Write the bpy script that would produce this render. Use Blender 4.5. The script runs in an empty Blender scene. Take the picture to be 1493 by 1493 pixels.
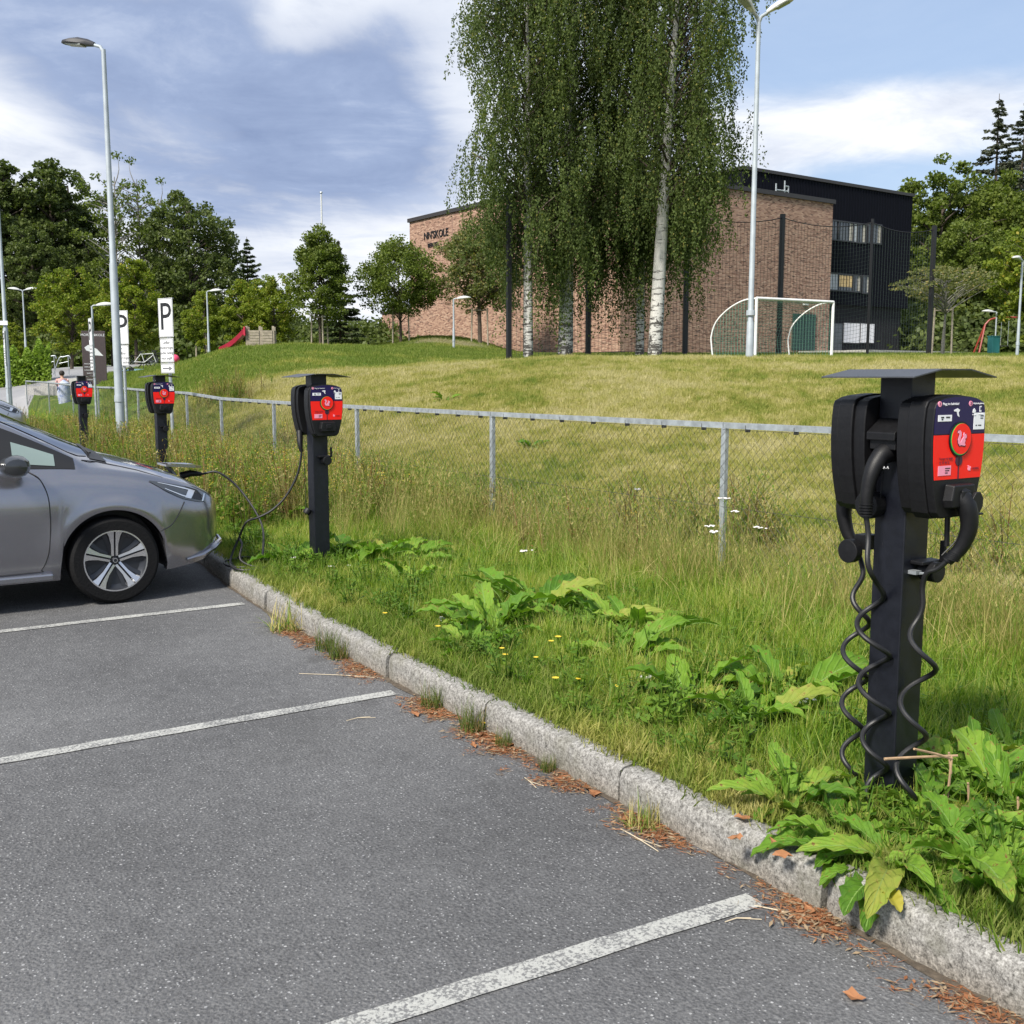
import bpy, math, random
import numpy as np
from mathutils import Vector, Matrix, Euler
random.seed(7)
RNG = np.random.default_rng(7)
S = bpy.context.scene
COL = S.collection

# ------------------------------------------------------------------ camera, sky, sun, exposure
PITCH, YAW, FPX, EYE = 0.1253016, 0.5671493, 1560.0, 1.55
cam = bpy.data.cameras.new('camera'); cam.sensor_width = 36; cam.lens = 36 * FPX / 1493
cam.clip_start = 0.05; cam.clip_end = 3000
camo = bpy.data.objects.new('camera', cam); COL.objects.link(camo)
camo.location = (0, 0, EYE); camo.rotation_euler = (math.pi / 2 - PITCH, 0, -YAW)
S.camera = camo
SUN_EL, SUN_DIR = math.radians(46), Vector((-0.80, -0.30, 0)).normalized()   # horizontal direction towards the sun
sd = bpy.data.lights.new('sun', 'SUN'); sd.energy = 3.35; sd.angle = math.radians(10); sd.color = (1, .945, .85)
so = bpy.data.objects.new('sun', sd); COL.objects.link(so)
dv = Vector((SUN_DIR.x * math.cos(SUN_EL), SUN_DIR.y * math.cos(SUN_EL), math.sin(SUN_EL)))
so.rotation_euler = dv.to_track_quat('Z', 'Y').to_euler(); so.location = (0, 0, 30)
S.view_settings.view_transform = 'Standard'; S.view_settings.look = 'None'
S.view_settings.exposure = 1.0; S.view_settings.gamma = 1
S.view_settings.use_curve_mapping = False

CY, SY = math.cos(YAW), math.sin(YAW)
def skydir(px, py):
    """unit direction for a place of the sky"""
    a = math.atan2(746.5 - py, FPX) - PITCH
    d = Vector(((px - 746.5) / (FPX / math.cos(PITCH)), 1, math.tan(a)))
    return Vector((d.x * CY + d.y * SY, -d.x * SY + d.y * CY, d.z)).normalized()

class NT:
    def __init__(s, tree): s.t = tree; s.n = tree.nodes; s.l = tree.links; s.n.clear()
    def add(s, typ, inp=None, **kw):
        n = s.n.new(typ)
        for k, v in kw.items(): setattr(n, k, v)
        for k, v in (inp or {}).items():
            if isinstance(v, bpy.types.NodeSocket): s.l.new(v, n.inputs[k])
            else: n.inputs[k].default_value = v
        return n
    def math(s, op, a, b=0.0, c=0.0, clamp=False):
        n = s.add('ShaderNodeMath', operation=op, use_clamp=clamp)
        for i, v in enumerate((a, b, c)):
            if isinstance(v, bpy.types.NodeSocket): s.l.new(v, n.inputs[i])
            else: n.inputs[i].default_value = v
        return n.outputs[0]
    def ramp(s, fac, stops, interp='LINEAR'):
        n = s.add('ShaderNodeValToRGB', {'Fac': fac}); e = n.color_ramp; e.interpolation = interp
        while len(e.elements) < len(stops): e.elements.new(0.5)
        for i, (p, c) in enumerate(stops):
            e.elements[i].position = p
            e.elements[i].color = (*c, 1) if isinstance(c, (tuple, list)) else (c, c, c, 1)
        return n.outputs['Color']
    def noise(s, vec, scale, detail=4, rough=.55, dist=0.0):
        i = {'Scale': scale, 'Detail': detail, 'Roughness': rough, 'Distortion': dist}
        if vec is not None: i['Vector'] = vec
        return s.add('ShaderNodeTexNoise', i).outputs['Fac']
    def mix(s, fac, a, b, mode='MIX'):
        n = s.add('ShaderNodeMix', data_type='RGBA', blend_type=mode)
        for k, v in ((0, fac), (6, a), (7, b)):
            if isinstance(v, bpy.types.NodeSocket): s.l.new(v, n.inputs[k])
            else: n.inputs[k].default_value = (v if k == 0 else ((*v, 1) if len(v) == 3 else v))
        return n.outputs[2]

W = bpy.data.worlds.new('World'); S.world = W; W.use_nodes = True
w = NT(W.node_tree)
sky = w.add('ShaderNodeTexSky', sky_type='NISHITA', sun_disc=False)
sky.sun_elevation = SUN_EL; sky.sun_rotation = math.atan2(SUN_DIR.x, SUN_DIR.y); sky.air_density = 1.0; sky.dust_density = 1.5; sky.ozone_density = 1.6
tc = w.add('ShaderNodeTexCoord').outputs['Generated']
sep = w.add('ShaderNodeSeparateXYZ', {0: tc})
zz = w.math('ADD', w.math('ABSOLUTE', sep.outputs[2]), 0.16)
cv = w.add('ShaderNodeCombineXYZ', {0: w.math('DIVIDE', sep.outputs[0], zz), 1: w.math('DIVIDE', sep.outputs[1], zz), 2: 0.0}).outputs[0]
n1 = w.noise(cv, 0.85, 10, .6, .9)
n2 = w.noise(w.add('ShaderNodeMapping', {0: cv, 1: (5.3, 2.2, 0)}).outputs[0], 1.9, 10, .62, .7)
n3 = w.noise(w.add('ShaderNodeMapping', {0: cv, 1: (1.3, 7.2, 3)}).outputs[0], 3.8, 10, .64, .5)
def blob(px, py, r, sx=1.0, rot=0.0):
    d = skydir(px, py)
    hx = Vector((d.y, -d.x, 0)).normalized(); up = hx.cross(d)
    a = hx * math.cos(rot) + up * math.sin(rot); b = up * math.cos(rot) - hx * math.sin(rot)
    dot = lambda v: w.add('ShaderNodeVectorMath', {0: tc, 1: v}, operation='DOT_PRODUCT').outputs['Value']
    A = w.math('MULTIPLY', dot(a), 1 / (r * sx)); B = w.math('MULTIPLY', dot(b), 1 / r)
    q = w.math('ADD', w.math('MULTIPLY', A, A), w.math('MULTIPLY', B, B))
    g = w.math('POWER', 2.718, w.math('MULTIPLY', q, -1.0))
    return w.math('MULTIPLY', g, w.math('GREATER_THAN', dot(d), 0.0))
def addw(terms, base=0.0):
    o = None
    for s_, k in terms:
        m_ = w.math('MULTIPLY', s_, k)
        o = m_ if o is None else w.math('ADD', o, m_)
    return w.math('ADD', o, base)
# dark blue-grey bellies of cloud, upper left
dark = addw([(blob(150, 90, .12, 2.2, -.12), .62), (blob(470, 150, .09, 2.0, .35), .60), (blob(560, 215, .05, 2.0), .28), (blob(330, 30, .05, 1.4), .1), (blob(420, 60, .04, 2.6, .75), -.35),
             (blob(20, 190, .045, 2.0, -.5), -.4), (blob(640, 150, .05, 1), -.25), (blob(300, 200, .03, 3, -.35), -.25), (n1, 1.2), (n2, .75), (n3, .35)], -1.23)
dark = w.math('SMOOTH_MIN', w.math('MAXIMUM', dark, 0.0), 1.0, .2)
# how much cloud covers the blue
cover = addw([(blob(300, 200, .42, 1.2), .9), (blob(1260, 175, .045, 4.0, .20), .85), (blob(1020, 200, .08, 1), .3), (blob(1240, 55, .075, 2.6, .16), -1.0), (blob(1480, 40, .05, 1.6), -.35), (blob(1250, 262, .028, 5, -.08), -.75), (n1, 1.0), (n3, .5)], -.5)
cover = w.add('ShaderNodeMapRange', {0: cover, 1: .05, 2: .75, 3: 0.12, 4: 1}, interpolation_type='SMOOTHSTEP').outputs[0]
ctex = w.math('ADD', w.math('ADD', w.math('MULTIPLY', n1, .30), w.math('MULTIPLY', n2, .42)), w.math('MULTIPLY', n3, .28))
white = w.ramp(ctex, [(.36, (.47, .52, .64)), (.48, (.66, .70, .78)), (.58, (.86, .87, .89))])
grey = w.ramp(ctex, [(.36, (.20, .265, .43)), (.5, (.29, .365, .54)), (.62, (.46, .53, .68))])
ccol = w.mix(w.add('ShaderNodeMapRange', {0: dark, 1: .16, 2: .52, 3: 0, 4: 1}, interpolation_type='SMOOTHSTEP').outputs[0], white, grey)
bg1 = w.add('ShaderNodeBackground', {'Color': w.mix(.45, sky.outputs[0], (3.6, 4.8, 7.0)), 'Strength': .073})
bg2 = w.add('ShaderNodeBackground', {'Color': ccol, 'Strength': .64})
ms = w.add('ShaderNodeMixShader', {0: cover, 1: bg1.outputs[0], 2: bg2.outputs[0]})
w.add('ShaderNodeOutputWorld', {0: ms.outputs[0]})

# ------------------------------------------------------------------ placing helpers
K572 = FPX / math.cos(PITCH)
def WU(px, v):
    u = (px - 746.5) / K572 * v
    return (u * CY + v * SY, -u * SY + v * CY)
def ZT(py, v): return EYE + v * math.tan(math.atan2(746.5 - py, FPX) - PITCH)
def ray(px, py):
    F = Vector((SY * math.cos(PITCH), CY * math.cos(PITCH), -math.sin(PITCH))); R = Vector((CY, -SY, 0)); U = R.cross(F)
    return F + R * ((px - 746.5) / FPX) - U * ((py - 746.5) / FPX)
def G(px, py, z=0.1):
    d = ray(px, py); t = (z - EYE) / d.z
    return (d.x * t, d.y * t)
def sstep(t): t = np.clip(t, 0, 1); return t * t * (3 - 2 * t)

# ------------------------------------------------------------------ terrain
def kerb_x(y): return np.interp(y, [-20, 6.3, 7.5, 8.7, 13.3, 18.6, 23, 30, 45], [2.35, 2.35, 2.42, 2.54, 2.75, 2.92, 3.0, 3.0, 3.0])
FENCE = [(5.98, -0.2), (5.78, 2.8), (5.55, 5.8), (5.37, 8.78), (5.3, 11.75), (5.35, 14.7), (5.5, 17.6), (5.75, 20.5)]
FENCE += [WU(200, 24.5), WU(170, 27.2), WU(142, 30), WU(105, 34.5), WU(70, 39.5), WU(37.5, 45)]
TV = np.array([15, 20, 25, 32, 42, 55, 65, 80, 110, 160, 420.])
TT = {-1500: [0, 0, 0, 0, .1, .6, 1.1, 2, 2.5, 3, 6], -400: [0, 0, 0, 0, .2, .8, 1.4, 2, 2.5, 3, 6], 0: [0, 0, .0, .1, .35, 1.0, 1.4, 1.8, 2.2, 3, 6], 37: [.05, .05, .1, .2, .6, 1.2, 1.7, 2.0, 2.4, 3, 6],
      70: [.05, .05, .1, .2, .75, 1.4, 1.9, 2.2, 2.4, 3, 6], 100: [.05, .05, .12, .2, .9, 1.5, 2.0, 2.3, 2.5, 3, 6], 142: [.05, .08, .14, .3, 1.15, 1.6, 2.1, 2.4, 2.6, 3, 6],
      200: [.05, .1, .25, 1.1, 1.6, 1.95, 2.3, 2.5, 2.7, 3, 6], 250: [.05, .15, .65, 1.25, 1.95, 2.05, 2.35, 2.6, 2.8, 3, 6], 300: [.05, .6, 1.15, 1.5, 2.4, 2.3, 2.5, 2.7, 3, 3, 6],
      350: [.05, .8, 1.36, 1.6, 2.78, 2.5, 2.6, 2.8, 3, 3, 6], 430: [.1, 1.0, 1.6, 1.7, 2.84, 2.75, 2.8, 3.1, 3.2, 4, 6], 520: [.4, 1.2, 1.8, 1.78, 2.84, 2.85, 3.3, 3.2, 3.2, 4, 6],
      580: [.6, 1.3, 1.88, 1.84, 2.65, 2.95, 3.7, 3.3, 3.3, 4, 6], 630: [.8, 1.4, 1.93, 1.88, 2.3, 3.1, 4.15, 3.4, 3.3, 4, 6], 700: [1, 1.5, 1.97, 1.93, 2.2, 2.8, 3.8, 3.3, 3.3, 4, 6],
      745: [1, 1.55, 2.0, 2.0, 2.3, 2.7, 3.0, 3.2, 3.3, 5, 7], 800: [1.1, 1.6, 2.05, 2.12, 2.38, 2.68, 2.85, 3.2, 3.4, 6, 8], 1250: [1.3, 1.8, 2.05, 2.12, 2.38, 2.68, 2.9, 3.2, 4, 10, 12],
      1493: [1.3, 1.8, 2.03, 2.12, 2.36, 2.68, 2.9, 3.2, 5, 16, 18], 3400: [1.3, 1.8, 2.0, 2.1, 2.35, 2.6, 3, 4, 7, 18, 20]}
for _k in TT:
    if _k >= 520:
        for _j, _d in ((2, .10), (3, .10), (4, .07)): TT[_k][_j] -= _d
_sx = np.array(sorted(TT)); _tab = np.array([TT[k] for k in _sx], float)
_fx = np.arange(-1500, 3401, 10.); _fv = np.arange(15, 421, 1.)
_m = np.array([np.interp(_fv, TV, r) for r in _tab])
_m = np.array([np.interp(_fx, _sx, _m[:, j]) for j in range(len(_fv))])          # [v, x]
def _blur(a, k, ax):
    ker = np.hanning(k + 2)[1:-1]; ker /= ker.sum()
    return np.apply_along_axis(lambda r: np.convolve(np.pad(r, k // 2, 'edge'), ker, 'valid'), ax, a)
_m = _blur(_blur(_m, 7, 0), 7, 1)
_fp = np.array(FENCE)
_fvv = _fp[:, 0] * SY + _fp[:, 1] * CY; _fuu = _fp[:, 0] * CY - _fp[:, 1] * SY
_fs = 746.5 + K572 * _fuu / np.maximum(_fvv, .5)
_o = np.argsort(_fs); _fs, _fvs = _fs[_o], _fvv[_o]
def GZ(x, y, detail=True):
    x = np.asarray(x, float); y = np.asarray(y, float)
    v = np.maximum(x * SY + y * CY, .05); u = x * CY - y * SY
    sx = np.clip(746.5 + K572 * u / v, -1499, 3399)
    vf = np.interp(sx, _fs, _fvs)
    k = kerb_x(y)
    verge = .125 - .115 * sstep((x - k - .3) / 2.2)
    fx = (sx + 1500) / 10; i = np.clip(fx.astype(int), 0, len(_fx) - 2); a = fx - i
    vq = np.clip(v, 15, 419); fv = vq - 15; j = np.clip(fv.astype(int), 0, len(_fv) - 2); b = fv - j
    tab = (_m[j, i] * (1 - a) + _m[j, i + 1] * a) * (1 - b) + (_m[j + 1, i] * (1 - a) + _m[j + 1, i + 1] * a) * b
    far = tab
    # slope from the fence up to the crest
    wr = sstep((sx - 250) / 80)
    j2 = 10
    top = _m[j2, i] * (1 - a) + _m[j2, i + 1] * a
    t = np.clip((v - vf) / np.maximum(25 - vf, .5), 0, 1)
    prof = .02 + (top - .02) * np.clip(.35 * t + .65 * sstep(t), 0, 1)
    hill = np.where(v < 25, prof, tab)
    far = hill * wr + far * (1 - wr)
    bl = sstep((v - vf + .3) / .8)
    z = verge * (1 - bl) + far * bl
    z = np.where((x > k - .3) | (v > 47), z, np.where(v < 40, -.06, -.06 + (z + .06) * np.clip((v - 40) / 7, 0, 1)))
    z = np.where(x < k + .1, np.where(v < 40, -.06, z), z)
    if detail:
        z = z + np.where((v > vf + .5), .035 * np.sin(x * 1.7 + y * .6) * np.sin(y * 1.3 - x * .5) * np.clip((v - vf) / 4, 0, 1), .0)
    return z
def gz(x, y): return float(GZ(np.array([x]), np.array([y]))[0])
def at(px, v, dz=0.0):
    x, y = WU(px, v); return Vector((x, y, gz(x, y) + dz))

# ------------------------------------------------------------------ materials
MATS = {}
def mat(name, col, rough=.6, metal=0.0, var=.0, vscale=8.0, bump=0.0, bscale=40., coat=0.0, emis=None, spec=.5, trans=0.0, col2=None, world=False):
    if name in MATS: return MATS[name]
    m = bpy.data.materials.new(name); m.use_nodes = True; t = NT(m.node_tree)
    P = t.add('ShaderNodeBsdfPrincipled', {'Roughness': rough, 'Metallic': metal, 'Coat Weight': coat, 'Specular IOR Level': spec})
    vec = t.add('ShaderNodeNewGeometry').outputs['Position'] if world else t.add('ShaderNodeTexCoord').outputs['Object']
    if var > 0:
        f = t.noise(vec, vscale, 6, .6)
        c2 = col2 or tuple(c * (1 - var) for c in col)
        c1 = tuple(min(1, c * (1 + var)) for c in col) if not col2 else col
        t.l.new(t.ramp(f, [(.32, c2), (.68, c1)]), P.inputs['Base Color'])
        t.l.new(t.math('MULTIPLY_ADD', f, .25, rough - .12), P.inputs['Roughness'])
    else: P.inputs['Base Color'].default_value = (*col, 1)
    if bump > 0:
        b = t.add('ShaderNodeBump', {'Strength': bump, 'Distance': .02, 'Height': t.noise(vec, bscale, 5, .6)})
        t.l.new(b.outputs[0], P.inputs['Normal'])
    if emis: P.inputs['Emission Color'].default_value = (*emis[0], 1); P.inputs['Emission Strength'].default_value = emis[1]
    out = P.outputs[0]
    t.add('ShaderNodeOutputMaterial', {0: out}); MATS[name] = m; return m

def leaf_mat(name, c_dark, c_light, c_alt=None, altf=.1, trans=.35, rough=.55, wscale=.5):
    """foliage: hue differs from leaf to leaf and slowly from clump to clump, thin leaves pass light"""
    m = bpy.data.materials.new(name); m.use_nodes = True; t = NT(m.node_tree)
    g = t.add('ShaderNodeNewGeometry'); rnd = g.outputs['Random Per Island']
    n = t.noise(g.outputs['Position'], wscale, 4, .6)
    f = t.math('ADD', t.math('MULTIPLY', rnd, .5), t.math('MULTIPLY', n, .9))
    c = t.ramp(f, [(.3, c_dark), (.95, c_light)])
    if c_alt: c = t.mix(t.math('GREATER_THAN', t.math('FRACT', t.math('MULTIPLY', rnd, 7.31)), 1 - altf), c, c_alt)
    d = t.add('ShaderNodeBsdfPrincipled', {'Base Color': c, 'Roughness': rough, 'Specular IOR Level': .18})
    tr = t.add('ShaderNodeBsdfTranslucent', {'Color': t.mix(1.0, c, (1.3, 1.5, .55), 'MULTIPLY')})
    ms_ = t.add('ShaderNodeMixShader', {0: trans, 1: d.outputs[0], 2: tr.outputs[0]})
    t.add('ShaderNodeOutputMaterial', {0: ms_.outputs[0]}); return m

def lawn_colour(t, pos):
    a = t.noise(pos, .33, 5, .6); b = t.noise(pos, 2.2, 5, .7); c = t.noise(pos, 9, 4, .7)
    f = t.math('ADD', t.math('ADD', t.math('MULTIPLY', a, .55), t.math('MULTIPLY_ADD', b, .50, -.075)), t.math('MULTIPLY', c, .25))
    f = t.math('MULTIPLY_ADD', t.math('SUBTRACT', f, .575), 2.3, .645)
    s = t.add('ShaderNodeSeparateXYZ', {0: pos})
    # far bank lies greener than the dry near hill
    v = t.math('ADD', t.math('MULTIPLY', s.outputs[0], SY), t.math('MULTIPLY', s.outputs[1], CY))
    gfar = t.add('ShaderNodeMapRange', {0: v, 1: 25, 2: 30, 3: 0.0, 4: -.40}).outputs[0]
    xf = t.add('ShaderNodeMapRange', {0: s.outputs[0], 1: 5.6, 2: 7.6, 3: -.30, 4: 0}).outputs[0]
    uu = t.math('SUBTRACT', t.math('MULTIPLY', s.outputs[0], CY), t.math('MULTIPLY', s.outputs[1], SY))
    patch = t.add('ShaderNodeMapRange', {0: t.math('ADD', t.math('ABSOLUTE', t.math('SUBTRACT', uu, .5)), t.math('MULTIPLY', t.math('ABSOLUTE', t.math('SUBTRACT', v, 20.5)), 1.1)), 1: .5, 2: 3.5, 3: -.14, 4: 0}).outputs[0]
    f = t.math('ADD', f, t.math('ADD', t.math('ADD', gfar, xf), patch))
    bx, by = WU(655, 59.5)
    bare = t.add('ShaderNodeVectorMath', {0: t.add('ShaderNodeVectorMath', {0: pos, 1: (bx, by, 3.2)}, operation='SUBTRACT').outputs[0]}, operation='LENGTH').outputs['Value']
    bare = t.add('ShaderNodeMapRange', {0: t.math('ADD', bare, t.math('MULTIPLY', b, 2.5)), 1: 2.6, 2: 3.8, 3: .85, 4: 0}).outputs[0]
    return t.mix(bare, t.ramp(f, [(.26, (.085, .155, .014)), (.40, (.165, .22, .030)), (.51, (.29, .285, .066)), (.63, (.43, .38, .15)), (.80, (.52, .45, .27))]), (.36, .31, .23))

def mk(name):
    m = bpy.data.materials.new(name); m.use_nodes = True; return m, NT(m.node_tree)

m_ground, t = mk('lawn_ground'); pos = t.add('ShaderNodeNewGeometry').outputs['Position']
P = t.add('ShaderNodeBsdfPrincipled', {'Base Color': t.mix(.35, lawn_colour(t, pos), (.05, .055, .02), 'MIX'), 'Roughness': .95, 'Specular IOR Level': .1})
b = t.add('ShaderNodeBump', {'Strength': .8, 'Distance': .05, 'Height': t.noise(pos, 14, 8, .7)}); t.l.new(b.outputs[0], P.inputs['Normal'])
t.add('ShaderNodeOutputMaterial', {0: P.outputs[0]})

m_lawn, t = mk('lawn_grass'); g = t.add('ShaderNodeNewGeometry'); pos = g.outputs['Position']
c = lawn_colour(t, pos); rnd = g.outputs['Random Per Island']
c = t.mix(t.math('MULTIPLY', rnd, .35), c, (.50, .44, .18)); oi = t.add('ShaderNodeObjectInfo').outputs['Random']
c = t.mix(t.math('MULTIPLY', oi, .22), c, (.07, .13, .012))
d = t.add('ShaderNodeBsdfPrincipled', {'Base Color': c, 'Roughness': .7, 'Specular IOR Level': .15})
tr = t.add('ShaderNodeBsdfTranslucent', {'Color': t.mix(1.0, c, (1.2, 1.4, .5), 'MULTIPLY')})
t.add('ShaderNodeOutputMaterial', {0: t.add('ShaderNodeMixShader', {0: .35, 1: d.outputs[0], 2: tr.outputs[0]}).outputs[0]})

m_verge, t = mk('verge_grass'); g = t.add('ShaderNodeNewGeometry'); pos = g.outputs['Position']
f = t.math('ADD', t.math('ADD', t.math('MULTIPLY', g.outputs['Random Per Island'], .5), t.math('MULTIPLY_ADD', t.noise(pos, 1.6, 5, .65), 1.1, -.16)), t.math('MULTIPLY_ADD', t.add('ShaderNodeObjectInfo').outputs['Random'], .3, -.15))
c = t.ramp(f, [(.22, (.055, .13, .010)), (.45, (.14, .245, .020)), (.70, (.245, .32, .035)), (.92, (.42, .39, .12))])
d = t.add('ShaderNodeBsdfPrincipled', {'Base Color': c, 'Roughness': .5, 'Specular IOR Level': .35})
tr = t.add('ShaderNodeBsdfTranslucent', {'Color': t.mix(1.0, c, (1.2, 1.5, .4), 'MULTIPLY')})
t.add('ShaderNodeOutputMaterial', {0: t.add('ShaderNodeMixShader', {0: .4, 1: d.outputs[0], 2: tr.outputs[0]}).outputs[0]})
m_dry = leaf_mat('dry_grass', (.22, .19, .055), (.50, .42, .18), (.14, .22, .03), .4, .3, .6, 1.2)
m_dock, t = mk('dock_leaf'); g = t.add('ShaderNodeNewGeometry'); uv = t.add('ShaderNodeUVMap').outputs[0]; su = t.add('ShaderNodeSeparateXYZ', {0: uv})
uu_ = t.math('ABSOLUTE', t.math('SUBTRACT', su.outputs[0], .5)); rn = t.add('ShaderNodeObjectInfo').outputs['Random']
vein = t.math('SINE', t.math('MULTIPLY', t.math('SUBTRACT', su.outputs[1], t.math('MULTIPLY', uu_, .55)), 48.0)); vn = t.math('POWER', t.math('MULTIPLY_ADD', vein, .5, .5), 6.0)
mot = t.noise(t.add('ShaderNodeTexCoord').outputs['Object'], 28, 5, .65)
c = t.ramp(t.math('ADD', t.math('MULTIPLY', rn, .55), t.math('MULTIPLY', mot, .7)), [(.25, (.050, .130, .012)), (.55, (.115, .235, .020)), (.85, (.19, .31, .035)), (1.0, (.30, .33, .06))])
c = t.mix(t.math('MULTIPLY', vn, .12), c, (.20, .32, .09)); c = t.mix(t.math('LESS_THAN', uu_, .022), c, (.20, .32, .08))
c = t.mix(t.math('GREATER_THAN', t.noise(t.add('ShaderNodeTexCoord').outputs['Object'], 55, 3, .6), .66), c, (.17, .11, .03))
edg = t.math('GREATER_THAN', t.math('ADD', t.math('MULTIPLY', uu_, 1.0), t.math('MULTIPLY', t.math('SUBTRACT', mot, .5), .5)), .50); c = t.mix(t.math('MULTIPLY', edg, .8), c, (.22, .19, .05))
old = t.math('GREATER_THAN', rn, .955); c = t.mix(t.math('MULTIPLY', old, .4), c, (.30, .27, .06))
d = t.add('ShaderNodeBsdfPrincipled', {'Base Color': c, 'Roughness': .6, 'Specular IOR Level': .22})
b = t.add('ShaderNodeBump', {'Strength': .7, 'Distance': .004, 'Height': t.math('SUBTRACT', t.math('MULTIPLY', mot, 1.6), t.math('MULTIPLY', vn, .8))}); t.l.new(b.outputs[0], d.inputs['Normal'])
tr = t.add('ShaderNodeBsdfTranslucent', {'Color': t.mix(1.0, c, (1.2, 1.4, .5), 'MULTIPLY')})
t.add('ShaderNodeOutputMaterial', {0: t.add('ShaderNodeMixShader', {0: .32, 1: d.outputs[0], 2: tr.outputs[0]}).outputs[0]})
m_dock_y = leaf_mat('yellow_leaf', (.28, .26, .03), (.38, .33, .06), None, 0, .3, .5, 3)
m_brownleaf = leaf_mat('brown_leaf', (.16, .06, .02), (.42, .20, .10), (.45, .33, .2), .2, .15, .7, 6)
m_needles = leaf_mat('needles', (.15, .055, .025), (.34, .15, .07), (.30, .22, .14), .35, .1, .8, 6)
m_soil = mat('soil', (.09, .07, .05), .95, var=.4, vscale=30, bump=.6, bscale=90)

m_asph, t = mk('asphalt'); pos = t.add('ShaderNodeNewGeometry').outputs['Position']
big = t.noise(pos, .55, 5, .6); fine = t.noise(pos, 85, 4, .75); mid = t.noise(pos, 16, 4, .6)
vo = t.add('ShaderNodeTexVoronoi', {'Vector': pos, 'Scale': 95.0}); vd = vo.outputs['Distance']; vc = t.add('ShaderNodeSeparateColor', {0: vo.outputs['Color']}).outputs[0]
spk = t.math('MULTIPLY', t.math('LESS_THAN', vd, .26), t.math('GREATER_THAN', vc, .80))
vo2 = t.add('ShaderNodeTexVoronoi', {'Vector': pos, 'Scale': 42.0}); spk2 = t.math('MULTIPLY', t.math('LESS_THAN', vo2.outputs['Distance'], .17), t.math('GREATER_THAN', t.add('ShaderNodeSeparateColor', {0: vo2.outputs['Color']}).outputs[1], .86))
base = t.ramp(t.math('ADD', t.math('ADD', t.math('MULTIPLY', big, .3), t.math('MULTIPLY', fine, .55)), t.math('MULTIPLY', mid, .15)), [(.37, (.048, .048, .050)), (.5, (.110, .110, .112)), (.63, (.190, .190, .190))])
c = t.mix(t.math('MULTIPLY', t.math('MAXIMUM', spk, spk2), .75), base, (.40, .40, .40))
st1 = t.add('ShaderNodeMapRange', {0: t.noise(pos, .75, 6, .62, .6), 1: .54, 2: .70, 3: 0, 4: .30}).outputs[0]; st2 = t.add('ShaderNodeMapRange', {0: t.noise(t.add('ShaderNodeMapping', {0: pos, 1: (7, 3, 1)}).outputs[0], 2.3, 4, .6), 1: .66, 2: .72, 3: 0, 4: .35}).outputs[0]
c = t.mix(st1, c, (.055, .054, .052)); c = t.mix(st2, c, (.045, .043, .042))
P = t.add('ShaderNodeBsdfPrincipled', {'Base Color': c, 'Roughness': .85, 'Specular IOR Level': .3})
b = t.add('ShaderNodeBump', {'Strength': .9, 'Distance': .006, 'Height': t.math('SUBTRACT', t.math('MULTIPLY', fine, 1.0), t.math('MULTIPLY', vd, .7))}); t.l.new(b.outputs[0], P.inputs['Normal'])
t.add('ShaderNodeOutputMaterial', {0: P.outputs[0]})

m_road, t = mk('far_asphalt'); pos = t.add('ShaderNodeNewGeometry').outputs['Position']
P = t.add('ShaderNodeBsdfPrincipled', {'Base Color': t.ramp(t.noise(pos, .8, 7, .65), [(.3, (.19, .19, .20)), (.7, (.27, .27, .275))]), 'Roughness': .85})
t.add('ShaderNodeOutputMaterial', {0: P.outputs[0]})

m_line, t = mk('line_paint'); pos = t.add('ShaderNodeNewGeometry').outputs['Position']
f1 = t.noise(pos, 90, 5, .8); f2 = t.noise(pos, 7, 4, .6); vo = t.add('ShaderNodeTexVoronoi', {'Vector': pos, 'Scale': 95.0}).outputs['Distance']
wear = t.math('ADD', t.math('ADD', f1, t.math('MULTIPLY', f2, .5)), t.math('MULTIPLY', vo, -.30))
k = t.add('ShaderNodeMapRange', {0: wear, 1: .52, 2: .62, 3: 0, 4: 1}).outputs[0]
c = t.mix(k, (.16, .16, .158), t.ramp(f1, [(.3, (.31, .31, .29)), (.7, (.46, .46, .43))]))
P = t.add('ShaderNodeBsdfPrincipled', {'Base Color': c, 'Roughness': .8})
b = t.add('ShaderNodeBump', {'Strength': .8, 'Distance': .005, 'Height': f1}); t.l.new(b.outputs[0], P.inputs['Normal'])
t.add('ShaderNodeOutputMaterial', {0: P.outputs[0]})

m_granite, t = mk('granite'); pos = t.add('ShaderNodeNewGeometry').outputs['Position']
f1 = t.noise(pos, 60, 6, .75); f2 = t.noise(pos, 160, 3, .7); f3 = t.noise(pos, 5, 5, .65)
c = t.ramp(t.math('ADD', t.math('MULTIPLY', f1, .6), t.math('MULTIPLY', f2, .4)), [(.38, (.06, .057, .052)), (.47, (.185, .178, .165)), (.56, (.31, .30, .28)), (.66, (.47, .46, .44))])
s = t.add('ShaderNodeSeparateXYZ', {0: pos})
low = t.add('ShaderNodeMapRange', {0: t.math('ADD', s.outputs[2], t.math('MULTIPLY', f3, .08)), 1: .03, 2: .11, 3: .75, 4: 0}).outputs[0]
c = t.mix(t.math('MULTIPLY', low, .75), c, t.mix(1.0, c, (.72, .58, .42), 'MULTIPLY'))
c = t.mix(t.add('ShaderNodeMapRange', {0: f3, 1: .5, 2: .7, 3: 0, 4: .6}).outputs[0], c, (.12, .115, .08))
P = t.add('ShaderNodeBsdfPrincipled', {'Base Color': c, 'Roughness': .8, 'Specular IOR Level': .3})
b = t.add('ShaderNodeBump', {'Strength': .7, 'Distance': .010, 'Height': t.noise(pos, 38, 6, .62)}); t.l.new(b.outputs[0], P.inputs['Normal'])
t.add('ShaderNodeOutputMaterial', {0: P.outputs[0]})

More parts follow.
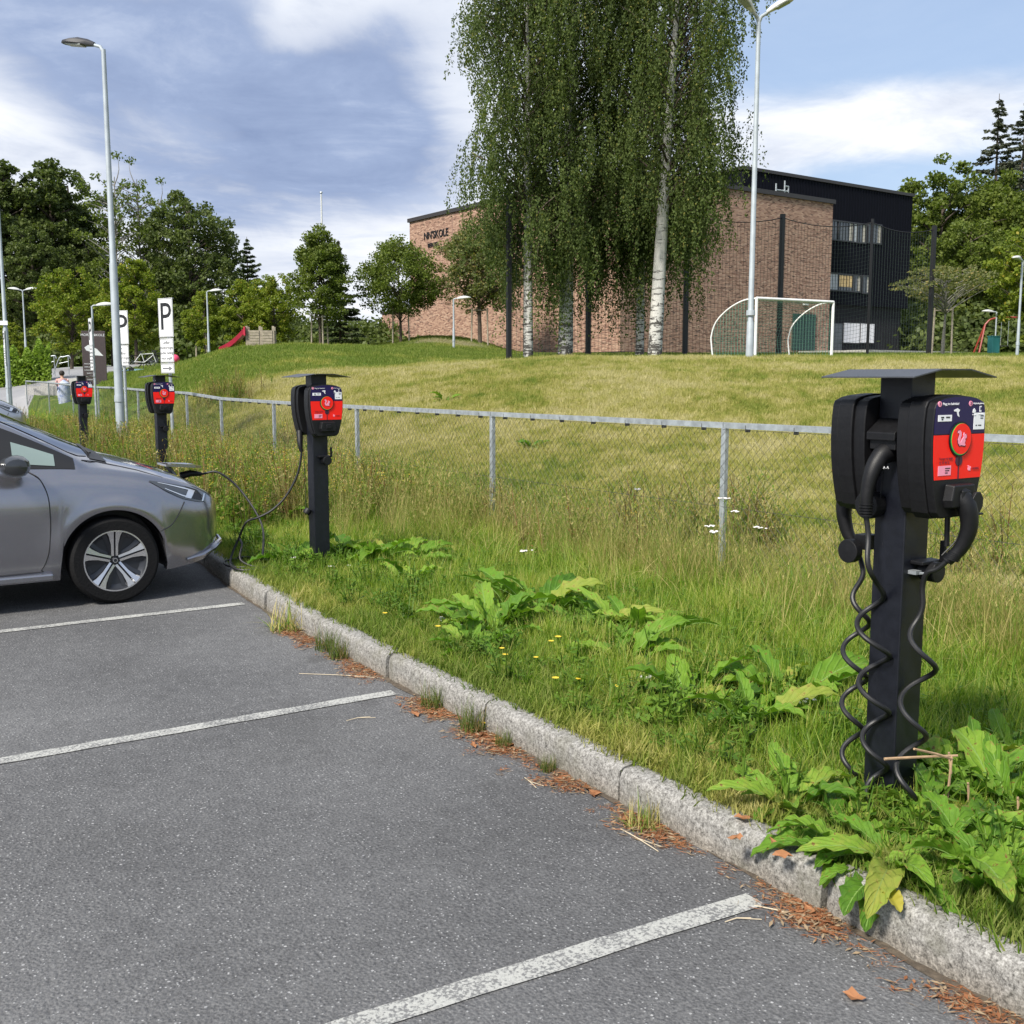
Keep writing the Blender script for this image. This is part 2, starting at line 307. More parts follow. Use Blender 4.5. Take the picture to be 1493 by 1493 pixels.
m_brick, t = mk('brick_wall'); oc = t.add('ShaderNodeTexCoord').outputs['Object']
s = t.add('ShaderNodeSeparateXYZ', {0: oc})
uvv = t.add('ShaderNodeCombineXYZ', {0: t.math('ADD', s.outputs[0], s.outputs[1]), 1: s.outputs[2]}).outputs[0]
br = t.add('ShaderNodeTexBrick', {'Vector': uvv, 'Color1': (.0, 0, 0, 1), 'Color2': (1, 1, 1, 1), 'Mortar': (.5, .5, .5, 1), 'Scale': 1.0, 'Mortar Size': .010, 'Brick Width': .245, 'Row Height': .075, 'Bias': 0.0})
rv = t.add('ShaderNodeSeparateColor', {0: br.outputs['Color']}).outputs[0]
blot = t.noise(t.add('ShaderNodeMapping', {0: uvv, 3: (1, 1.6, 1)}).outputs[0], 1.9, 5, .7); bg_ = t.noise(oc, .12, 3, .5)
rr = t.math('ADD', t.math('MULTIPLY', rv, .8), t.math('MULTIPLY', blot, .35))
c = t.ramp(rr, [(.15, (.06, .035, .028)), (.27, (.21, .105, .075)), (.55, (.325, .188, .135)), (.85, (.415, .255, .18)), (1.0, (.46, .31, .23))])
# some darker courses of bricks set in groups
wv = t.noise(t.add('ShaderNodeMapping', {0: uvv, 3: (.9, 9.0, 1)}).outputs[0], 1.0, 3, .8)
c = t.mix(t.add('ShaderNodeMapRange', {0: wv, 1: .62, 2: .68, 3: 0, 4: .6}).outputs[0], c, (.10, .055, .05))
c = t.mix(br.outputs['Fac'], c, (.27, .21, .17))
P = t.add('ShaderNodeBsdfPrincipled', {'Base Color': c, 'Roughness': .9, 'Specular IOR Level': .2})
b = t.add('ShaderNodeBump', {'Strength': .6, 'Distance': .02, 'Height': t.math('SUBTRACT', 1, br.outputs['Fac'])}); t.l.new(b.outputs[0], P.inputs['Normal'])
t.add('ShaderNodeOutputMaterial', {0: P.outputs[0]})

m_birch, t = mk('birch_bark'); oc = t.add('ShaderNodeTexCoord').outputs['Object']
st = t.noise(t.add('ShaderNodeMapping', {0: oc, 3: (1.5, 1.5, 9)}).outputs[0], 1.4, 6, .7); bl = t.noise(t.add('ShaderNodeMapping', {0: oc, 3: (2.5, 2.5, 1.6)}).outputs[0], 1.6, 6, .75)
sz = t.add('ShaderNodeSeparateXYZ', {0: oc}).outputs[2]
thr = t.add('ShaderNodeMapRange', {0: sz, 1: 0, 2: 3.5, 3: .10, 4: -.03}).outputs[0]
k = t.math('MAXIMUM', t.math('GREATER_THAN', t.math('ADD', st, thr), .585), t.math('GREATER_THAN', t.math('ADD', bl, thr), .615))
c = t.mix(k, t.ramp(bl, [(.3, (.36, .35, .33)), (.7, (.66, .64, .60))]), (.06, .055, .05))
P = t.add('ShaderNodeBsdfPrincipled', {'Base Color': c, 'Roughness': .8}); t.add('ShaderNodeOutputMaterial', {0: P.outputs[0]})

m_black = mat('black_powder_coat', (.0045, .0055, .010), .42, var=.2, vscale=30, bump=.08, bscale=300, spec=.45)
m_plastic = mat('black_plastic', (.0045, .0045, .0055), .5, spec=.35, var=.15, vscale=60, bump=.1, bscale=500)
m_rubber = mat('cable_rubber', (.008, .008, .009), .5, bump=.05, bscale=200)
m_roof = mat('roof_plate_metal', (.06, .063, .07), .45, .3, var=.25, vscale=12)
m_navy = mat('navy_label', (.012, .007, .062), .32, spec=.3)
m_red = mat('red_label', (.84, .014, .008), .35, spec=.3)
m_white = mat('white_print', (.78, .78, .80), .5)
m_pink = mat('pink_print', (.85, .30, .42), .5)
m_ink = mat('dark_print', (.05, .01, .03), .5)
m_led = mat('green_ring_light', (.03, .20, .04), .4, emis=((.05, .8, .10), .12))
m_galv = mat('galvanised_steel', (.40, .43, .45), .45, .55, var=.25, vscale=14, bump=.1, bscale=60)
m_wire = mat('fence_wire', (.055, .056, .055), .65, .3)
m_pole = mat('grey_lamp_pole', (.36, .40, .43), .5, .2, var=.12, vscale=4)
m_lampw = mat('lamp_housing', (.55, .56, .55), .5, var=.08, vscale=6)
m_lampd = mat('dark_lamp_housing', (.035, .035, .04), .5)
m_lens = mat('lamp_lens', (.28, .30, .28), .2, coat=.3)
m_netpost = mat('black_steel', (.012, .011, .012), .5)
m_net = mat('net_cord', (.02, .035, .03), .8)
m_goalnet = mat('goal_net_cord', (.10, .22, .16), .8)
m_goal = mat('goal_frame_white', (.72, .72, .70), .4, var=.08)
m_blackclad = mat('black_cladding', (.0045, .005, .010), .75, spec=.12, var=.25, vscale=3)
m_greyclad = mat('dark_grey_cladding', (.018, .018, .022), .8, spec=.15, var=.2, vscale=3)
m_coping = mat('coping_metal', (.028, .024, .024), .5)
m_glass = mat('window_glass', (.06, .065, .07), .08, spec=.8, var=.4, vscale=1.2)
m_curtain = mat('curtain', (.45, .42, .36), .8, var=.2, vscale=6)
m_blind = mat('white_blind', (.68, .68, .70), .8)
m_frame = mat('window_frame', (.03, .03, .035), .5)
m_framew = mat('pale_window_frame', (.42, .44, .46), .5)
m_greend = mat('dark_green_door', (.012, .045, .038), .5)
m_concrete = mat('concrete', (.36, .35, .33), .85, var=.15, vscale=4)
m_wood = mat('weathered_wood', (.30, .26, .20), .85, var=.25, vscale=8)
m_bark = mat('bark', (.085, .065, .05), .95, var=.35, vscale=9, bump=.5, bscale=20)
m_barkg = mat('grey_bark', (.20, .19, .17), .9, var=.35, vscale=7, bump=.5, bscale=20)
m_redpl = mat('red_slide_plastic', (.42, .02, .05), .35, var=.1)
m_teal = mat('teal_bin', (.03, .19, .20), .5)
m_redst = mat('red_steel', (.24, .03, .02), .45)
m_board = mat('info_board_brown', (.075, .055, .055), .45, var=.1)
m_sign = mat('sign_white', (.72, .73, .74), .5)
m_signink = mat('sign_black', (.01, .01, .012), .5)
m_wsign = mat('sign_ink_grey', (.16, .16, .17), .6)

m_paint, t = mk('grey_metallic_paint')
oc = t.add('ShaderNodeTexCoord').outputs['Object']
fl = t.add('ShaderNodeTexVoronoi', {'Vector': oc, 'Scale': 900.0}).outputs['Color']
P = t.add('ShaderNodeBsdfPrincipled', {'Base Color': t.mix(.18, (.27, .27, .295), fl, 'OVERLAY'), 'Metallic': .85, 'Roughness': .24, 'Coat Weight': 1.0, 'Coat Roughness': .04})
t.add('ShaderNodeOutputMaterial', {0: P.outputs[0]})
m_silver = mat('silver_paint', (.42, .43, .46), .3, .7, coat=1)
m_gl_car = mat('car_glass', (.02, .024, .026), .05, spec=.8, coat=.5)
m_gl_light = mat('clear_quarter_glass', (.20, .26, .245), .08, spec=.8)
m_trim = mat('black_trim', (.012, .012, .013), .5)
m_tyre = mat('tyre_rubber', (.007, .007, .0075), .8, spec=.2, bump=.3, bscale=60)
m_rimd = mat('rim_dark', (.035, .038, .045), .35, .4)
m_rims = mat('rim_silver', (.62, .62, .64), .25, .85)
m_hl = mat('headlamp_glass', (.035, .04, .045), .06, spec=.9, coat=1)
m_hlw = mat('headlamp_chrome', (.75, .76, .78), .15, .7)
m_skin = mat('skin', (.45, .26, .18), .6); m_hair = mat('dark_hair', (.02, .014, .01), .7)
m_pinkc = mat('pale_pink_cloth', (.55, .33, .34), .9, var=.15); m_denim = mat('blue_cloth', (.07, .10, .22), .9)

# ------------------------------------------------------------------ mesh helpers
class MB:
    def __init__(s): s.v = []; s.f = []; s.m = []; s.ms = []
    def mi(s, mt):
        if mt is None: return 0
        if mt not in s.ms: s.ms.append(mt)
        return s.ms.index(mt)
    def raw(s, vs, fs, mt=None, M=None):
        o = len(s.v); k = s.mi(mt)
        for p in vs: s.v.append(tuple(M @ Vector(p)) if M is not None else tuple(p))
        for f in fs: s.f.append([i + o for i in f]); s.m.append(k)
        return s
    def box(s, c, d, mt=None, M=None, rz=0.0):
        hx, hy, hz = d[0] / 2, d[1] / 2, d[2] / 2; R = Matrix.Rotation(rz, 3, 'Z')
        vs = []
        for z in (-hz, hz):
            for x, y in ((-hx, -hy), (hx, -hy), (hx, hy), (-hx, hy)):
                p = R @ Vector((x, y, z)); vs.append((c[0] + p.x, c[1] + p.y, c[2] + p.z))
        return s.raw(vs, [(3, 2, 1, 0), (4, 5, 6, 7), (0, 1, 5, 4), (1, 2, 6, 5), (2, 3, 7, 6), (3, 0, 4, 7)], mt, M)
    def tube(s, pts, r, n=8, mt=None, M=None, caps=True):
        pts = [Vector(p) for p in pts]; N = len(pts)
        rs = r if isinstance(r, (list, tuple)) else [r] * N
        vs, fs = [], []; up = None
        for i, p in enumerate(pts):
            d = (pts[min(i + 1, N - 1)] - pts[max(i - 1, 0)])
            d = d.normalized() if d.length > 1e-9 else Vector((0, 0, 1))
            if up is None: a = d.orthogonal().normalized()
            else:
                a = (up - d * up.dot(d)); a = a.normalized() if a.length > 1e-6 else d.orthogonal().normalized()
            up = a; b_ = d.cross(a)
            for k in range(n):
                an = 2 * math.pi * k / n
                vs.append(p + a * (math.cos(an) * rs[i]) + b_ * (math.sin(an) * rs[i]))
        for i in range(N - 1):
            for k in range(n):
                k2 = (k + 1) % n; fs.append((i * n + k, i * n + k2, (i + 1) * n + k2, (i + 1) * n + k))
        if caps: fs.append(tuple(range(n - 1, -1, -1))); fs.append(tuple((N - 1) * n + k for k in range(n)))
        return s.raw(vs, fs, mt, M)
    def prism(s, poly, d0, d1, mt=None, M=None, scale1=1.0, c1=(0, 0)):
        """polygon in XZ (counter-clockwise seen from -Y), extruded along Y from d0 to d1"""
        n = len(poly)
        vs = [(x, d0, z) for x, z in poly] + [(c1[0] + (x - c1[0]) * scale1, d1, c1[1] + (z - c1[1]) * scale1) for x, z in poly]
        fs = [tuple(range(n)), tuple(range(2 * n - 1, n - 1, -1))] + [((i + 1) % n, i, i + n, (i + 1) % n + n) for i in range(n)]
        return s.raw(vs, fs, mt, M)
    def lathe(s, prof, n=24, mt=None, M=None):
        """profile (r, z) turned about Z"""
        vs, fs = [], []
        for r, z in prof:
            for k in range(n): a = 2 * math.pi * k / n; vs.append((r * math.cos(a), r * math.sin(a), z))
        for i in range(len(prof) - 1):
            for k in range(n): k2 = (k + 1) % n; fs.append((i * n + k, i * n + k2, (i + 1) * n + k2, (i + 1) * n + k))
        return s.raw(vs, fs, mt, M)
    def grid(s, P, mt=None, flip=False):
        R, C = len(P), len(P[0]); vs = [p for row in P for p in row]; fs = []
        for i in range(R - 1):
            for j in range(C - 1):
                q = (i * C + j, i * C + j + 1, (i + 1) * C + j + 1, (i + 1) * C + j)
                fs.append(q[::-1] if flip else q)
        return s.raw(vs, fs, mt)
    def mesh(s, name, mt=None, smooth=False, angle=35):
        me = bpy.data.meshes.new(name); me.from_pydata(s.v, [], s.f)
        for q in (s.ms or ([mt] if mt else [])): me.materials.append(q)
        if s.ms: me.polygons.foreach_set('material_index', s.m)
        if smooth:
            me.polygons.foreach_set('use_smooth', [True] * len(me.polygons))
            me.set_sharp_from_angle(angle=math.radians(angle))
        me.validate(); me.update(); return me
    def obj(s, name, mt=None, parent=None, smooth=False, angle=35, bevel=0.0, seg=2, loc=None, rot=None):
        o = bpy.data.objects.new(name, s.mesh(name, mt, smooth, angle)); COL.objects.link(o)
        if parent: o.parent = parent
        if loc is not None: o.location = loc
        if rot is not None: o.rotation_euler = rot
        if bevel: b = o.modifiers.new('bevel', 'BEVEL'); b.width = bevel; b.segments = seg; b.limit_method = 'ANGLE'; b.angle_limit = math.radians(40)
        return o
def place(me, name, parent=None, loc=(0, 0, 0), rot=(0, 0, 0), sc=1.0):
    o = bpy.data.objects.new(name, me); COL.objects.link(o); o.parent = parent; o.location = loc; o.rotation_euler = rot
    o.scale = (sc, sc, sc) if isinstance(sc, (int, float)) else sc
    return o
def tag(o, label=None, cat=None, group=None, kind=None):
    if label: o['label'] = label
    if cat: o['category'] = cat
    if group: o['group'] = group
    if kind: o['kind'] = kind
    return o
def thing(name, label, cat, loc=(0, 0, 0), rz=0.0, group=None):
    o = bpy.data.objects.new(name, None); COL.objects.link(o); o.location = loc; o.rotation_euler = (0, 0, rz)
    o.empty_display_size = .2
    return tag(o, label, cat, group)
def copy_tree(o, parent=None):
    c = o.copy(); COL.objects.link(c); c.parent = parent
    for ch in list(o.children): copy_tree(ch, c)
    return c
def npmesh(name, V, F, mt, smooth=False):
    """V (n,3), F (m,k)"""
    me = bpy.data.meshes.new(name); n, k = F.shape
    me.vertices.add(len(V)); me.vertices.foreach_set('co', V.astype(np.float32).ravel())
    me.loops.add(n * k); me.loops.foreach_set('vertex_index', F.astype(np.int32).ravel())
    me.polygons.add(n); me.polygons.foreach_set('loop_start', np.arange(0, n * k, k, dtype=np.int32))
    me.update(calc_edges=True)
    for q in (mt if isinstance(mt, list) else [mt]): me.materials.append(q)
    if smooth: me.polygons.foreach_set('use_smooth', [True] * n)
    return me
def leaf_quads(C, L, Wd, A=None, flat=0.0, rng=RNG):
    """rhombic leaves at C, length L, width Wd, axis A (n,3) or random"""
    n = len(C)
    if A is None: A = rng.normal(size=(n, 3)); A[:, 2] *= (1 - flat)
    A = A / (np.linalg.norm(A, axis=1, keepdims=True) + 1e-9)
    B = rng.normal(size=(n, 3)); B = np.cross(A, B); B /= (np.linalg.norm(B, axis=1, keepdims=True) + 1e-9)
    L = np.asarray(L).reshape(-1, 1) if np.ndim(L) else L; Wd = np.asarray(Wd).reshape(-1, 1) if np.ndim(Wd) else Wd
    V = np.stack([C - A * L * .5, C + B * Wd * .5 - A * L * .05, C + A * L * .5, C - B * Wd * .5 - A * L * .05], 1).reshape(-1, 3)
    F = np.arange(4 * n).reshape(-1, 4)
    return V, F
_txt = {}
def text_mesh(s, size, mt, depth=.0, align='CENTER', shear=0.0, xs=1.0):
    key = (s, size, mt.name, depth, align, xs)
    if key in _txt: return _txt[key]
    cu = bpy.data.curves.new('lettering', 'FONT'); cu.body = s; cu.size = size; cu.extrude = depth; cu.align_x = align; cu.align_y = 'CENTER'; cu.resolution_u = 3
    o = bpy.data.objects.new('lettering', cu); COL.objects.link(o)
    bpy.context.view_layer.update()
    me = bpy.data.meshes.new_from_object(o.evaluated_get(bpy.context.evaluated_depsgraph_get()))
    bpy.data.objects.remove(o); me.materials.clear(); me.materials.append(mt)
    M = Matrix.Rotation(math.pi / 2, 4, 'X') @ Matrix.Diagonal((xs, 1, 1, 1)); me.transform(M); me.name = 'lettering'    # upright, faces -Y
    _txt[key] = me; return me

# ------------------------------------------------------------------ ground, road, lot
road_far = [(-500, 38), (-500, 100), (20, 84), (100, 78), (262, 72), (252, 66), (190, 58), (112, 50), (46, 46.5), (30, 38.5), (15, 38)]
def inpoly(x, y, poly):
    c = np.zeros(x.shape, bool); j = len(poly) - 1
    for i in range(len(poly)):
        xi, yi = poly[i]; xj, yj = poly[j]
        c ^= ((yi > y) != (yj > y)) & (x < (xj - xi) * (y - yi) / (yj - yi + 1e-12) + xi); j = i
    return c
th = np.radians(np.concatenate([np.arange(-76, -29, 1.2), np.arange(-29, 29, .28), np.arange(29, 77, 1.2)]))
rr_ = np.concatenate([np.exp(np.arange(math.log(1.1), math.log(30), .024)), np.arange(30.5, 85, .55), np.exp(np.arange(math.log(86), math.log(420), .06))])
TH, RR = np.meshgrid(th, rr_)
U = RR * np.sin(TH); Vv = RR * np.cos(TH); X = U * CY + Vv * SY; Y = -U * SY + Vv * CY
Z = GZ(X, Y)
nr, nt_ = X.shape
idx = np.arange(nr * nt_).reshape(nr, nt_)
q = np.stack([idx[:-1, :-1], idx[:-1, 1:], idx[1:, 1:], idx[1:, :-1]], -1).reshape(-1, 4)
cx, cy_ = X.ravel()[q].mean(1), Y.ravel()[q].mean(1)
cv_ = cx * SY + cy_ * CY; cs = 746.5 + K572 * (cx * CY - cy_ * SY) / cv_
isroad = inpoly(cs, cv_, road_far)
keep = (cx > kerb_x(cy_) + .02) | (cv_ > 38)
ALLV = np.stack([X.ravel(), Y.ravel(), Z.ravel()], 1)
def submesh(name, F, mt, dz=0):
    used = np.unique(F); mp = np.zeros(len(ALLV), int); mp[used] = np.arange(len(used))
    V = ALLV[used].copy(); V[:, 2] += dz
    o = bpy.data.objects.new(name, npmesh(name, V, mp[F][:, ::-1], mt, True)); COL.objects.link(o); return tag(o, kind='structure')
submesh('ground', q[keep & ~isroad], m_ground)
submesh('road', q[keep & isroad], m_road)
# the car park sheet, level, running to the back edge of the kerb
mb = MB(); ys = np.concatenate([np.arange(-14, 24, 1.0), [26, 30, 34, 38, 41]])
mb.grid([[(-60, y, 0), (-20, y, 0), (-4, y, 0), (0, y, 0), (float(kerb_x(y)) + .06, y, 0)] for y in ys], flip=True)
tag(mb.obj('parking_lot', m_asph), kind='structure')
ug = MB(); ug.raw([(-600, -600, -.5), (600, -600, -.5), (600, 600, -.5), (-600, 600, -.5)], [(0, 1, 2, 3)])
tag(ug.obj('far_ground', m_ground), kind='structure')
# painted lines
for i, (x0, x1, y) in enumerate([(-3.2, 2.24, 2.165 + .0), (-3.2, 2.27, 4.65), (-3.2, 2.33, 7.10), (-3.2, 2.45, 9.6), (-3.2, 2.5, 12.1), (-3.2, 2.3, -.4)]):
    mb = MB(); n = 40; hw = .041; sk_ = .05 if i == 0 else 0.0
    P_ = [[(x0 + (x1 - x0) * k / n, y + sk_ * (x1 - (x0 + (x1 - x0) * k / n)) + s_ * hw + random.uniform(-.004, .004), .004) for s_ in (-1, 1)] for k in range(n + 1)]
    mb.grid(P_, flip=True); tag(mb.obj('parking_line', m_line), kind='structure')

# kerb of separate granite stones
kerb = bpy.data.objects.new('kerb', None); COL.objects.link(kerb); tag(kerb, kind='structure')
def stone_mesh(L, seed):
    r = random.Random(seed); nx, mb = 22, MB()
    prof = [(0, -.10), (.0, .0), (.002, .05), (.004, .095), (.009, .118), (.024, .131), (.05, .135), (.08, .136), (.108, .13), (.12, .11), (.12, -.10)]
    rows = []
    wob = [r.uniform(-.006, .006) for _ in range(nx + 1)]
    for i in range(nx + 1):
        y = L * i / nx; e = min(i, nx - i); end = .004 if e == 0 else 0
        rows.append([(x + wob[i] * (1 if x < .1 else .6) + (end if x < .08 else -end) + r.uniform(-.0022, .0022), y, z - (end if z > 0 else 0) + (r.uniform(-.002, .002) if z > 0 else 0)) for x, z in prof])
    mb.grid(rows, flip=False)
    n = len(prof); mb.f.append(list(range(n))); mb.m.append(0); mb.f.append([nx * n + k for k in range(n - 1, -1, -1)]); mb.m.append(0)
    return mb.mesh('kerb_stone', m_granite, True, 50)
stones = [stone_mesh(.952, s) for s in range(6)]
y = -1.85; k = 0
while y < 34:
    x0, x1 = float(kerb_x(y)), float(kerb_x(y + .965))
    o = place(stones[k % 6], 'kerb_stone', kerb, (x0 + random.uniform(-.004, .004), y, random.uniform(-.004, .003)), (0, 0, -math.atan2(x1 - x0, .965) + random.uniform(-.004, .004)))
    y += .965; k += 1

# ------------------------------------------------------------------ chargers
def outline(hw_s=1.0, z0=0.0, z1=.385, inset=0.0, n=10):
    pr = [(0, .078), (.012, .094), (.06, .108), (.12, .122), (.18, .131), (.24, .135), (.30, .134), (.345, .129), (.366, .118)]
    zs = [z0 + (z1 - z0) * i / (2 * n) for i in range(2 * n + 1)]
    R = []
    for z in zs:
        zq = min(z, .366); h = np.interp(zq, [p[0] for p in pr], [p[1] for p in pr]) * hw_s - inset
        if z > .366: h = None
        if h is not None: R.append((float(h), z))
    pts = [(x, z) for x, z in R]
    if z1 > .366:
        hw = R[-1][0]
        for a in range(1, 8): f_ = a / 8; pts.append((hw * (1 - f_ * 2), z1 - (z1 - R[-1][1] - .0) * (2 * f_ - 1) ** 2 * .8 ))
    else: pass
    pts += [(-x, z) for x, z in reversed(R)]
    return pts       # counter-clockwise seen from -Y
SQT = [(-.38, .42), (-.30, .32), (-.34, .18), (-.44, -.05), (-.38, -.30), (-.20, -.48), (-.05, -.35), (-.18, -.15), (-.16, .05), (-.06, .25), (-.08, .45), (-.22, .60), (-.42, .58), (-.50, .42)]
SQB = [(-.10, -.22), (-.08, -.42), (.36, -.48), (.42, -.38), (.32, -.30), (.40, -.12), (.34, 0), (.50, .06), (.52, .20), (.42, .34), (.30, .30), (.22, .44), (.14, .28), (.18, .14), (0, -.02)]
def circle(r, n=32): return [(r * math.cos(2 * math.pi * k / n), r * math.sin(2 * math.pi * k / n)) for k in range(n)]
def charger_box(par, loc, rz, near):
    """box whose back lies at local y=0 and whose label faces -Y; z from 0 to .385"""
    D = .135
    mb = MB(); o1 = outline()
    mb.prism([(x * .93, .01 + z * .96) for x, z in o1], -.045, 0, m_plastic)
    mb.prism(o1, -.105, -.045, m_plastic)
    mb.prism([(x * .965, .004 + z * .98) for x, z in o1], -D, -.105, m_plastic)
    # ribs between the shells
    body = mb.obj('charger_box', None, par, bevel=.004, seg=3, loc=loc, rot=(0, 0, rz))
    def sub(m_, name, mt, **k): return m_.obj(name, mt, body, **k)
    yF = -D - .0014
    s_ = MB(); s_.prism(outline(.93, .125, .262, .0), yF, -D + .004); sub(s_, 'red_panel', m_red)
    s_ = MB(); s_.prism([(x, z) for x, z in outline(.93, .265, .378)], yF, -D + .004); sub(s_, 'navy_panel', m_navy)
    Mb = Matrix.Translation((0, 0, .248))
    s_ = MB(); s_.prism(circle(.0545), yF - .004, -D + .002, M=Mb); sub(s_, 'button_ring', m_plastic)
    s_ = MB(); s_.prism(circle(.0495), yF - .0055, -D + .002, M=Mb); sub(s_, 'light_ring', m_led)
    s_ = MB(); s_.prism(circle(.0475), yF - .007, -D + .002, M=Matrix.Translation((.0015, 0, .249))); sub(s_, 'button_disc', m_red)
    for q_, SQ in enumerate((SQT, SQB)): s_ = MB(); s_.prism([(x * .050, z * .050) for x, z in SQ], yF - .0078 - q_ * .0002, yF - .005, M=Mb); sub(s_, 'squirrel_emblem', m_ink)
    for q_, SQ in enumerate((SQT, SQB)): s_ = MB(); s_.prism([(x * .044, z * .045 + .0006) for x, z in SQ], yF - .0087 - q_ * .0002, yF - .006, M=Mb); sub(s_, 'squirrel_emblem', m_pink)
    s_ = MB(); s_.box((0, yF - .001, .158), (.0035, .002, .066)); s_.prism(circle(.017, 20), yF - .002, yF + .001, M=Matrix.Translation((0, 0, .182))); sub(s_, 'card_reader', m_ink)
    # stickers
    s_ = MB(); s_.box((-.078, yF - .0006, .314), (.066, .0012, .0195)); sub(s_, 'sticker', m_white)
    s_ = MB(); s_.box((.093, yF - .0006, .302), (.054, .0012, .052)); sub(s_, 'sticker', m_white)
    s_ = MB(); s_.box((-.068, yF - .0006, .153), (.062, .0012, .030)); sub(s_, 'sticker', m_pink)
    ln = MB()
    for zz_, x0, x1 in [(.3165, -.098, -.084), (.3165, -.074, -.055), (.3105, -.095, -.088)]: ln.box(((x0 + x1) / 2, yF - .0016, zz_), (x1 - x0, .0008, .004))
    for zz_, x0, x1 in [(.318, .098, .114), (.311, .098, .112), (.289, .075, .082), (.289, .088, .104)]: ln.box(((x0 + x1) / 2, yF - .0016, zz_), (x1 - x0, .0008, .0028))
    for zz_, x0, x1 in [(.160, -.066, -.042), (.153, -.066, -.046), (.146, -.066, -.053)]: ln.box(((x0 + x1) / 2, yF - .0016, zz_), (x1 - x0, .0008, .0026))
    tag(sub(ln, 'small_print', m_signink), kind='stuff')
    ic = MB(); ic.prism([(-.036, .338), (-.018, .343), (-.006, .338), (-.013, .330), (-.008, .316), (-.016, .320), (-.022, .333), (-.034, .334)], yF - .0012, yF + .001); sub(ic, 'pictogram', m_white)
    ic = MB(); ic.prism([(.058, .329), (.070, .326), (.074, .334), (.066, .342), (.060, .338)], yF - .0012, yF + .001); sub(ic, 'pictogram', m_white)
    ic = MB(); ic.prism([(.093, .331), (.102, .331), (.102, .349), (.093, .349)], yF - .0012, yF + .001); sub(ic, 'pictogram', m_white)
    ph = MB(); ph.box((.0975, yF - .0016, .341), (.006, .0008, .009)); sub(ph, 'pictogram', m_navy)
    for cx_ in (-.106, .046): dt = MB(); dt.prism(circle(.0085, 16), yF - .0012, yF + .001, M=Matrix.Translation((cx_, 0, .357))); sub(dt, 'number_dot', m_pink)
    for s2, x_, z_, sz, mt_, al in [('1', -.106, .357, .013, m_navy, 'CENTER'), ('2', .046, .357, .013, m_navy, 'CENTER'), ('Plugg inn ladekabel', -.094, .357, .0105, m_white, 'LEFT'), ('Velg betalingsløsning', .057, .357, .0066, m_white, 'LEFT'),
                                    ('kontakt', .055, .3225, .006, m_white, 'LEFT'), ('mobil app', .086, .3245, .006, m_white, 'LEFT'), ('Trenger du hjelp?', -.098, .190, .0095, m_ink, 'LEFT'), ('22 33 44 55', -.098, .177, .0105, m_ink, 'LEFT'),
                                    ('NFC', .026, .205, .007, m_ink, 'LEFT'), ('LADING', .068, .154, .0095, m_ink, 'LEFT')]:
        place(text_mesh(s2, sz, mt_, .0003, al), 'lettering', body, (x_, yF - .0022, z_))
    for q_, SQ in enumerate((SQT, SQB)): s_ = MB(); s_.prism([(x * .016, z * .016) for x, z in SQ], yF - .0012 - q_ * .0002, yF + .001, M=Matrix.Translation((.055, 0, .155))); sub(s_, 'squirrel_emblem', m_pink)
    # socket nose under the label
    s_ = MB(); s_.prism([(-.052, .038), (.052, .038), (.060, .062), (.050, .108), (-.050, .108), (-.060, .062)], -D - .030, -D + .004, scale1=1.12, c1=(0, .08))
    s_.prism([(-.020, .058), (.020, .058), (.020, .092), (-.020, .092)], -D - .038, -D - .028)
    sub(s_, 'socket_nose', m_plastic, bevel=.006, seg=3)
    return body
def smooth_path(P, n=8):
    P = [Vector(p) for p in P]; Q = [P[0] * 2 - P[1]] + P + [P[-1] * 2 - P[-2]]; out = []
    for i in range(1, len(Q) - 2):
        for k in range(n):
            t_ = k / n; a, b_, c_, d_ = Q[i - 1], Q[i], Q[i + 1], Q[i + 2]
            out.append(.5 * ((2 * b_) + (c_ - a) * t_ + (2 * a - 5 * b_ + 4 * c_ - d_) * t_ ** 2 + (-a + 3 * b_ - 3 * c_ + d_) * t_ ** 3))
    out.append(P[-1]); return out
def charging_post(x, y, label, near=False, zb=.1):
    t_ = thing('charging_post', label, 'charging post', (x, y, zb), 0, 'charging posts along the kerb')
    h = 1.57 - zb
    mb = MB(); mb.box((0, 0, h / 2 - .05), (.12, .12, h + .1)); mb.obj('post', m_black, t_, bevel=.004)
    mb = MB(); mb.box((0, 0, .035), (.20, .20, .012)); 
    for sx_ in (-.08, .08):
        for sy_ in (-.08, .08): mb.box((sx_, sy_, .047), (.02, .02, .02))
    mb.obj('base_plate', m_black, t_)
    # folded sheet roof
    zt = h + .002; a, b_, L, th_ = .205, .072, .178, .004
    pr = [(-a, zt - .024), (-b_, zt), (b_, zt), (a, zt - .024)]
    mb = MB(); mb.prism(pr + [(x_, z_ + th_) for x_, z_ in reversed(pr)], -L, L); mb.obj('roof_plate', m_roof, t_)
    zbx = 1.112 - zb
    charger_box(t_, (0, -.062, zbx), 0, near); charger_box(t_, (0, .062, zbx), math.pi, near)
    # connector holders low on the post, open on both sides
    mb = MB()
    mb.box((.022, -.085, zbx - .155), (.10, .05, .012)); mb.box((.06, -.118, zbx - .12), (.012, .02, .07))
    mb.lathe([(.0, .03), (.034, .03), (.034, -.03), (.0, -.03)], 20, M=Matrix.Translation((.028, -.10, zbx - .185)) @ Matrix.Rotation(math.pi / 2, 4, 'X'))
    mb.obj('connector_holder', m_plastic, t_, bevel=.003)
    return t_
PX1, PY1 = 2.95, 2.25
cp = charging_post(PX1, PY1, 'nearest black charging post with coiled black cables, tall at the right above broad dock leaves', True)
cp2 = charging_post(3.12, 7.65, 'black charging post beyond the grey hatchback nose, its cable hanging down to the kerb')
cp3 = charging_post(3.42, 13.35, 'black charging post behind the grey hatchback bonnet, third from the camera')
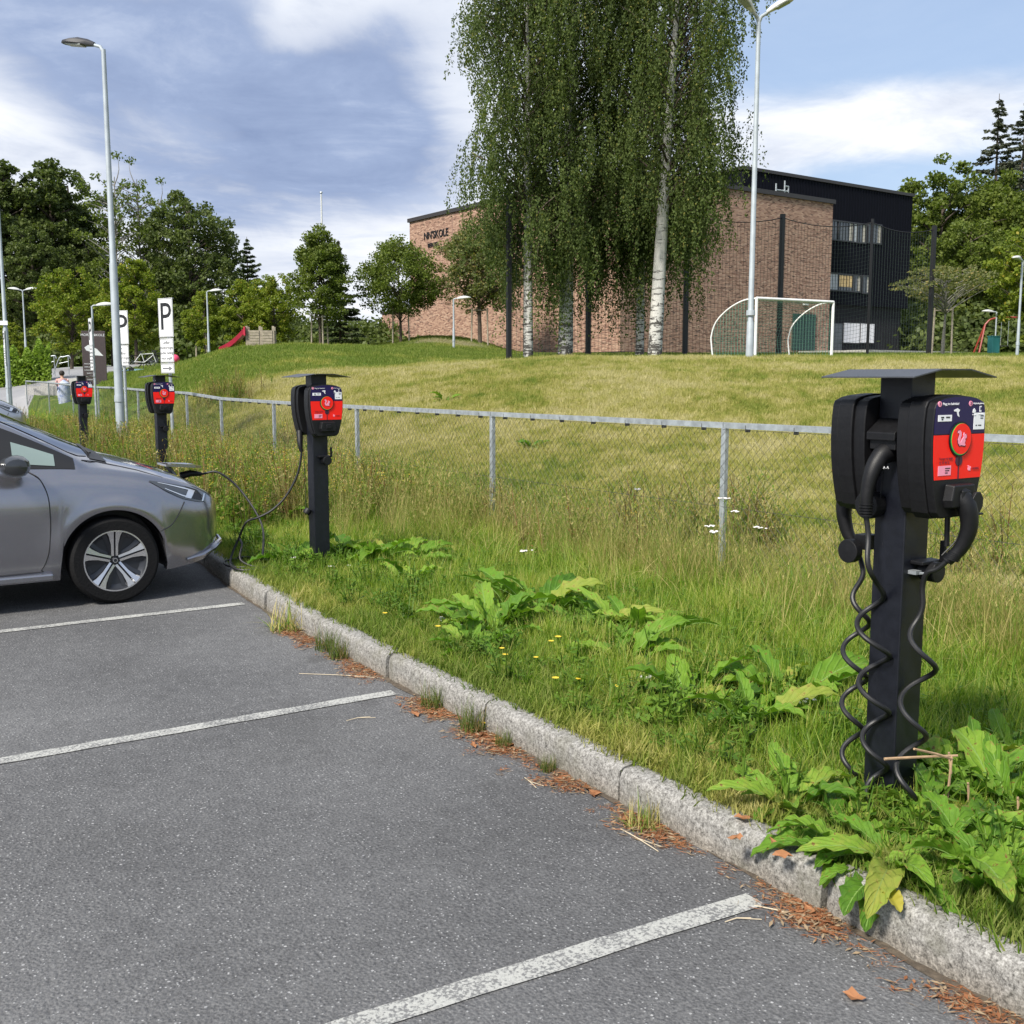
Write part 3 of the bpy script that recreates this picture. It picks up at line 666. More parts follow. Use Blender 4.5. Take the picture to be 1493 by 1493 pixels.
cp4 = charging_post(3.52, 18.6, 'farthest black charging post, smallest in view beside the tall grey lamp pole')
zb1 = .1
def local(p): return (p[0] - PX1, p[1] - PY1, p[2] - zb1)
def soft(P, k=6):
    P = [Vector(p) for p in P]
    for _ in range(k): P = [P[0]] + [(P[i - 1] + P[i] * 2 + P[i + 1]) / 4 for i in range(1, len(P) - 1)] + [P[-1]]
    return P
def coil(cx_, cy__, z1, z0, r, turns, ph=0, drift=(0, 0)):
    n = int(turns * 22); P_ = []
    for i in range(n + 1):
        f_ = i / n; a = ph + 2 * math.pi * turns * f_; rr2 = r * (1 - .22 * f_ + .12 * math.sin(5 * f_)) * min(1, .35 + f_ * 7)
        P_.append((cx_ + rr2 * math.cos(a) + drift[0] * f_, cy__ + rr2 * math.sin(a) + drift[1] * f_, z1 + (z0 - z1) * (f_ ** .92)))
    return P_
# plug parked in the hook on the lot side of the post
mb = MB(); mb.box((-.085, .0, 1.345), (.055, .10, .05)); mb.raw([(-.06, -.055, 1.42), (-.06, .055, 1.42), (-.125, .055, 1.375), (-.125, -.055, 1.375), (-.06, -.055, 1.40), (-.06, .055, 1.40), (-.125, .055, 1.350), (-.125, -.055, 1.350)], [(0, 1, 2, 3), (7, 6, 5, 4), (0, 3, 7, 4), (1, 5, 6, 2), (3, 2, 6, 7), (0, 4, 5, 1)])
o = mb.obj('plug_hook', m_plastic, cp, bevel=.003)
mb = MB(); pth = smooth_path([(-.075, .0, 1.315), (-.115, .0, 1.300), (-.150, .005, 1.250), (-.165, .01, 1.180), (-.165, .01, 1.115)], 6)
mb.tube([(p.x, p.y, p.z) for p in pth], [.036, .036, .036, .035, .034, .032, .031, .030, .029, .029, .028, .027, .026, .025, .024, .023, .022, .021, .021, .020, .020, .019, .018, .017, .0165][:len(pth)], 16)
for k in range(5): mb.tube([(-.165, .01, 1.150 - k * .009), (-.165, .01, 1.146 - k * .009)], .0225, 16)
mb.obj('charging_plug', m_plastic, cp, smooth=True, loc=(0, 0, -zb1)); o.location = (0, 0, -zb1)
place(text_mesh('A A', .012, m_white, .0003), 'lettering', cp, (-.128, -.030, 1.265 - zb1), (0, 0, -.5))
P_ = smooth_path([(-.165, .01, 1.11), (-.160, .0, 1.04), (-.185, -.02, .96), (-.155, -.03, .90)], 8)[:-1] + [Vector(p) for p in coil(-.108, .020, .90, .10, .054, 4.2, -2.2, (.0, -.06)) + [Vector((-.10 + (.045 + .03 * q_ / 40) * math.cos(2.1 + q_ * .33), -.045 + (.045 + .03 * q_ / 40) * math.sin(2.1 + q_ * .33), .10 - .05 * q_ / 40)) for q_ in range(2, 41)]]
mb = MB(); mb.tube(soft(P_), .0088, 10); mb.obj('coiled_cable', m_rubber, cp, smooth=True, loc=(0, 0, -zb1))
# plug in the front box, cable back to the post, second coil
mb = MB(); pth = smooth_path([(.0, -.200, 1.190), (.012, -.228, 1.150), (.022, -.232, 1.085), (.016, -.212, 1.02), (-.005, -.180, .975)], 6)
mb.tube(pth, [.034 - .016 * (i / (len(pth) - 1)) for i in range(len(pth))], 16)
for k in range(5): f_ = k / 5; mb.tube([Vector((.010 - .010 * f_, -.200 + .012 * f_, 1.005 - .026 * f_)), Vector((.009 - .010 * f_, -.199 + .012 * f_, 1.001 - .026 * f_))], .0235, 16)
mb.obj('charging_plug', m_plastic, cp, smooth=True, loc=(0, 0, -zb1))
mb = MB(); mb.prism([(.035 * math.cos(a) * .8, .035 * math.sin(a)) for a in [math.radians(22.5 + 45 * i) for i in range(8)]], -.250, -.238, M=Matrix.Translation((.036, 0, 1.165)))
mb.box((.052, -.24, 1.128), (.03, .02, .006)); mb.obj('plug_cap', m_plastic, cp, bevel=.002, loc=(0, 0, -zb1))
mb = MB(); mb.tube(smooth_path([(.035, -.2, 1.13), (.03, -.19, 1.05), (-.005, -.16, .99)], 6), .0025, 6); mb.tube([(.0, -.17, 1.12), (.01, -.165, 1.02)], .0085, 8); mb.obj('cap_string', m_rubber, cp, loc=(0, 0, -zb1))
P_ = smooth_path([(-.005, -.180, .975), (-.012, -.15, .945), (-.02, -.12, .93), (-.012, -.10, .88), (-.01, -.105, .82)], 8)[:-1] + [Vector(p) for p in coil(-.020, -.122, .80, .09, .052, 3.2, .8, (-.07, .0)) + [Vector((-.095 + (.05 + .02 * q_ / 30) * math.cos(2.0 + q_ * .33), -.115 + (.05 + .02 * q_ / 30) * math.sin(2.0 + q_ * .33), .09 - .05 * q_ / 30)) for q_ in range(2, 31)]]
mb = MB(); mb.tube(soft(P_), .0088, 10); mb.obj('coiled_cable', m_rubber, cp, smooth=True, loc=(0, 0, -zb1))
mb = MB(); mb.box((-.01, -.075, .925), (.05, .03, .012)); mb.tube([(-.03, -.10, .925), (-.01, -.112, .925), (.012, -.10, .925)], .004, 6); mb.obj('cable_clamp', m_galv, cp, loc=(0, 0, -zb1))
# rear plug and its coil
mb = MB(); pth = smooth_path([(.0, .200, 1.190), (-.01, .222, 1.150), (-.016, .224, 1.085), (-.01, .21, 1.02), (.0, .185, .975)], 6)
mb.tube(pth, [.034 - .016 * (i / (len(pth) - 1)) for i in range(len(pth))], 16); mb.obj('charging_plug', m_plastic, cp, smooth=True, loc=(0, 0, -zb1))
P_ = smooth_path([(.0, .185, .975), (-.02, .14, .93), (-.03, .11, .86)], 8)[:-1] + [Vector(p) for p in coil(-.035, .135, .84, .05, .045, 4.2, 2.0)]
mb = MB(); mb.tube(soft(P_), .0088, 10); mb.obj('coiled_cable', m_rubber, cp, smooth=True, loc=(0, 0, -zb1))
mb = MB(); mb.lathe([(0, .0), (.042, .0), (.045, .02), (.045, .05), (0, .052)], 24, M=Matrix.Translation((-.062, .055, 1.135)) @ Matrix.Rotation(-math.pi / 2, 4, 'Y')); mb.lathe([(0, .0), (.040, .0), (.040, .03), (0, .032)], 24, M=Matrix.Translation((-.062, .14, .97)) @ Matrix.Rotation(-math.pi / 2, 4, 'Y')); mb.box((-.02, .12, 1.0), (.06, .05, .05))
mb.obj('spare_holder', m_plastic, cp, bevel=.002, loc=(0, 0, -zb1))
mb = MB(); mb.tube([(-.085, .01, 1.30), (-.088, .02, 1.14)], .002, 6); mb.obj('cap_string', m_rubber, cp, loc=(0, 0, -zb1))
# second post: plug under the rear box and dangling cap
mb = MB(); mb.tube(smooth_path([(-.10, .10, 1.14), (-.115, .06, 1.05), (-.11, .05, .99)], 5), [.026 - .0012 * i for i in range(11)], 12); mb.obj('charging_plug', m_plastic, cp2, smooth=True, loc=(0, 0, -.1))
mb = MB(); mb.tube([(-.10, .03, 1.02), (-.104, .0, .56)], .0022, 6); mb.obj('cap_string', m_rubber, cp2, loc=(0, 0, -.1))
mb = MB(); mb.lathe([(0, 0), (.026, .0), (.030, .02), (.026, .04), (0, .045)], 14, M=Matrix.Translation((-.104, .0, .52)) @ Matrix.Rotation(.6, 4, 'Y')); mb.obj('plug_cap', m_plastic, cp2, smooth=True, loc=(0, 0, -.1))

# ------------------------------------------------------------------ chain link fence
fence = thing('chain_link_fence', 'long galvanised chain link fence with a top rail between verge and lawn', 'fence', (5.4, 8, 0))
def floc(p): return (p[0] - 5.4, p[1] - 8, p[2])
FH = 1.2
FZ = [max(0.0, gz(x, y) - .02) if i > 7 else (0.0 if i < 7 else .06) for i, (x, y) in enumerate(FENCE)]
FTOP = [1.2 + z * .9 for z in FZ]
for i, (x, y) in enumerate(FENCE):
    mb = MB(); mb.box((0, 0, FTOP[i] / 2 - .15 + FZ[i] * .5 - .01), (.042, .042, FTOP[i] - FZ[i] + .28)); mb.obj('fence_post', m_galv, fence, loc=floc((x, y, 0)), rot=(0, 0, .1), bevel=.004)
for i in range(len(FENCE) - 1):
    a = Vector((*FENCE[i], FTOP[i])); b_ = Vector((*FENCE[i + 1], FTOP[i + 1])); d_ = b_ - a
    M_ = Matrix.Translation(a - Vector((5.4, 8, 0))) @ d_.to_track_quat('X', 'Z').to_matrix().to_4x4()
    mb = MB(); L = d_.length; mb.box((L / 2, 0, 0), (L - .006, .044, .042), M=M_)
    mb.box((L * .5, 0, 0), (.10, .047, .046), M=M_)
    mb.obj('top_rail', m_galv, fence)
    tie = MB(); nt = int(L / .42)
    for k in range(nt): c_ = a.lerp(b_, (k + .5) / nt); tie.box((c_.x - 5.4, c_.y - 8, c_.z - .018), (.048, .004, .05))
    tag(tie.obj('wire_tie', m_wire, fence), kind='stuff')
cum = [0.0]
for i in range(len(FENCE) - 1): cum.append(cum[-1] + math.dist(FENCE[i], FENCE[i + 1]))
fx_ = [p[0] for p in FENCE]; fy_ = [p[1] for p in FENCE]
def fpt(s_, z_, off):
    return (float(np.interp(s_, cum, fx_)) - 5.4 + off, float(np.interp(s_, cum, fy_)) - 8, z_ + float(np.interp(s_, cum, FZ)) * .95)
mb = MB(); sp = .072; hh = 1.15; s0 = -hh
while s0 < cum[-1]:
    for sgn in (1, -1):
        a0, a1 = (s0, s0 + hh * .95) if sgn > 0 else (s0 + hh * .95, s0)
        N = 1 if s0 < 23 else 2; pts = []
        for k in range(5):
            f_ = k / 4; sq = a0 + (a1 - a0) * f_
            pts.append((sq, .02 + hh * f_))
        pts = [p for p in pts if 0 <= p[0] <= cum[-1]]
        if len(pts) > 1: mb.tube([fpt(p[0], p[1], .0018 * sgn - .022 + .004 * math.sin(p[0] * 9 + p[1] * 7)) for p in pts], .0012, 3, caps=False)
    s0 += sp if s0 < 16 else sp * 1.5
for zq in (.03, 1.17, .6): mb.tube([fpt(s_, zq, -.02) for s_ in np.arange(0, cum[-1], 1.0)], .002, 4, caps=False)
tag(mb.obj('wire_mesh', m_wire, fence), kind='stuff')

# ------------------------------------------------------------------ lamps and signs
def pole_lamp(px, v, ytop, label, heads, h_step=None, r0=.085, r1=.04, group='street lamps', base=None, ybase=None, hs=1.0, mt=None, housing=None):
    p = at(px, v); zb_ = p.z if base is None else base; zt = ZT(ytop, v); h = zt - zb_
    t_ = thing('street_lamp', label, 'street lamp', (p.x, p.y, zb_), -YAW, group); mt = mt or m_pole; housing = housing or m_lampw
    mb = MB(); hs_ = h * .40 if h_step is None else h_step
    mb.tube([(0, 0, -.2), (0, 0, hs_), (0, 0, hs_ + .06), (0, 0, h)], [r0, r0 * .82, r0 * .66, r1], 16); mb.obj('pole', mt, t_, smooth=True)
    mb = MB(); mb.tube([(0, 0, h * .14), (0, 0, h * .14 + .12)], [r0 * 1.1, r0 * 1.05], 16); mb.obj('pole_collar', mt, t_, smooth=True)
    for (dx, dy, rise, L, tilt) in heads:
        d_ = Vector((dx, dy, 0)).normalized()
        Mx = Matrix.Translation((0, 0, h)) @ Matrix(((d_.x, -d_.y, 0, 0), (d_.y, d_.x, 0, 0), (0, 0, 1, 0), (0, 0, 0, 1)))
        mb = MB(); mb.tube([(0, 0, -.05), (.06 * hs, 0, rise * .5), (.22 * hs, 0, rise)], [r1 * .9, r1 * .8, r1 * .75], 10, M=Mx); mb.obj('arm', mt, t_, smooth=True)
        Mh = Mx @ Matrix.Translation((.18 * hs, 0, rise)) @ Matrix.Rotation(-tilt, 4, 'Y')
        prof = [(0, .045), (.05, .065), (.16, .085), (.34, .13), (.52, .145), (.64, .12), (.70, .06)]
        rows = []
        for x_, w_ in prof:
            x_ *= L / .7 ; w_ *= L / .7; tz = .105 * L / .7 * math.sin(math.pi * min(1, (x_ / L * .85 + .12)))
            rows.append([(x_, w_ * c_, z_) for c_, z_ in ((-1, -.012), (-.92, tz * .55), (-.5, tz * .95), (0, tz * 1.05), (.5, tz * .95), (.92, tz * .55), (1, -.012), (.9, -.03), (-.9, -.03), (-1, -.012))])
        mb = MB(); mb.grid([[tuple(Mh @ Vector(p_)) for p_ in r_] for r_ in rows]); n_ = 10
        mb.f.append(list(range(9, -1, -1))); mb.m.append(0); mb.f.append([(len(rows) - 1) * 10 + k for k in range(10)]); mb.m.append(0)
        hd = mb.obj('lamp_head', housing, t_, smooth=True)
        mb = MB(); mb.box((L * .60, 0, -.034), (L * .48, L * .30, .02), M=Mh); mb.obj('lens', m_lens, hd)
    return t_
PI = math.pi
pole_lamp(172.5, 20.5, 72, 'tall grey street lamp with one dark flat head, standing beside the far charging posts', [(-1, .25, .10, .66, .13)], h_step=3.6, r0=.085, r1=.04, housing=m_lampd)
pole_lamp(1092, 25.5, 30, 'tall pale street lamp with two heads on the crest beside the football goal', [(-.75, -.65, .14, .62, .45), (.92, -.4, .16, .62, .38)], h_step=.9, r0=.10, r1=.05)
pole_lamp(12, 42, 300, 'tall grey street lamp pole at the far left edge carrying a small parking sign', [(-1, .1, .1, .66, .12)], h_step=3.4, r0=.11, r1=.05)
mb = MB(); mb.box((-.05, -.13, 3.62), (.42, .02, .16)); mb.obj('name_plate', m_sign, bpy.data.objects['street_lamp.002'])
pole_lamp(40, 72, 424, 'pale double headed lamp rising behind the green hedge', [(-1, 0, .08, .75, .12), (1, 0, .08, .75, .12)], r0=.09, hs=1.2)
pole_lamp(139, 46, 446, 'small lamp with one pale head above the brown information board', [(1, .3, .03, .75, .08)], r0=.07)
pole_lamp(306, 56, 425, 'slim lamp with pale head left of the red slide', [(1, 0, .03, .62, .08)], r0=.07)
pole_lamp(662, 55, 436, 'small curved lamp in front of the brick wall, left of the net posts', [(1, 0, .03, .7, .08)], r0=.07)
pole_lamp(1481, 39, 380, 'slim pale lamp at the right edge of the lawn', [(-.6, -.6, .02, .62, .08)], r0=.06)
pole_lamp(1448, 58, 455, 'smallest lamp, white, by the red swing frame', [(-1, 0, .02, .6, .08)], r0=.05)

def sign_plate(par, name, w_, h_, z, items, y=-.05):
    mb = MB(); mb.box((0, y, z), (w_, .012, h_)); pl = mb.obj(name, m_sign, par, bevel=.002)
    fr = MB()
    for sx_ in (-1, 1): fr.box((sx_ * (w_ / 2 - .012), y - .008, z), (.006, .002, h_ - .02))
    for sz_ in (-1, 1): fr.box((0, y - .008, z + sz_ * (h_ / 2 - .012)), (w_ - .02, .002, .006))
    tag(fr.obj('border', m_signink, pl), kind='stuff')
    for s2, x_, z_, sz, mt_ in items:
        if s2 == '->':
            a_ = MB(); a_.prism([(-.13, -.012), (.05, -.012), (.05, -.04), (.14, 0), (.05, .04), (.05, .012), (-.13, .012)], y - .010, y - .006, M=Matrix.Translation((x_, 0, z_)) @ Matrix.Diagonal((sz, 1, sz, 1))); a_.obj('arrow', mt_, pl)
        else: place(text_mesh(s2, sz, mt_, .001), 'lettering', pl, (x_, y - .009, z_))
    return pl
def parking_sign(px, v, ytop, label, rz, arrow=True, extra=None, wd=.42, pole=True):
    p = at(px, v); h = ZT(ytop, v) - p.z
    t_ = thing('parking_sign', label, 'road sign', (p.x, p.y, p.z), rz, 'parking signs')
    if pole:
        mb = MB(); mb.tube([(0, 0, -.2), (0, 0, h)], .03, 12); mb.obj('pole', m_galv, t_, smooth=True)
    z = h - .34
    sign_plate(t_, 'letter_plate', wd, .68, z, [('P', 0, -0.0 + z, .68, m_signink)])
    z2 = z - .34 - .02 - .21
    sign_plate(t_, 'text_plate', wd * .93, .42, z2, [(s2, 0, z2 + .14 - .092 * i, .075, m_wsign) for i, s2 in enumerate(extra or ['Ladbar', 'motorvogn', 'under lading', 'mot avgift'])])
    if arrow: z3 = z2 - .21 - .02 - .085; sign_plate(t_, 'arrow_plate', wd * .93, .17, z3, [('->', 0, z3, 1.0, m_wsign)])
    return t_
parking_sign(248.5, 19.2, 435, 'white parking sign with black P, text plate and arrow plate, rightmost of the row', -YAW - .62, wd=.40)
parking_sign(182, 22.2, 453, 'white parking sign with black P behind the tall lamp pole, wheelchair plate below', -YAW - .35, arrow=False, extra=['+', 'Ladbar', 'motorvogn', 'under lading'], wd=.36)
parking_sign(138, 27.5, 464, 'narrow white parking sign seen nearly edge on before the brown board', -YAW - 1.0, wd=.36)
parking_sign(11, 41.4, 482, 'small white parking sign on the far left lamp pole', -YAW - 1.0, wd=.36, pole=True)

# information board
p = at(139, 45); t_ = thing('information_board', 'dark brown information board with pale arrow map and white lettering', 'sign', (p.x, p.y, p.z - .1), -YAW + .32)
mb = MB(); mb.box((0, 0, 1.15), (.92, .26, 2.3)); bd = mb.obj('board', m_board, t_, bevel=.01)
for s2, x_, z_, sz in [('MORTEN', -.2, 2.13, .14), ('SKOLE', .24, 2.13, .14), ('INNGANG A', -.2, .95, .07), ('INNGANG B', -.2, .82, .07), ('INNGANG C', -.2, .69, .07), ('IDRETT', -.2, .56, .07), ('PARKERING', -.2, .43, .07), ('SYKKEL', -.2, .30, .07)]:
    place(text_mesh(s2, sz, m_white, .002), 'lettering', bd, (x_, -.135, z_))
mb = MB(); mb.prism([(-.36, 1.62), (-.30, 1.50), (-.05, 1.42), (.05, 1.30), (.36, 1.28), (.12, 1.56), (.0, 1.62), (-.02, 1.74), (-.22, 1.72)], -.137, -.128); mb.obj('map_shape', m_pink if False else m_sign, bd)

# ------------------------------------------------------------------ the grey car
def car(name, label, loc, rz, paint, full=True):
    t_ = thing(name, label, 'car', loc, rz)
    I = lambda x, xs, ys: float(np.interp(x, xs, ys))
    WX = [-3.63, -3.58, -3.45, -3.2, -2.8, .15, .35, .5, .62, .72, .79, .83, .85]; WY = [.30, .55, .74, .84, .885, .895, .885, .865, .83, .75, .62, .45, .22]
    BX = [-3.63, -3.5, -3.3, -3.1, .3, .57, .70, .78, .85]; BZ = [.42, .32, .27, .20, .19, .22, .26, .33, .44]
    SX = [-3.63, -3.55, -3.4, -3.2, -2.5, -1.5, -.7, -.27, 0, .2, .35, .5, .62, .72, .80, .85]; SZ = [.62, .90, .98, 1.0, .985, .96, .945, .935, .915, .885, .85, .805, .755, .705, .645, .58]
    CX = [-3.63, -3.55, -3.45, -3.3, -3.1, -2.8, -2.2, -1.6, -1.1, -.65, -.3, 0, .12, .3, .5, .62, .72, .80, .85]; CZ = [.64, .98, 1.08, 1.26, 1.39, 1.47, 1.54, 1.555, 1.50, 1.335, 1.17, 1.025, .985, .935, .865, .81, .745, .67, .59]
    RX = [-3.63, -3.55, -3.4, -3.2, -2.9, -2.2, -1.6, -1.1, -.65, -.47, -.32, -.2, -.1]; RZ_ = [.63, .95, 1.05, 1.20, 1.33, 1.44, 1.465, 1.405, 1.25, 1.155, 1.07, 1.0, .965]
    RYX = [-3.63, -3.4, -3.0, -1.6, -.65, -.3, -.1]; RYY = [.3, .6, .60, .60, .655, .72, .76]
    wx = lambda x: I(x, WX, WY)
    def arch(x, xc, R=.352): d2 = R * R - (x - xc) ** 2; return (.30 + math.sqrt(d2)) if d2 > 0 else 0
    zbv = lambda x: max(I(x, BX, BZ), arch(x, 0), arch(x, -2.70))
    def sidey(x, z):
        """half width of the flank at height z"""
        b0 = I(x, BX, BZ); s0 = I(x, SX, SZ); q = max(0, min(1, (z - b0) / (s0 - b0)))
        pr = float(np.interp(q, [0, .08, .25, .5, .66, .74, .86, .95, 1], [.935, .955, .978, .992, 1.0, .993, .975, .945, .905]))
        fl = 0
        for xc in (0, -2.7):
            r_ = math.hypot(x - xc, z - .30)
            if z > .2: fl = max(fl, .018 * math.exp(-((r_ - .38) / .05) ** 2))
        return wx(x) * pr + fl
    def upper(x, tt):
        """tt 0..1 shoulder to rail, 1..2 rail to centre line"""
        ys_, zs_ = sidey(x, I(x, SX, SZ)), I(x, SX, SZ); zc = I(x, CX, CZ)
        if x > -.1: k_ = 0
        else: k_ = min(1, (-.1 - x) / .1)
        yr_h, zr_h = ys_ * .80, zs_ + (zc - zs_) * .45
        yr_c, zr_c = I(x, RYX, RYY), I(x, RX, RZ_)
        yr = yr_h * (1 - k_) + min(yr_c, ys_ * .97) * k_; zr = zr_h * (1 - k_) + zr_c * k_
        if tt <= 1:
            bow = .012 * math.sin(math.pi * tt) * k_
            return (x, ys_ + (yr - ys_) * tt + bow, zs_ + (zr - zs_) * tt)
        q = tt - 1; return (x, yr * (1 - q), zr + (zc - zr) * math.sin(q * math.pi / 2) ** .9)
    xs = sorted(set([round(v_, 4) for v_ in list(np.linspace(-3.63, .85, 60)) + list(np.linspace(-.354, .354, 29)) + list(np.linspace(-3.054, -2.346, 29)) + [.72, .76, .80, .82, .835, .845, -3.6, -3.61, -3.55, -3.4]]))
    xs = [x for i, x in enumerate(xs) if i == 0 or x - xs[i - 1] > .002]
    rows = []
    for x in xs:
        zb0 = zbv(x); zs_ = I(x, SX, SZ); r_ = []
        r_.append((x, sidey(x, zb0) - .07, zb0))
        for k in range(13): z = zb0 + (zs_ - zb0) * k / 12; r_.append((x, sidey(x, z), z))
        for tt in (.33, .67, 1, 1.15, 1.35, 1.6, 1.8, 2): r_.append(upper(x, tt))
        rows.append(r_)
    mb = MB()
    mb.grid(rows, flip=True); mb.grid([[(a, -b_, c_) for a, b_, c_ in r_] for r_ in rows])
    nr_ = len(rows[0])
    for R_, fl in ((rows[0], False), (rows[-1], True)):   # close tail and nose
        L_ = [R_, [(a, -b_, c_) for a, b_, c_ in R_]]; mb.grid(L_, flip=not fl)
    body = mb.obj('body', paint, t_, smooth=True, angle=38)
    # floor and wheel wells
    mb = MB(); mb.box((-1.35, 0, .24), (1.95, 1.5, .06)); mb.box((-1.6, 0, .58), (2.6, 1.16, .50)); mb.box((.40, 0, .35), (.4, 1.1, .25))
    mb.obj('underbody', m_trim, t_)
    def on(x, z, o_=.003, sgn=-1): return (x, sgn * (sidey(x, z) + o_), z)
    def upn(x, tt, o_=.004, sgn=-1):
        a, b_, c_ = upper(x, tt); return (a, sgn * (b_ + o_ * .8), c_ + o_ * .6)
    for sgn in (-1, 1):
        fl = sgn > 0
        # side glass with black surround
        for x0, x1, t0, t1, mt_, nm, o_ in [(-.22, -2.95, .03, .90, m_trim, 'window_surround', .003), (-.345, -.60, .14, .64, m_gl_light if full else m_gl_car, 'quarter_window', .007), (-.68, -1.50, .12, .84, m_gl_car, 'side_window', .007), (-1.62, -2.45, .12, .84, m_gl_car, 'side_window', .007)]:
            mb = MB(); n = 30; mb.grid([[upn(x0 + (x1 - x0) * i / n, t0 + (t1 - t0) * j / 6, o_, sgn) for j in range(7)] for i in range(n + 1)], flip=fl); mb.obj(nm, mt_, t_, smooth=True)
        # door and panel gaps
        gaps = [[(-.52, .935), (-.452, .883), (-.411, .771), (-.404, .629), (-.41, .50), (-.426, .378), (-.47, .28), (-.55, .262), (-1.45, .262), (-1.55, .30), (-1.58, .5), (-1.57, .93)],
                [(-1.60, .93), (-1.61, .5), (-1.6, .28), (-1.8, .265), (-2.2, .30), (-2.34, .45)], [(.49, .674), (.40, .53), (.305, .483)]]
        for gp in gaps:
            mb = MB(); Q = smooth_path([(a, 0, b_) for a, b_ in gp], 6); mb.tube([on(q_.x, q_.z, .0, sgn) for q_ in Q], .0042, 5); mb.obj('panel_gap', m_trim, t_)
        # bonnet shut line
        mb = MB(); mb.tube([upn(x, tt, .000, sgn) for x, tt in [(-.16, .9), (-.05, .85), (.1, .75), (.2, .55), (.28, .30), (.36, .05)]], .004, 5); mb.obj('panel_gap', m_trim, t_)
        mb = MB(); mb.box((-1.1, sgn * .865, .225), (1.4, .05, .055)); mb.obj('sill', paint, t_, bevel=.015)
        # door handle
        mb = MB(); mb.tube([on(-1.25, .80, .02, sgn), on(-1.35, .805, .03, sgn), on(-1.45, .805, .02, sgn)], .013, 8); mb.obj('door_handle', paint, t_, smooth=True)
        # headlamp
        mb = MB(); A_ = [(.255, .838), (.40, .808), (.52, .778), (.64, .735), (.685, .71)]; B_ = [(.255, .830), (.37, .755), (.47, .700), (.58, .668), (.66, .655)]
        def lampg(o_, a0, a1, b0, b1, mt_, nm, par):
            m2 = MB(); Q = []
            for i in range(13):
                f_ = a0 + (a1 - a0) * i / 12; a_ = (np.interp(f_, [0, .3, .55, .85, 1], [q_[0] for q_ in A_]), np.interp(f_, [0, .3, .55, .85, 1], [q_[1] for q_ in A_])); c_ = (np.interp(f_, [0, .3, .55, .85, 1], [q_[0] for q_ in B_]), np.interp(f_, [0, .3, .55, .85, 1], [q_[1] for q_ in B_]))
                Q.append([on(float(a_[0] + (c_[0] - a_[0]) * g_), float(min(a_[1] + (c_[1] - a_[1]) * g_, I(a_[0], SX, SZ))), o_, sgn) for g_ in (b0, (b0 * 2 + b1) / 3, (b0 + 2 * b1) / 3, b1)])
            m2.grid(Q, flip=fl); return m2.obj(nm, mt_, par, smooth=True)
        hl = lampg(.006, 0, 1, 0, 1, m_hl, 'headlight', t_)
        lampg(.009, .12, .62, .12, .22, m_hlw, 'light_strip', hl); lampg(.009, .60, .72, .12, .85, m_hlw, 'light_strip', hl); lampg(.009, .25, .62, .72, .80, m_hlw, 'light_strip', hl); lampg(.009, .92, .95, .1, .9, m_hlw, 'light_strip', hl); lampg(.008, .72, .9, .3, .8, m_rimd, 'reflector', hl)
        # fog insert and lip
        mb = MB(); mb.raw([on(.70, .44, .002, sgn), on(.775, .45, .002, sgn), on(.785, .39, .002, sgn), on(.71, .36, .002, sgn)], [(0, 1, 2, 3) if sgn < 0 else (3, 2, 1, 0)]); mb.obj('fog_recess', m_trim, t_)
        mb = MB(); mb.tube([on(.50, .255, .0, sgn), on(.62, .275, .006, sgn), on(.72, .31, .015, sgn), (.81, sgn * .60, .335), (.845, sgn * .42, .345)], [.012, .02, .024, .022, .018], 8); mb.obj('bumper_lip', paint, t_, smooth=True)
        # mirror
        mb = MB(); Mm = Matrix.Translation((-.62, sgn * 1.0, .985))
        rws = []
        for i, (yy, s_) in enumerate([(-.105, .25), (-.095, .7), (-.05, .96), (0, 1), (.05, .95), (.10, .8), (.115, .45)]):
            rws.append([tuple(Mm @ Vector((.095 * s_ * math.cos(a) - .0, yy * -sgn, .072 * s_ * math.sin(a) * (1 + .12 * math.cos(a))))) for a in [2 * PI * k / 14 for k in range(15)]])
        mb.grid(rws, flip=sgn < 0); mb.f.append(list(range(15))); mb.m.append(0); mb.f.append([6 * 15 + k for k in range(15)]); mb.m.append(0)
        mr = mb.obj('wing_mirror', m_silver if False else mat('mirror_shell', (.035, .037, .04), .25, .3, coat=.6), t_, smooth=True)
        mb = MB(); mb.tube([(-.60, sgn * .93, .95), (-.57, sgn * .86, .925)], .022, 8); mb.obj('mirror_stalk', m_trim, t_)
    # windscreen, bonnet cowl, rear screen
    mb = MB(); n = 14
    mb.grid([[(lambda p_: (p_[0], s_ * p_[1], p_[2] + .004))(upper(-.10 - .98 * i / n, tt)) for (s_, tt) in [(-1, 1.08), (-1, 1.25), (-1, 1.5), (-1, 1.75), (-1, 2), (1, 1.75), (1, 1.5), (1, 1.25), (1, 1.08)]] for i in range(n + 1)], flip=False); mb.obj('windscreen', m_gl_car, t_, smooth=True)
    mb = MB(); mb.grid([[(lambda p_: (p_[0], s_ * p_[1], p_[2] + .005))(upper(.02 - .11 * i / 2, tt)) for (s_, tt) in [(-1, 1.0), (-1, 1.25), (-1, 1.5), (-1, 1.75), (-1, 2), (1, 1.75), (1, 1.5), (1, 1.25), (1, 1.0)]] for i in range(3)]); mb.obj('cowl', m_trim, t_, smooth=True)
    mb = MB(); mb.tube([(-.02, .35, 1.035), (-.05, -.05, 1.055), (-.07, -.55, 1.025)], .008, 6); mb.obj('wiper', m_trim, t_)
    mb = MB(); mb.grid([[(lambda p_: (p_[0] - .004, s_ * p_[1], p_[2] + .006))(upper(-3.12 - .30 * i / 4, tt)) for (s_, tt) in [(-1, 1.2), (-1, 1.6), (-1, 2), (1, 1.6), (1, 1.2)]] for i in range(5)]); mb.obj('rear_window', m_gl_car, t_, smooth=True)
    mb = MB(); mb.box((.845, 0, .52), (.03, .60, .20)); mb.obj('grille', m_trim, t_, bevel=.01)
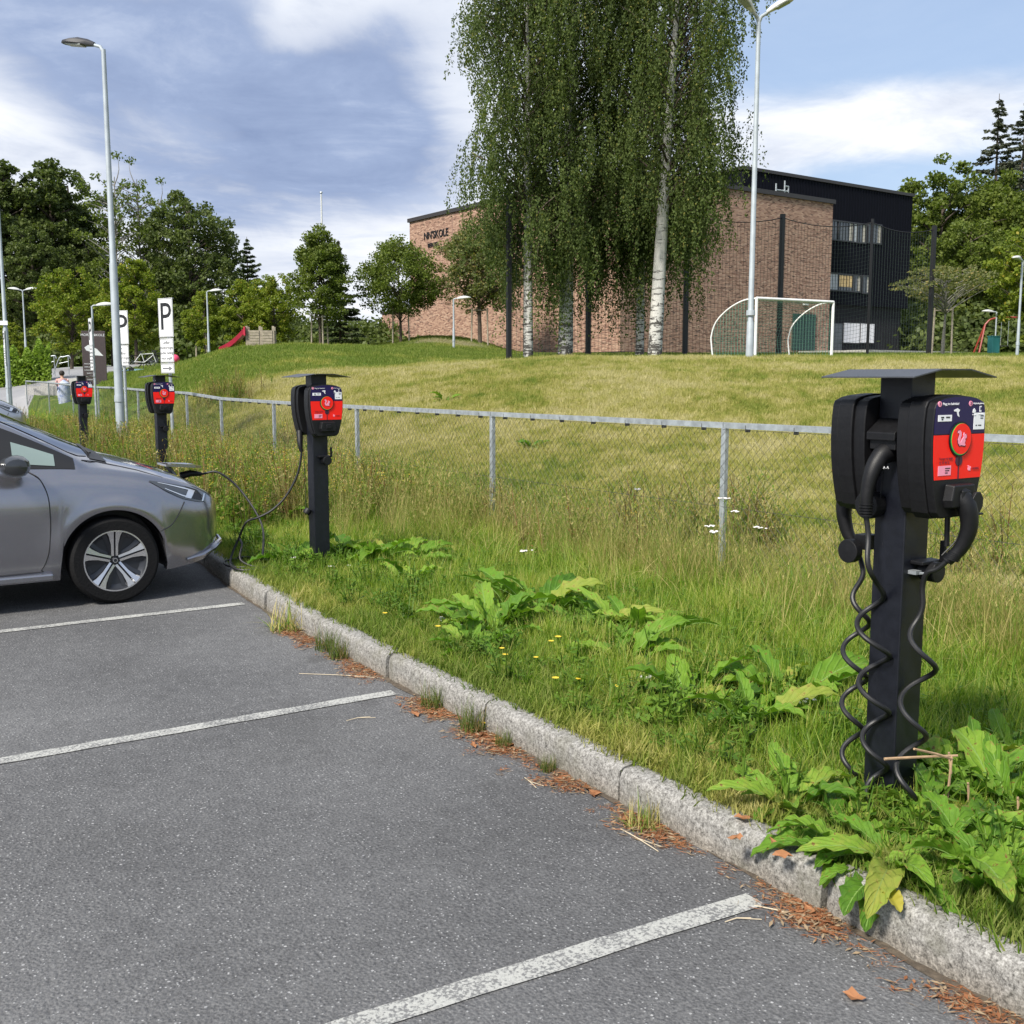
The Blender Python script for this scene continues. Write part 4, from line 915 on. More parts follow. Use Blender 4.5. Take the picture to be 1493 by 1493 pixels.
    mb = MB(); mb.box((.866, 0, .45), (.008, .52, .11)); mb.obj('number_plate', m_sign, t_)
    # wheels
    Wm = {}
    mb = MB(); mb.lathe([(.212, -.10), (.235, -.105), (.275, -.10), (.292, -.085), (.300, -.05), (.300, .05), (.292, .085), (.275, .10), (.212, .10)], 48); Wm['tyre'] = mb.mesh('tyre', m_tyre, True)
    mb = MB(); mb.lathe([(.0, .045), (.06, .045), (.17, .052), (.196, .07), (.206, .086), (.206, -.09)], 40, m_rimd); mb.lathe([(.203, .098), (.214, .098), (.214, .085), (.203, .080)], 48, m_rims)
    for k in range(5):
        Mk = Matrix.Rotation(2 * PI * k / 5 + PI / 2, 4, 'Z')
        for s_ in (-1, 1):
            vs = [(.030, s_ * .006, .062), (.030, s_ * .022, .060), (.11, s_ * .024, .070), (.170, s_ * .038, .082), (.206, s_ * .056, .092), (.206, s_ * .006, .094), (.11, s_ * .006, .074)]
            lo = [(a, b_, c_ - .022) for a, b_, c_ in vs]; n = 7
            mb.raw(vs + lo, [tuple(range(n)) if s_ > 0 else tuple(range(n - 1, -1, -1))] + [(i, (i + 1) % n, (i + 1) % n + n, i + n) for i in range(n)], m_rims, Mk)
            # dark blades beside the spokes
            vs = [(.05, s_ * .026, .052), (.12, s_ * .030, .062), (.200, s_ * .060, .080), (.200, s_ * .096, .072), (.13, s_ * .060, .056), (.06, s_ * .040, .050)]
            mb.raw(vs, [tuple(range(6)) if s_ > 0 else tuple(range(5, -1, -1))], m_rimd, Mk)
    mb.lathe([(.0, .075), (.018, .075), (.022, .070), (.024, .055)], 20, m_rimd); mb.lathe([(.012, .0765), (.016, .0765), (.016, .075)], 20, m_rims)
    for k in range(5): a = 2 * PI * (k + .5) / 5 + PI / 2; mb.lathe([(0, .060), (.008, .060), (.009, .045)], 8, m_trim, Matrix.Translation((.052 * math.cos(a), .052 * math.sin(a), 0)))
    Wm['rim'] = mb.mesh('rim', None, True, 30)
    for x in (0, -2.70):
        for sgn in (-1, 1):
            wh = place(Wm['tyre'], 'wheel', t_, (x, sgn * .795, .30), (PI / 2 if sgn < 0 else -PI / 2, 0, 0)); place(Wm['rim'], 'rim', wh)
            wb = MB(); aa_ = [math.radians(-12 + 204 * k / 20) for k in range(21)]; wb.grid([[(x + .345 * math.cos(a), sgn * .86, .30 + .345 * math.sin(a)) for a in aa_], [(x + .335 * math.cos(a), sgn * .66, .30 + .335 * math.sin(a)) for a in aa_], [(x, sgn * .66, .30)] * 21]); wb.obj('wheel_well', m_trim, t_)
    return t_
CARX, CARY = 1.60, 8.46
c1_ = car('parked_car', 'grey metallic hatchback parked at the kerb, front wheel and open charging flap in view', (CARX, CARY, 0), 0, m_paint)
mb = MB(); mb.raw([(.56, -.13, .885), (.78, -.14, .872), (.84, -.10, .862), (.84, .10, .862), (.78, .14, .872), (.56, .13, .885), (.56, -.13, .870), (.78, -.14, .852), (.84, -.10, .842), (.84, .10, .842), (.78, .14, .852), (.56, .13, .870)],
                  [(0, 1, 2, 3, 4, 5), (11, 10, 9, 8, 7, 6)] + [(i, i + 6, (i + 1) % 6 + 6, (i + 1) % 6) for i in range(6)]); mb.tube([(.60, 0, .87), (.66, 0, .78)], .02, 8); mb.obj('charging_flap', m_paint, c1_)
mb = MB(); mb.tube([(.70, 0, .78), (.78, -.01, .80), (.86, -.02, .79)], [.03, .026, .016], 12); mb.obj('charging_socket', m_plastic, c1_, smooth=True)
c2_ = car('parked_car', 'silver car parked farther along, only its front corner showing at the left edge', (3.24 - .98, 21.6 + .95, 0.12), 0.05, m_silver, False)
c2_.scale = (1.05, 1.0, 1.16); 
# loose cable from the second post to the car
cb = MB(); zg = .15
cab = smooth_path([(2.46, 8.44, .79), (2.58, 8.38, .80), (2.72, 8.28, .66), (2.80, 8.05, .42), (2.74, 7.85, .24), (2.66, 7.72, .16), (2.56, 7.66, .15), (2.45, 7.78, .15), (2.48, 7.98, .155), (2.62, 7.98, .165), (2.74, 7.80, .17), (2.66, 7.55, .16), (2.50, 7.55, .15), (2.44, 7.68, .16),
                   (2.50, 7.88, .20), (2.58, 7.92, .34), (2.62, 7.86, .46), (2.70, 7.84, .49), (2.80, 7.80, .545), (2.90, 7.76, .65), (2.98, 7.72, .81), (3.01, 7.70, .97), (3.01, 7.70, 1.02)], 8)
cb.tube(cab, .0085, 8)
cab2 = smooth_path([(2.58, 7.92, .33), (2.56, 7.80, .30), (2.52, 7.72, .2), (2.60, 7.60, .155), (2.75, 7.66, .15), (2.82, 7.82, .16), (2.70, 7.95, .17), (2.56, 7.9, .19)], 8); cb.tube(cab2, .0085, 8)
tag(cb.obj('charging_cable', m_rubber, smooth=True), 'black charging cable looped on the grass between the grey car and its post', 'cable')

# ------------------------------------------------------------------ the school building
BL = 66.0
def bdir(a): return Vector((math.sin(a) * CY + math.cos(a) * SY, -math.sin(a) * SY + math.cos(a) * CY, 0))
A1 = math.radians(54.5); e1 = bdir(A1); e2 = bdir(A1 - PI / 2)
cxx, cyy = WU(903, 61.1); C0 = Vector((cxx, cyy, 0))
def hit(px, py, O, e):
    n_ = Vector((e.y, -e.x, 0)); d_ = ray(px, py); o_ = Vector((0, 0, EYE)); t__ = (O - o_).dot(n_) / d_.dot(n_); p_ = o_ + d_ * t__
    return (p_ - O).dot(e), p_.z
bt = thing('school_building', 'school of mottled pink brick with a black upper storey and dark side wing', 'building', (C0.x, C0.y, 0), math.atan2(e1.y, e1.x))
# local frame: x along the right face, y along the left face (away)
zr = hit(1213, 297, C0, e1); s_r = hit(1211, 400, C0, e1)[0]; ztop = zr[1]; s_l = hit(598, 400, C0, e2)[0]
zg0 = 2.0
print('BLD', zr, s_r, s_l, hit(598, 325, C0, e2), hit(1016, 273, C0, e1))
def flip2(o): return o
# e1 x e2 orientation: x along e1, y must be e2
mb = MB(); mb.box((s_r / 2, s_l / 2, (ztop + zg0) / 2), (s_r, s_l, ztop - zg0)); mb.obj('brick_wall', m_brick, bt)
mb = MB(); mb.box((s_r / 2, s_l / 2, ztop + .12), (s_r + .25, s_l + .25, .26)); mb.obj('coping', m_coping, bt)
mb = MB(); mb.box((s_r / 2, s_l / 2, 2.75), (s_r + .1, s_l + .1, .5)); mb.obj('plinth', m_greyclad, bt)
# movement joint lines in the brickwork
mb = MB()
for s_ in (s_r * .28,): mb.box((s_, -.004, (ztop + zg0) / 2), (.04, .012, ztop - zg0))
for s_ in (s_l * .42, s_l * .75): mb.box((-.004, s_, (ztop + zg0) / 2), (.012, .04, ztop - zg0))
mb.obj('movement_joint', mat('joint', (.20, .13, .11), .9), bt)
setb = 1.0; OB = C0 + e2 * setb
kL = hit(1084, 248, OB, e1); kR = hit(1331, 286, OB, e1)
zbk = (kL[1] + kR[1]) / 2
kg = hit(1325, 450, OB, e1)[1]
print('BLK', kL, kR, kg)
mb = MB(); mb.box(((kL[0] + kR[0]) / 2, setb + 9, (zbk + kg) / 2), (kR[0] - kL[0], 18, zbk - kg)); mb.obj('black_storey', m_blackclad, bt)
mb = MB(); mb.box(((kL[0] + kR[0]) / 2, setb + 9, zbk + .1), (kR[0] - kL[0] + .2, 18.2, .2)); mb.obj('coping', m_coping, bt)
mb = MB(); mb.box(((s_r + kR[0]) / 2 - .3, setb + 9.25, (kg + zg0) / 2), (kR[0] - s_r - .2, 17.9, kg - zg0)); mb.obj('ground_floor_wall', m_greyclad, bt)
# vertical cladding ribs
mb = MB(); x_ = kL[0] + .2
while x_ < kR[0]:
    mb.box((x_, setb - .012, (zbk + (ztop if x_ < s_r else kg)) / 2), (.05, .03, zbk - (ztop if x_ < s_r else kg) - .05)); x_ += .30
y_ = setb + .3
while y_ < 17: mb.box((kL[0] - .012, y_, (zbk + ztop) / 2), (.03, .05, zbk - ztop)); y_ += .3
tag(mb.obj('cladding_rib', mat('rib', (.003, .0035, .007), .75, spec=.1), bt), kind='stuff')
def bwin(p0, p1, mullions, kinds, blinds=None):
    a0 = hit(*p0, OB, e1); a1 = hit(*p1, OB, e1); x0, z1 = a0; x1, z0 = a1
    mb = MB(); fw = .08
    mb.box(((x0 + x1) / 2, setb - .03, z1 - fw / 2), (x1 - x0, .10, fw)); mb.box(((x0 + x1) / 2, setb - .03, z0 + fw / 2), (x1 - x0, .10, fw))
    for xm in [x0 + fw / 2, x1 - fw / 2] + [x0 + (x1 - x0) * m_ for m_ in mullions]: mb.box((xm, setb - .03, (z0 + z1) / 2), (fw, .10, z1 - z0 - 2 * fw))
    wf = mb.obj('window', m_frame, bt)
    ed = [0] + mullions + [1]
    for i, kd in enumerate(kinds):
        xa, xb = x0 + (x1 - x0) * ed[i] + .05, x0 + (x1 - x0) * ed[i + 1] - .05
        mb = MB(); mb.box(((xa + xb) / 2, setb - .008, (z0 + z1) / 2), (xb - xa, .02, z1 - z0 - .1)); mb.obj('pane', m_glass, wf)
        if kd == 'c': mb = MB(); mb.box((xb - .18, setb - .021, (z0 + z1) / 2), (.28, .006, z1 - z0 - .22)); mb.obj('curtain', m_curtain, wf)
        if kd == 'l': mb = MB(); mb.box(((xa + xb) / 2, setb - .021, (z0 + z1) / 2 + .1), (xb - xa - .02, .006, z1 - z0 - .45)); mb.obj('lit_room', mat('warm_room', (.35, .26, .13), .7, emis=((1, .7, .3), .10), var=.6, vscale=2.5), wf)
        if kd == 'w': mb = MB(); mb.box(((xa + xb) / 2, setb - .021, (z0 + z1) / 2), (xb - xa - .02, .006, z1 - z0 - .18)); mb.obj('blind', m_blind, wf)
        if kd == 'f': mb = MB(); mb.box(((xa + xb) / 2, setb - .021, (z0 + z1) / 2), (xb - xa - .02, .006, z1 - z0 - .18)); mb.obj('panel', m_framew, wf)
bwin((1212, 320), (1262, 356), [.20, .62, .74], ['n', 'c', 'f', 'c']); bwin((1265, 325), (1284, 357), [], ['c'])
bwin((1208, 397), (1254, 427), [.3, .75], ['f', 'l', 'c']); bwin((1257, 401), (1268, 429), [], ['c'])
OG = C0 + e2 * (setb + .3)
for (pa, pb, kd) in [((1229, 471), (1251, 500), 'w'), ((1254, 472), (1272, 500), 'w'), ((1213, 472), (1225, 511), 'd')]:
    x0, z1 = hit(*pa, OG, e1); x1, z0 = hit(*pb, OG, e1)
    mb = MB(); mb.box(((x0 + x1) / 2, setb + .26, (z0 + z1) / 2), (x1 - x0 + .14, .10, z1 - z0 + .14)); wf = mb.obj('window' if kd == 'w' else 'door', m_frame, bt)
    mb = MB(); mb.box(((x0 + x1) / 2, setb + .20, (z0 + z1) / 2), (x1 - x0, .02, z1 - z0)); mb.obj('blind' if kd == 'w' else 'pane', m_blind if kd == 'w' else m_glass, wf)
# green door in the brick wall with a lamp above
x0, z1 = hit(1156, 457, C0, e1); x1, z0 = hit(1187, 511, C0, e1)
mb = MB(); mb.box(((x0 + x1) / 2, -.03, (z0 + z1) / 2), (x1 - x0, .06, z1 - z0)); dr = mb.obj('door', m_greend, bt)
mb = MB(); mb.box(((x0 + x1) / 2, -.066, (z0 + z1) / 2), (.03, .01, z1 - z0)); mb.obj('door_gap', m_trim, dr)
x0, z1 = hit(1173, 444, C0, e1); mb = MB(); mb.box((x0, -.1, z1), (.35, .2, .12)); mb.obj('wall_lamp', m_lampw, bt)
# railing piece on the roof
x0, z1 = hit(1133, 283, C0, e1); x1, _ = hit(1151, 283, C0, e1)
mb = MB(); zc_ = ztop + .25
for xx, hh_ in ((x0, .5), (x1 - .35, .75), (x1, .45)): mb.tube([(xx, .1, zc_), (xx, .1, zc_ + hh_)], .05, 6)
mb.tube([(x0, .1, zc_ + .12), (x1, .1, zc_ + .12)], .05, 6); mb.tube([(x1 - .35, .1, zc_ + .42), (x1, .1, zc_ + .42)], .05, 6); mb.obj('roof_bracket', m_galv, bt)
# lettering on the long wall (this wall is seen from its outside, reading left to right towards the corner)
sl, zl = hit(640, 341, C0, e2); s2_, z2_ = hit(640, 355.5, C0, e2)
M_ = (0, 0, -PI / 2)
place(text_mesh("NN'SKOLE", .74, m_wsign if False else m_signink, .03, 'CENTER', xs=.95), 'lettering', bt, (-.03, hit(636, 341, C0, e2)[0], zl), M_)
place(text_mesh('BERGER', .42, m_signink, .03, 'CENTER'), 'lettering', bt, (-.03, hit(632, 353, C0, e2)[0], z2_), M_)
# low wing on the far left
pw = hit(572, 480, C0, e2)
mb = MB(); mb.box((3.5, s_l + 2.2, 3.9), (7, 4.3, 5.0)); mb.obj('low_wing', m_brick, bt)
mb = MB(); mb.box((3.5, s_l + 2.2, 6.46), (7.2, 4.5, .16)); mb.obj('coping', m_coping, bt)
# paving in front of the side wing
a = hit(1200, 512, C0 + e1 * 0 - e2 * 4, e1)
mb = MB(); mb.box((s_r + 6, -2.0, 2.96), (18, 6.6, .5)); tag(mb.obj('terrace', m_concrete, bt))

# ------------------------------------------------------------------ ball net posts and net
nl = [(742, 40, 278), (857, 42, 290), (998, 44.5, 305), (1134, 45.9, 312), (1263, 47.6, 319), (1352, 49.3, 329)]
bn = thing('ball_net', 'tall ball net hung between six black posts in front of the brick school', 'net', at(998, 44.5))
O_ = bn.location.copy(); tops = []; bots = []
for i, (px, v, yt) in enumerate(nl):
    b_ = at(px, v, -.3); zt = ZT(yt, v); tops.append(Vector((b_.x, b_.y, zt))); bots.append(b_)
    mb = MB(); mb.box((0, 0, (zt - b_.z) / 2), (.16 if i != 4 else .09, .16 if i != 4 else .09, zt - b_.z), rz=-YAW + .5); mb.obj('net_post', m_netpost, bn, loc=b_ - O_)
for i in range(5):
    mb = MB(); a, b_ = tops[i] - O_, tops[i + 1] - O_; L = (b_ - a).length; n = int(L / .16); la, lb = bots[i] - O_, bots[i + 1] - O_
    sag = lambda f_: -.45 * 4 * f_ * (1 - f_) * .6
    for k in range(n + 1):
        f_ = k / n; p1 = a.lerp(b_, f_); p0 = la.lerp(lb, f_); p1.z += sag(f_) - .15
        mb.tube([p0, p1], .0055, 3, caps=False)
    for k in range(38):
        z_ = .16 * k; row = []
        for j in range(9):
            f_ = j / 8; p0 = la.lerp(lb, f_); p1 = a.lerp(b_, f_); q_ = p1.copy(); q_.z += sag(f_) - .15 - z_
            if q_.z > p0.z + .2: row.append(q_)
        if len(row) > 1: mb.tube(row, .0055, 3, caps=False)
    tag(mb.obj('net_mesh', m_net, bn), kind='stuff')
    mb = MB(); row = []
    for j in range(13): f_ = j / 12; q_ = a.lerp(b_, f_); q_.z += sag(f_) - .15; row.append(q_)
    mb.tube(row, .02, 5); mb.obj('head_rope', m_netpost, bn)

# football goal
gl = thing('football_goal', 'white framed football goal with green net beside the double headed lamp', 'football goal', at(1150, 36))
O_ = gl.location.copy()
zgl = at(1150, 36).z - .05
Lp = Vector((*WU(1100, 35.2), 0)); Rp = Vector((*WU(1211, 37.0), 0)); dmo = (Rp - Lp).normalized(); dpt = Vector((-dmo.y, dmo.x, 0))
if dpt.dot(Vector((CY, -SY, 0))) > 0: dpt = -dpt
dpt = (dpt + dmo * -.55).normalized()
hg = 2.02
def gp(base, d_, z_): return base + dpt * d_ + Vector((0, 0, zgl + z_)) - O_
mb = MB(); mb.tube([gp(Lp, 0, -.1), gp(Lp, 0, hg)], .05, 10); mb.obj('goal_post', m_goal, gl); mb = MB(); mb.tube([gp(Rp, 0, -.1), gp(Rp, 0, hg)], .05, 10); mb.obj('goal_post', m_goal, gl)
mb = MB(); mb.tube([gp(Lp, 0, hg), gp(Rp, 0, hg)], .05, 10); mb.obj('crossbar', m_goal, gl)
arc = [(0, hg), (.45, hg - .06), (.95, hg - .32), (1.35, hg - .72), (1.5, hg - 1.15), (1.5, .6), (1.42, 0)]
for B_ in (Lp, Rp): mb = MB(); mb.tube([tuple(p_) for p_ in smooth_path([gp(B_, d_, z_) for d_, z_ in arc], 4)], .025, 8); mb.obj('net_support', m_goal, gl)
mb = MB(); nA = smooth_path([(d_, 0, z_) for d_, z_ in arc], 4)
for k in range(25):
    f_ = k / 24; Bp = Lp.lerp(Rp, f_); dr_ = 1 - .08 * math.sin(PI * f_)
    mb.tube([gp(Bp, q_.x * dr_, q_.z * (1 - .03 * math.sin(PI * f_))) for q_ in nA], .0055, 3, caps=False)
for q_ in nA: mb.tube([gp(Lp.lerp(Rp, k / 6), q_.x * (1 - .08 * math.sin(PI * k / 6)), q_.z) for k in range(7)], .0055, 3, caps=False)
for B_ in (Lp, Rp):
    for k in range(1, 16):
        d_ = .1 * k; zt = float(np.interp(d_, [a[0] for a in arc[:5]], [a[1] for a in arc[:5]])); mb.tube([gp(B_, d_, 0), gp(B_, d_, zt)], .0055, 3, caps=False)
    for k in range(15):
        z_ = .13 * k; dm = float(np.interp(-z_, [-a[1] for a in arc], [a[0] for a in arc])); mb.tube([gp(B_, 0, z_), gp(B_, max(dm, .1), z_)], .0055, 3, caps=False)
tag(mb.obj('goal_net', m_goalnet, gl), kind='stuff')

# ------------------------------------------------------------------ trees
def limb(mb, a, b_, r0, r1, bend=.12, n=5, sides=6, rng=random):
    a = Vector(a); b_ = Vector(b_); L = (b_ - a).length; off = Vector((rng.uniform(-1, 1), rng.uniform(-1, 1), rng.uniform(.2, 1))) * L * bend
    P_ = [a.lerp(b_, k / n) + off * math.sin(PI * k / n) for k in range(n + 1)]
    mb.tube(P_, [r0 + (r1 - r0) * k / n for k in range(n + 1)], sides, caps=False); return P_
def broad(seed, H, R, zb_, ncl, nleaf, lf, lmat, bark=None, sq=1.0, cone=.0, twist=1, clr=.2, trunk_r=None, open_=0.0, flat=.85, top=1.0, limbs=5):
    """deciduous tree: trunk, limbs to leaf clumps; returns (trunk mesh, crown mesh)"""
    r = np.random.default_rng(seed); pr = random.Random(seed); tr_ = trunk_r or H * .016
    mb = MB(); tp = [(0, 0, -.3)]; x = y = 0
    for k in range(1, 7): x += pr.uniform(-.02, .02) * H * .5; y += pr.uniform(-.02, .02) * H * .5; tp.append((x, y, H * .9 * k / 6))
    mb.tube(tp, [tr_ * (1.15 - k / 6.6) for k in range(7)], 8)
    tx = lambda z_: Vector((float(np.interp(z_, [p[2] for p in tp], [p[0] for p in tp])), float(np.interp(z_, [p[2] for p in tp], [p[1] for p in tp])), z_))
    cz = (H + zb_) / 2; hz = (H - zb_) / 2; ncl = int(ncl * 2.3); clr *= .74
    cl = []
    lob = r.uniform(0, 2 * PI, 3)
    for i in range(ncl):
        while True:
            d_ = r.normal(size=3); d_ /= np.linalg.norm(d_); rad = r.uniform(.25, 1) ** .6
            q_ = d_ * rad
            az = math.atan2(q_[1], q_[0]); lump = 1 + .13 * math.sin(2 * az + lob[0]) + .09 * math.sin(5 * az + lob[1]) + .08 * math.sin(4 * q_[2] + lob[2])
            wz = (1 - cone * (q_[2] * .5 + .5)) * lump
            if abs(q_[2]) < 1: break
        cl.append((q_[0] * R * wz, q_[1] * R * wz, cz + q_[2] * hz * top))
    cl = np.array(cl)
    for i, c_ in enumerate(cl):
        if i % limbs == 0:
            z0 = max(zb_ * .75, min(H * .86, c_[2] - np.hypot(c_[0], c_[1]) * pr.uniform(.35, .8)))
            limb(mb, tx(z0), tuple(c_), tr_ * .38, tr_ * .05, .1, 4, 5, pr)
    cs_ = R * clr * r.uniform(.6, 1.3, ncl)
    per = (cs_ ** 2 / (cs_ ** 2).sum() * nleaf).astype(int) + 1
    C = []
    for c_, s_, n_ in zip(cl, cs_, per):
        p_ = r.normal(size=(n_, 3)); p_ /= (np.linalg.norm(p_, axis=1, keepdims=True) + 1e-9); p_ *= (r.uniform(0, 1, (n_, 1)) ** .45) * s_ * np.array([1.15, 1.15, flat]); C.append(p_ + c_)
    C = np.concatenate(C); n_ = len(C); L = lf * r.uniform(.6, 1.3, n_)
    V, F = leaf_quads(C, L, L * r.uniform(.6, .9, n_), None, .2, r)
    return mb.mesh('trunk', bark or m_bark, True), npmesh('crown', V, F, lmat)
def conifer(seed, H, R, zb_, lmat, bark=None, step=.42, dens=1.0, droop=.25, nd=.16, sparse=0.0, tr_=None):
    r = np.random.default_rng(seed); pr = random.Random(seed); mb = MB(); tr_ = tr_ or H * .014
    mb.tube([(0, 0, -.3), (pr.uniform(-.1, .1), 0, H * .5), (0, pr.uniform(-.1, .1), H)], [tr_, tr_ * .6, .02], 7)
    C = []; A = []; z = zb_
    while z < H * .985:
        f_ = (H - z) / (H - zb_); rad = R * f_ ** .85 * pr.uniform(.75, 1.12); nb = int(5 + 3 * f_)
        for k in range(nb):
            if pr.random() < sparse: continue
            a = pr.uniform(0, 2 * PI); L = rad * pr.uniform(.6, 1.1); d_ = Vector((math.cos(a), math.sin(a), 0))
            P_ = [Vector((0, 0, z)) + d_ * (L * q_) + Vector((0, 0, (.10 - droop * q_ + .16 * q_ * q_) * L)) for q_ in (0, .35, .7, 1)]
            mb.tube(P_, [max(.012, tr_ * .22 * f_), .02 * f_ + .008, .010, .005], 4, caps=False)
            n_ = int(dens * L / nd * 9) + 3; q_ = r.uniform(.12, 1, n_) ** .8; side = r.uniform(-1, 1, n_) * .30 * L * (1.05 - q_)
            px_ = np.interp(q_, [0, .35, .7, 1], [p.x for p in P_]); py_ = np.interp(q_, [0, .35, .7, 1], [p.y for p in P_]); pz_ = np.interp(q_, [0, .35, .7, 1], [p.z for p in P_])
            C.append(np.stack([px_ - d_.y * side, py_ + d_.x * side, pz_ - np.abs(side) * .25 + r.normal(size=n_) * .03 - r.uniform(0, .12, n_)], 1))
            A.append(np.stack([d_.x * .7 - d_.y * np.sign(side) * .6, d_.y * .7 + d_.x * np.sign(side) * .6, -.25 + r.normal(size=n_) * .25], 1))
        z += step * pr.uniform(.7, 1.2) * (.45 + .55 * f_)
    C = np.concatenate(C); A = np.concatenate(A); n_ = len(C)
    V, F = leaf_quads(C, nd * 2.0 * r.uniform(.6, 1.2, n_), nd * .75, A, 0, r)
    return mb.mesh('trunk', bark or m_bark, True), npmesh('crown', V, F, lmat)

lm_dk = leaf_mat('leaf_dark', (.044, .066, .020), (.120, .150, .044), None, 0, .30, .5, .25)
lm_md = leaf_mat('leaf_mid', (.050, .082, .014), (.150, .185, .036), None, 0, .35, .5, .3)
lm_br = leaf_mat('leaf_bright', (.075, .120, .012), (.22, .26, .035), (.30, .26, .04), .05, .38, .5, .5)
lm_pl = leaf_mat('leaf_pale', (.07, .085, .03), (.19, .20, .08), (.30, .24, .09), .10, .35, .55, .5)
lm_bi = leaf_mat('leaf_birch', (.036, .058, .018), (.110, .145, .040), (.20, .19, .05), .03, .34, .7, .45)
lm_cn = leaf_mat('needle_dark', (.018, .034, .014), (.055, .075, .028), None, 0, .12, .6, .3)
lm_hg = leaf_mat('hedge_leaf', (.10, .17, .02), (.24, .33, .05), None, 0, .35, .5, .6)
def tree(meshes, px, v, label, name='tree', group=None, rz=0.0, sc=1.0, stakes=0, dz=0.0, cat='tree'):
    p = at(px, v, dz); t_ = thing(name, label, cat, p, rz, group)
    a = place(meshes[0], 'trunk', t_, (0, 0, 0), (0, 0, 0), sc); b_ = place(meshes[1], 'crown', t_, (0, 0, 0), (0, 0, 0), sc)
    return t_
def stakes_for(t_, R, h, n=3, mt=None):
    for k in range(n):
        a = 2 * PI * k / n + .5; mb = MB(); mb.tube([(R * math.cos(a), R * math.sin(a), -.3), (R * .9 * math.cos(a), R * .9 * math.sin(a), h)], .045, 8); mb.obj('stake', mt or m_wood, t_)
    mb = MB(); mb.tube([(R * .9 * math.cos(2 * PI * k / n + .5), R * .9 * math.sin(2 * PI * k / n + .5), h - .12) for k in range(n + 1)], .03, 4); mb.obj('stake_tie', mt or m_wood, t_)
def hgt(py, px, v): return ZT(py, v) - at(px, v).z

# far wood on the left: individual big trees
bigA = broad(11, 19, 4.6, 1.2, 130, 26000, .30, lm_dk, clr=.17, sq=1); bigB = broad(12, 19, 4.0, 1.5, 110, 25000, .30, lm_dk, cone=.35, clr=.18)
bigC = broad(13, 16, 5.6, 1.5, 130, 27000, .30, lm_dk, clr=.16); thin = broad(14, 18.5, 3.4, 5, 30, 2600, .24, lm_md, m_barkg, clr=.20, trunk_r=.15, limbs=1)
midA = broad(15, 9, 3.2, 1.2, 95, 20000, .20, lm_br, clr=.18); midB = broad(16, 8.5, 3.0, 1.0, 85, 19000, .20, lm_br, cone=.3, clr=.18)
n_ = 0
for (ms_, px, v, top, lab) in [(bigA, -40, 88, 215, 'big dark leafy tree cut by the left edge of the view'), (bigB, 22, 90, 226, 'big dark tree above the double headed lamp'), (bigB, 84, 92, 222, 'pointed dark tree standing tallest in the far left wood'), (bigA, 112, 95, 246, 'broad dark tree just left of the tall lamp pole'),
                               (bigC, 284, 86, 286, 'dark round topped tree, separate, right of the thin trees'), (bigC, 258, 96, 365, 'lower dark tree behind the thin trees'), (bigB, -110, 90, 230, 'dark leafy tree outside the left edge of the wood'), (bigA, 55, 84, 330, 'dark tree filling the wood below the tallest crown'), (bigC, 136, 92, 345, 'dense dark tree low behind the lamp pole')]:
    h = hgt(top, px, v); base_h = {id(bigA): 19, id(bigB): 19, id(bigC): 16}[id(ms_)]
    tree(ms_, px, v, lab, 'deciduous_tree', 'trees of the far left wood', rz=n_ * 1.7, sc=h / base_h * 1.02); n_ += 1
for px, v, top, lab in [(176, 84, 225, 'thin leggy tree with pale bare branches right beside the lamp pole'), (212, 86, 232, 'thin tree with sparse leaves and visible limbs, right one of two'), (238, 90, 262, 'short sparse tree leaning against the round dark tree')]:
    tree(thin, px, v, lab, 'deciduous_tree', 'thin trees of the left wood', rz=px * .1, sc=hgt(top, px, v) / 18.5)
for px, v, top, lab, ms_ in [(105, 68, 388, 'bright green maple left of the tall lamp pole', midA), (200, 66, 378, 'bright green maple behind the parking signs', midB), (165, 70, 415, 'bright green maple half behind the tall lamp pole', midA), (20, 74, 470, 'small bright tree beside the hedge', midB), (398, 62, 398, 'yellow green maple behind the play platform', midA), (300, 60, 425, 'small maple with stakes beside the slim lamp left of the slide', midB), (358, 64, 408, 'yellow green maple above the red slide', midB)]:
    sc = hgt(top, px, v) / (9 if ms_ is midA else 8.5); t_ = tree(ms_, px, v, lab, 'maple_tree', 'young maples', rz=px * .3, sc=sc)
    if px == 300: stakes_for(t_, .5, 1.6)
pine = conifer(21, 12, 3.2, 2.5, lm_cn, step=.8, dens=1.1, droop=-.05, nd=.24)
tree(pine, 366, 80, 'dark pine with open top beyond the yellow maples', 'pine_tree', sc=hgt(345, 366, 80) / 12)
# smaller trees before the school
youngA = broad(31, 8.6, 3.3, 1.9, 120, 19000, .17, lm_md, cone=.75, clr=.17, trunk_r=.10, flat=.7); youngB = broad(32, 8.0, 4.0, 1.9, 115, 22000, .17, lm_md, cone=.35, clr=.17, trunk_r=.10)
youngC = broad(33, 8.0, 3.8, 2.0, 100, 17000, .17, lm_pl, cone=.5, clr=.18, trunk_r=.13)
for px, v, top, lab, ms_, hh_ in [(469, 60, 328, 'pointed green tree below the flagpole', youngA, 8.6), (585, 62, 342, 'green staked tree at the left end of the brick wall', youngB, 8.0), (700, 62, 318, 'pale yellowish tree covering part of the brick wall', youngC, 8.0)]:
    h = hgt(top, px, v); t_ = tree(ms_, px, v, lab, 'young_tree', 'young trees on the bank before the school', rz=px, sc=h / hh_); stakes_for(t_, .55, 2.0)
tree(conifer(22, 9, 2.4, 1.0, lm_cn, step=.5, dens=1, nd=.2), 497, 72, 'dark conifer hidden behind the pointed green tree', 'pine_tree', sc=hgt(350, 497, 72) / 9)
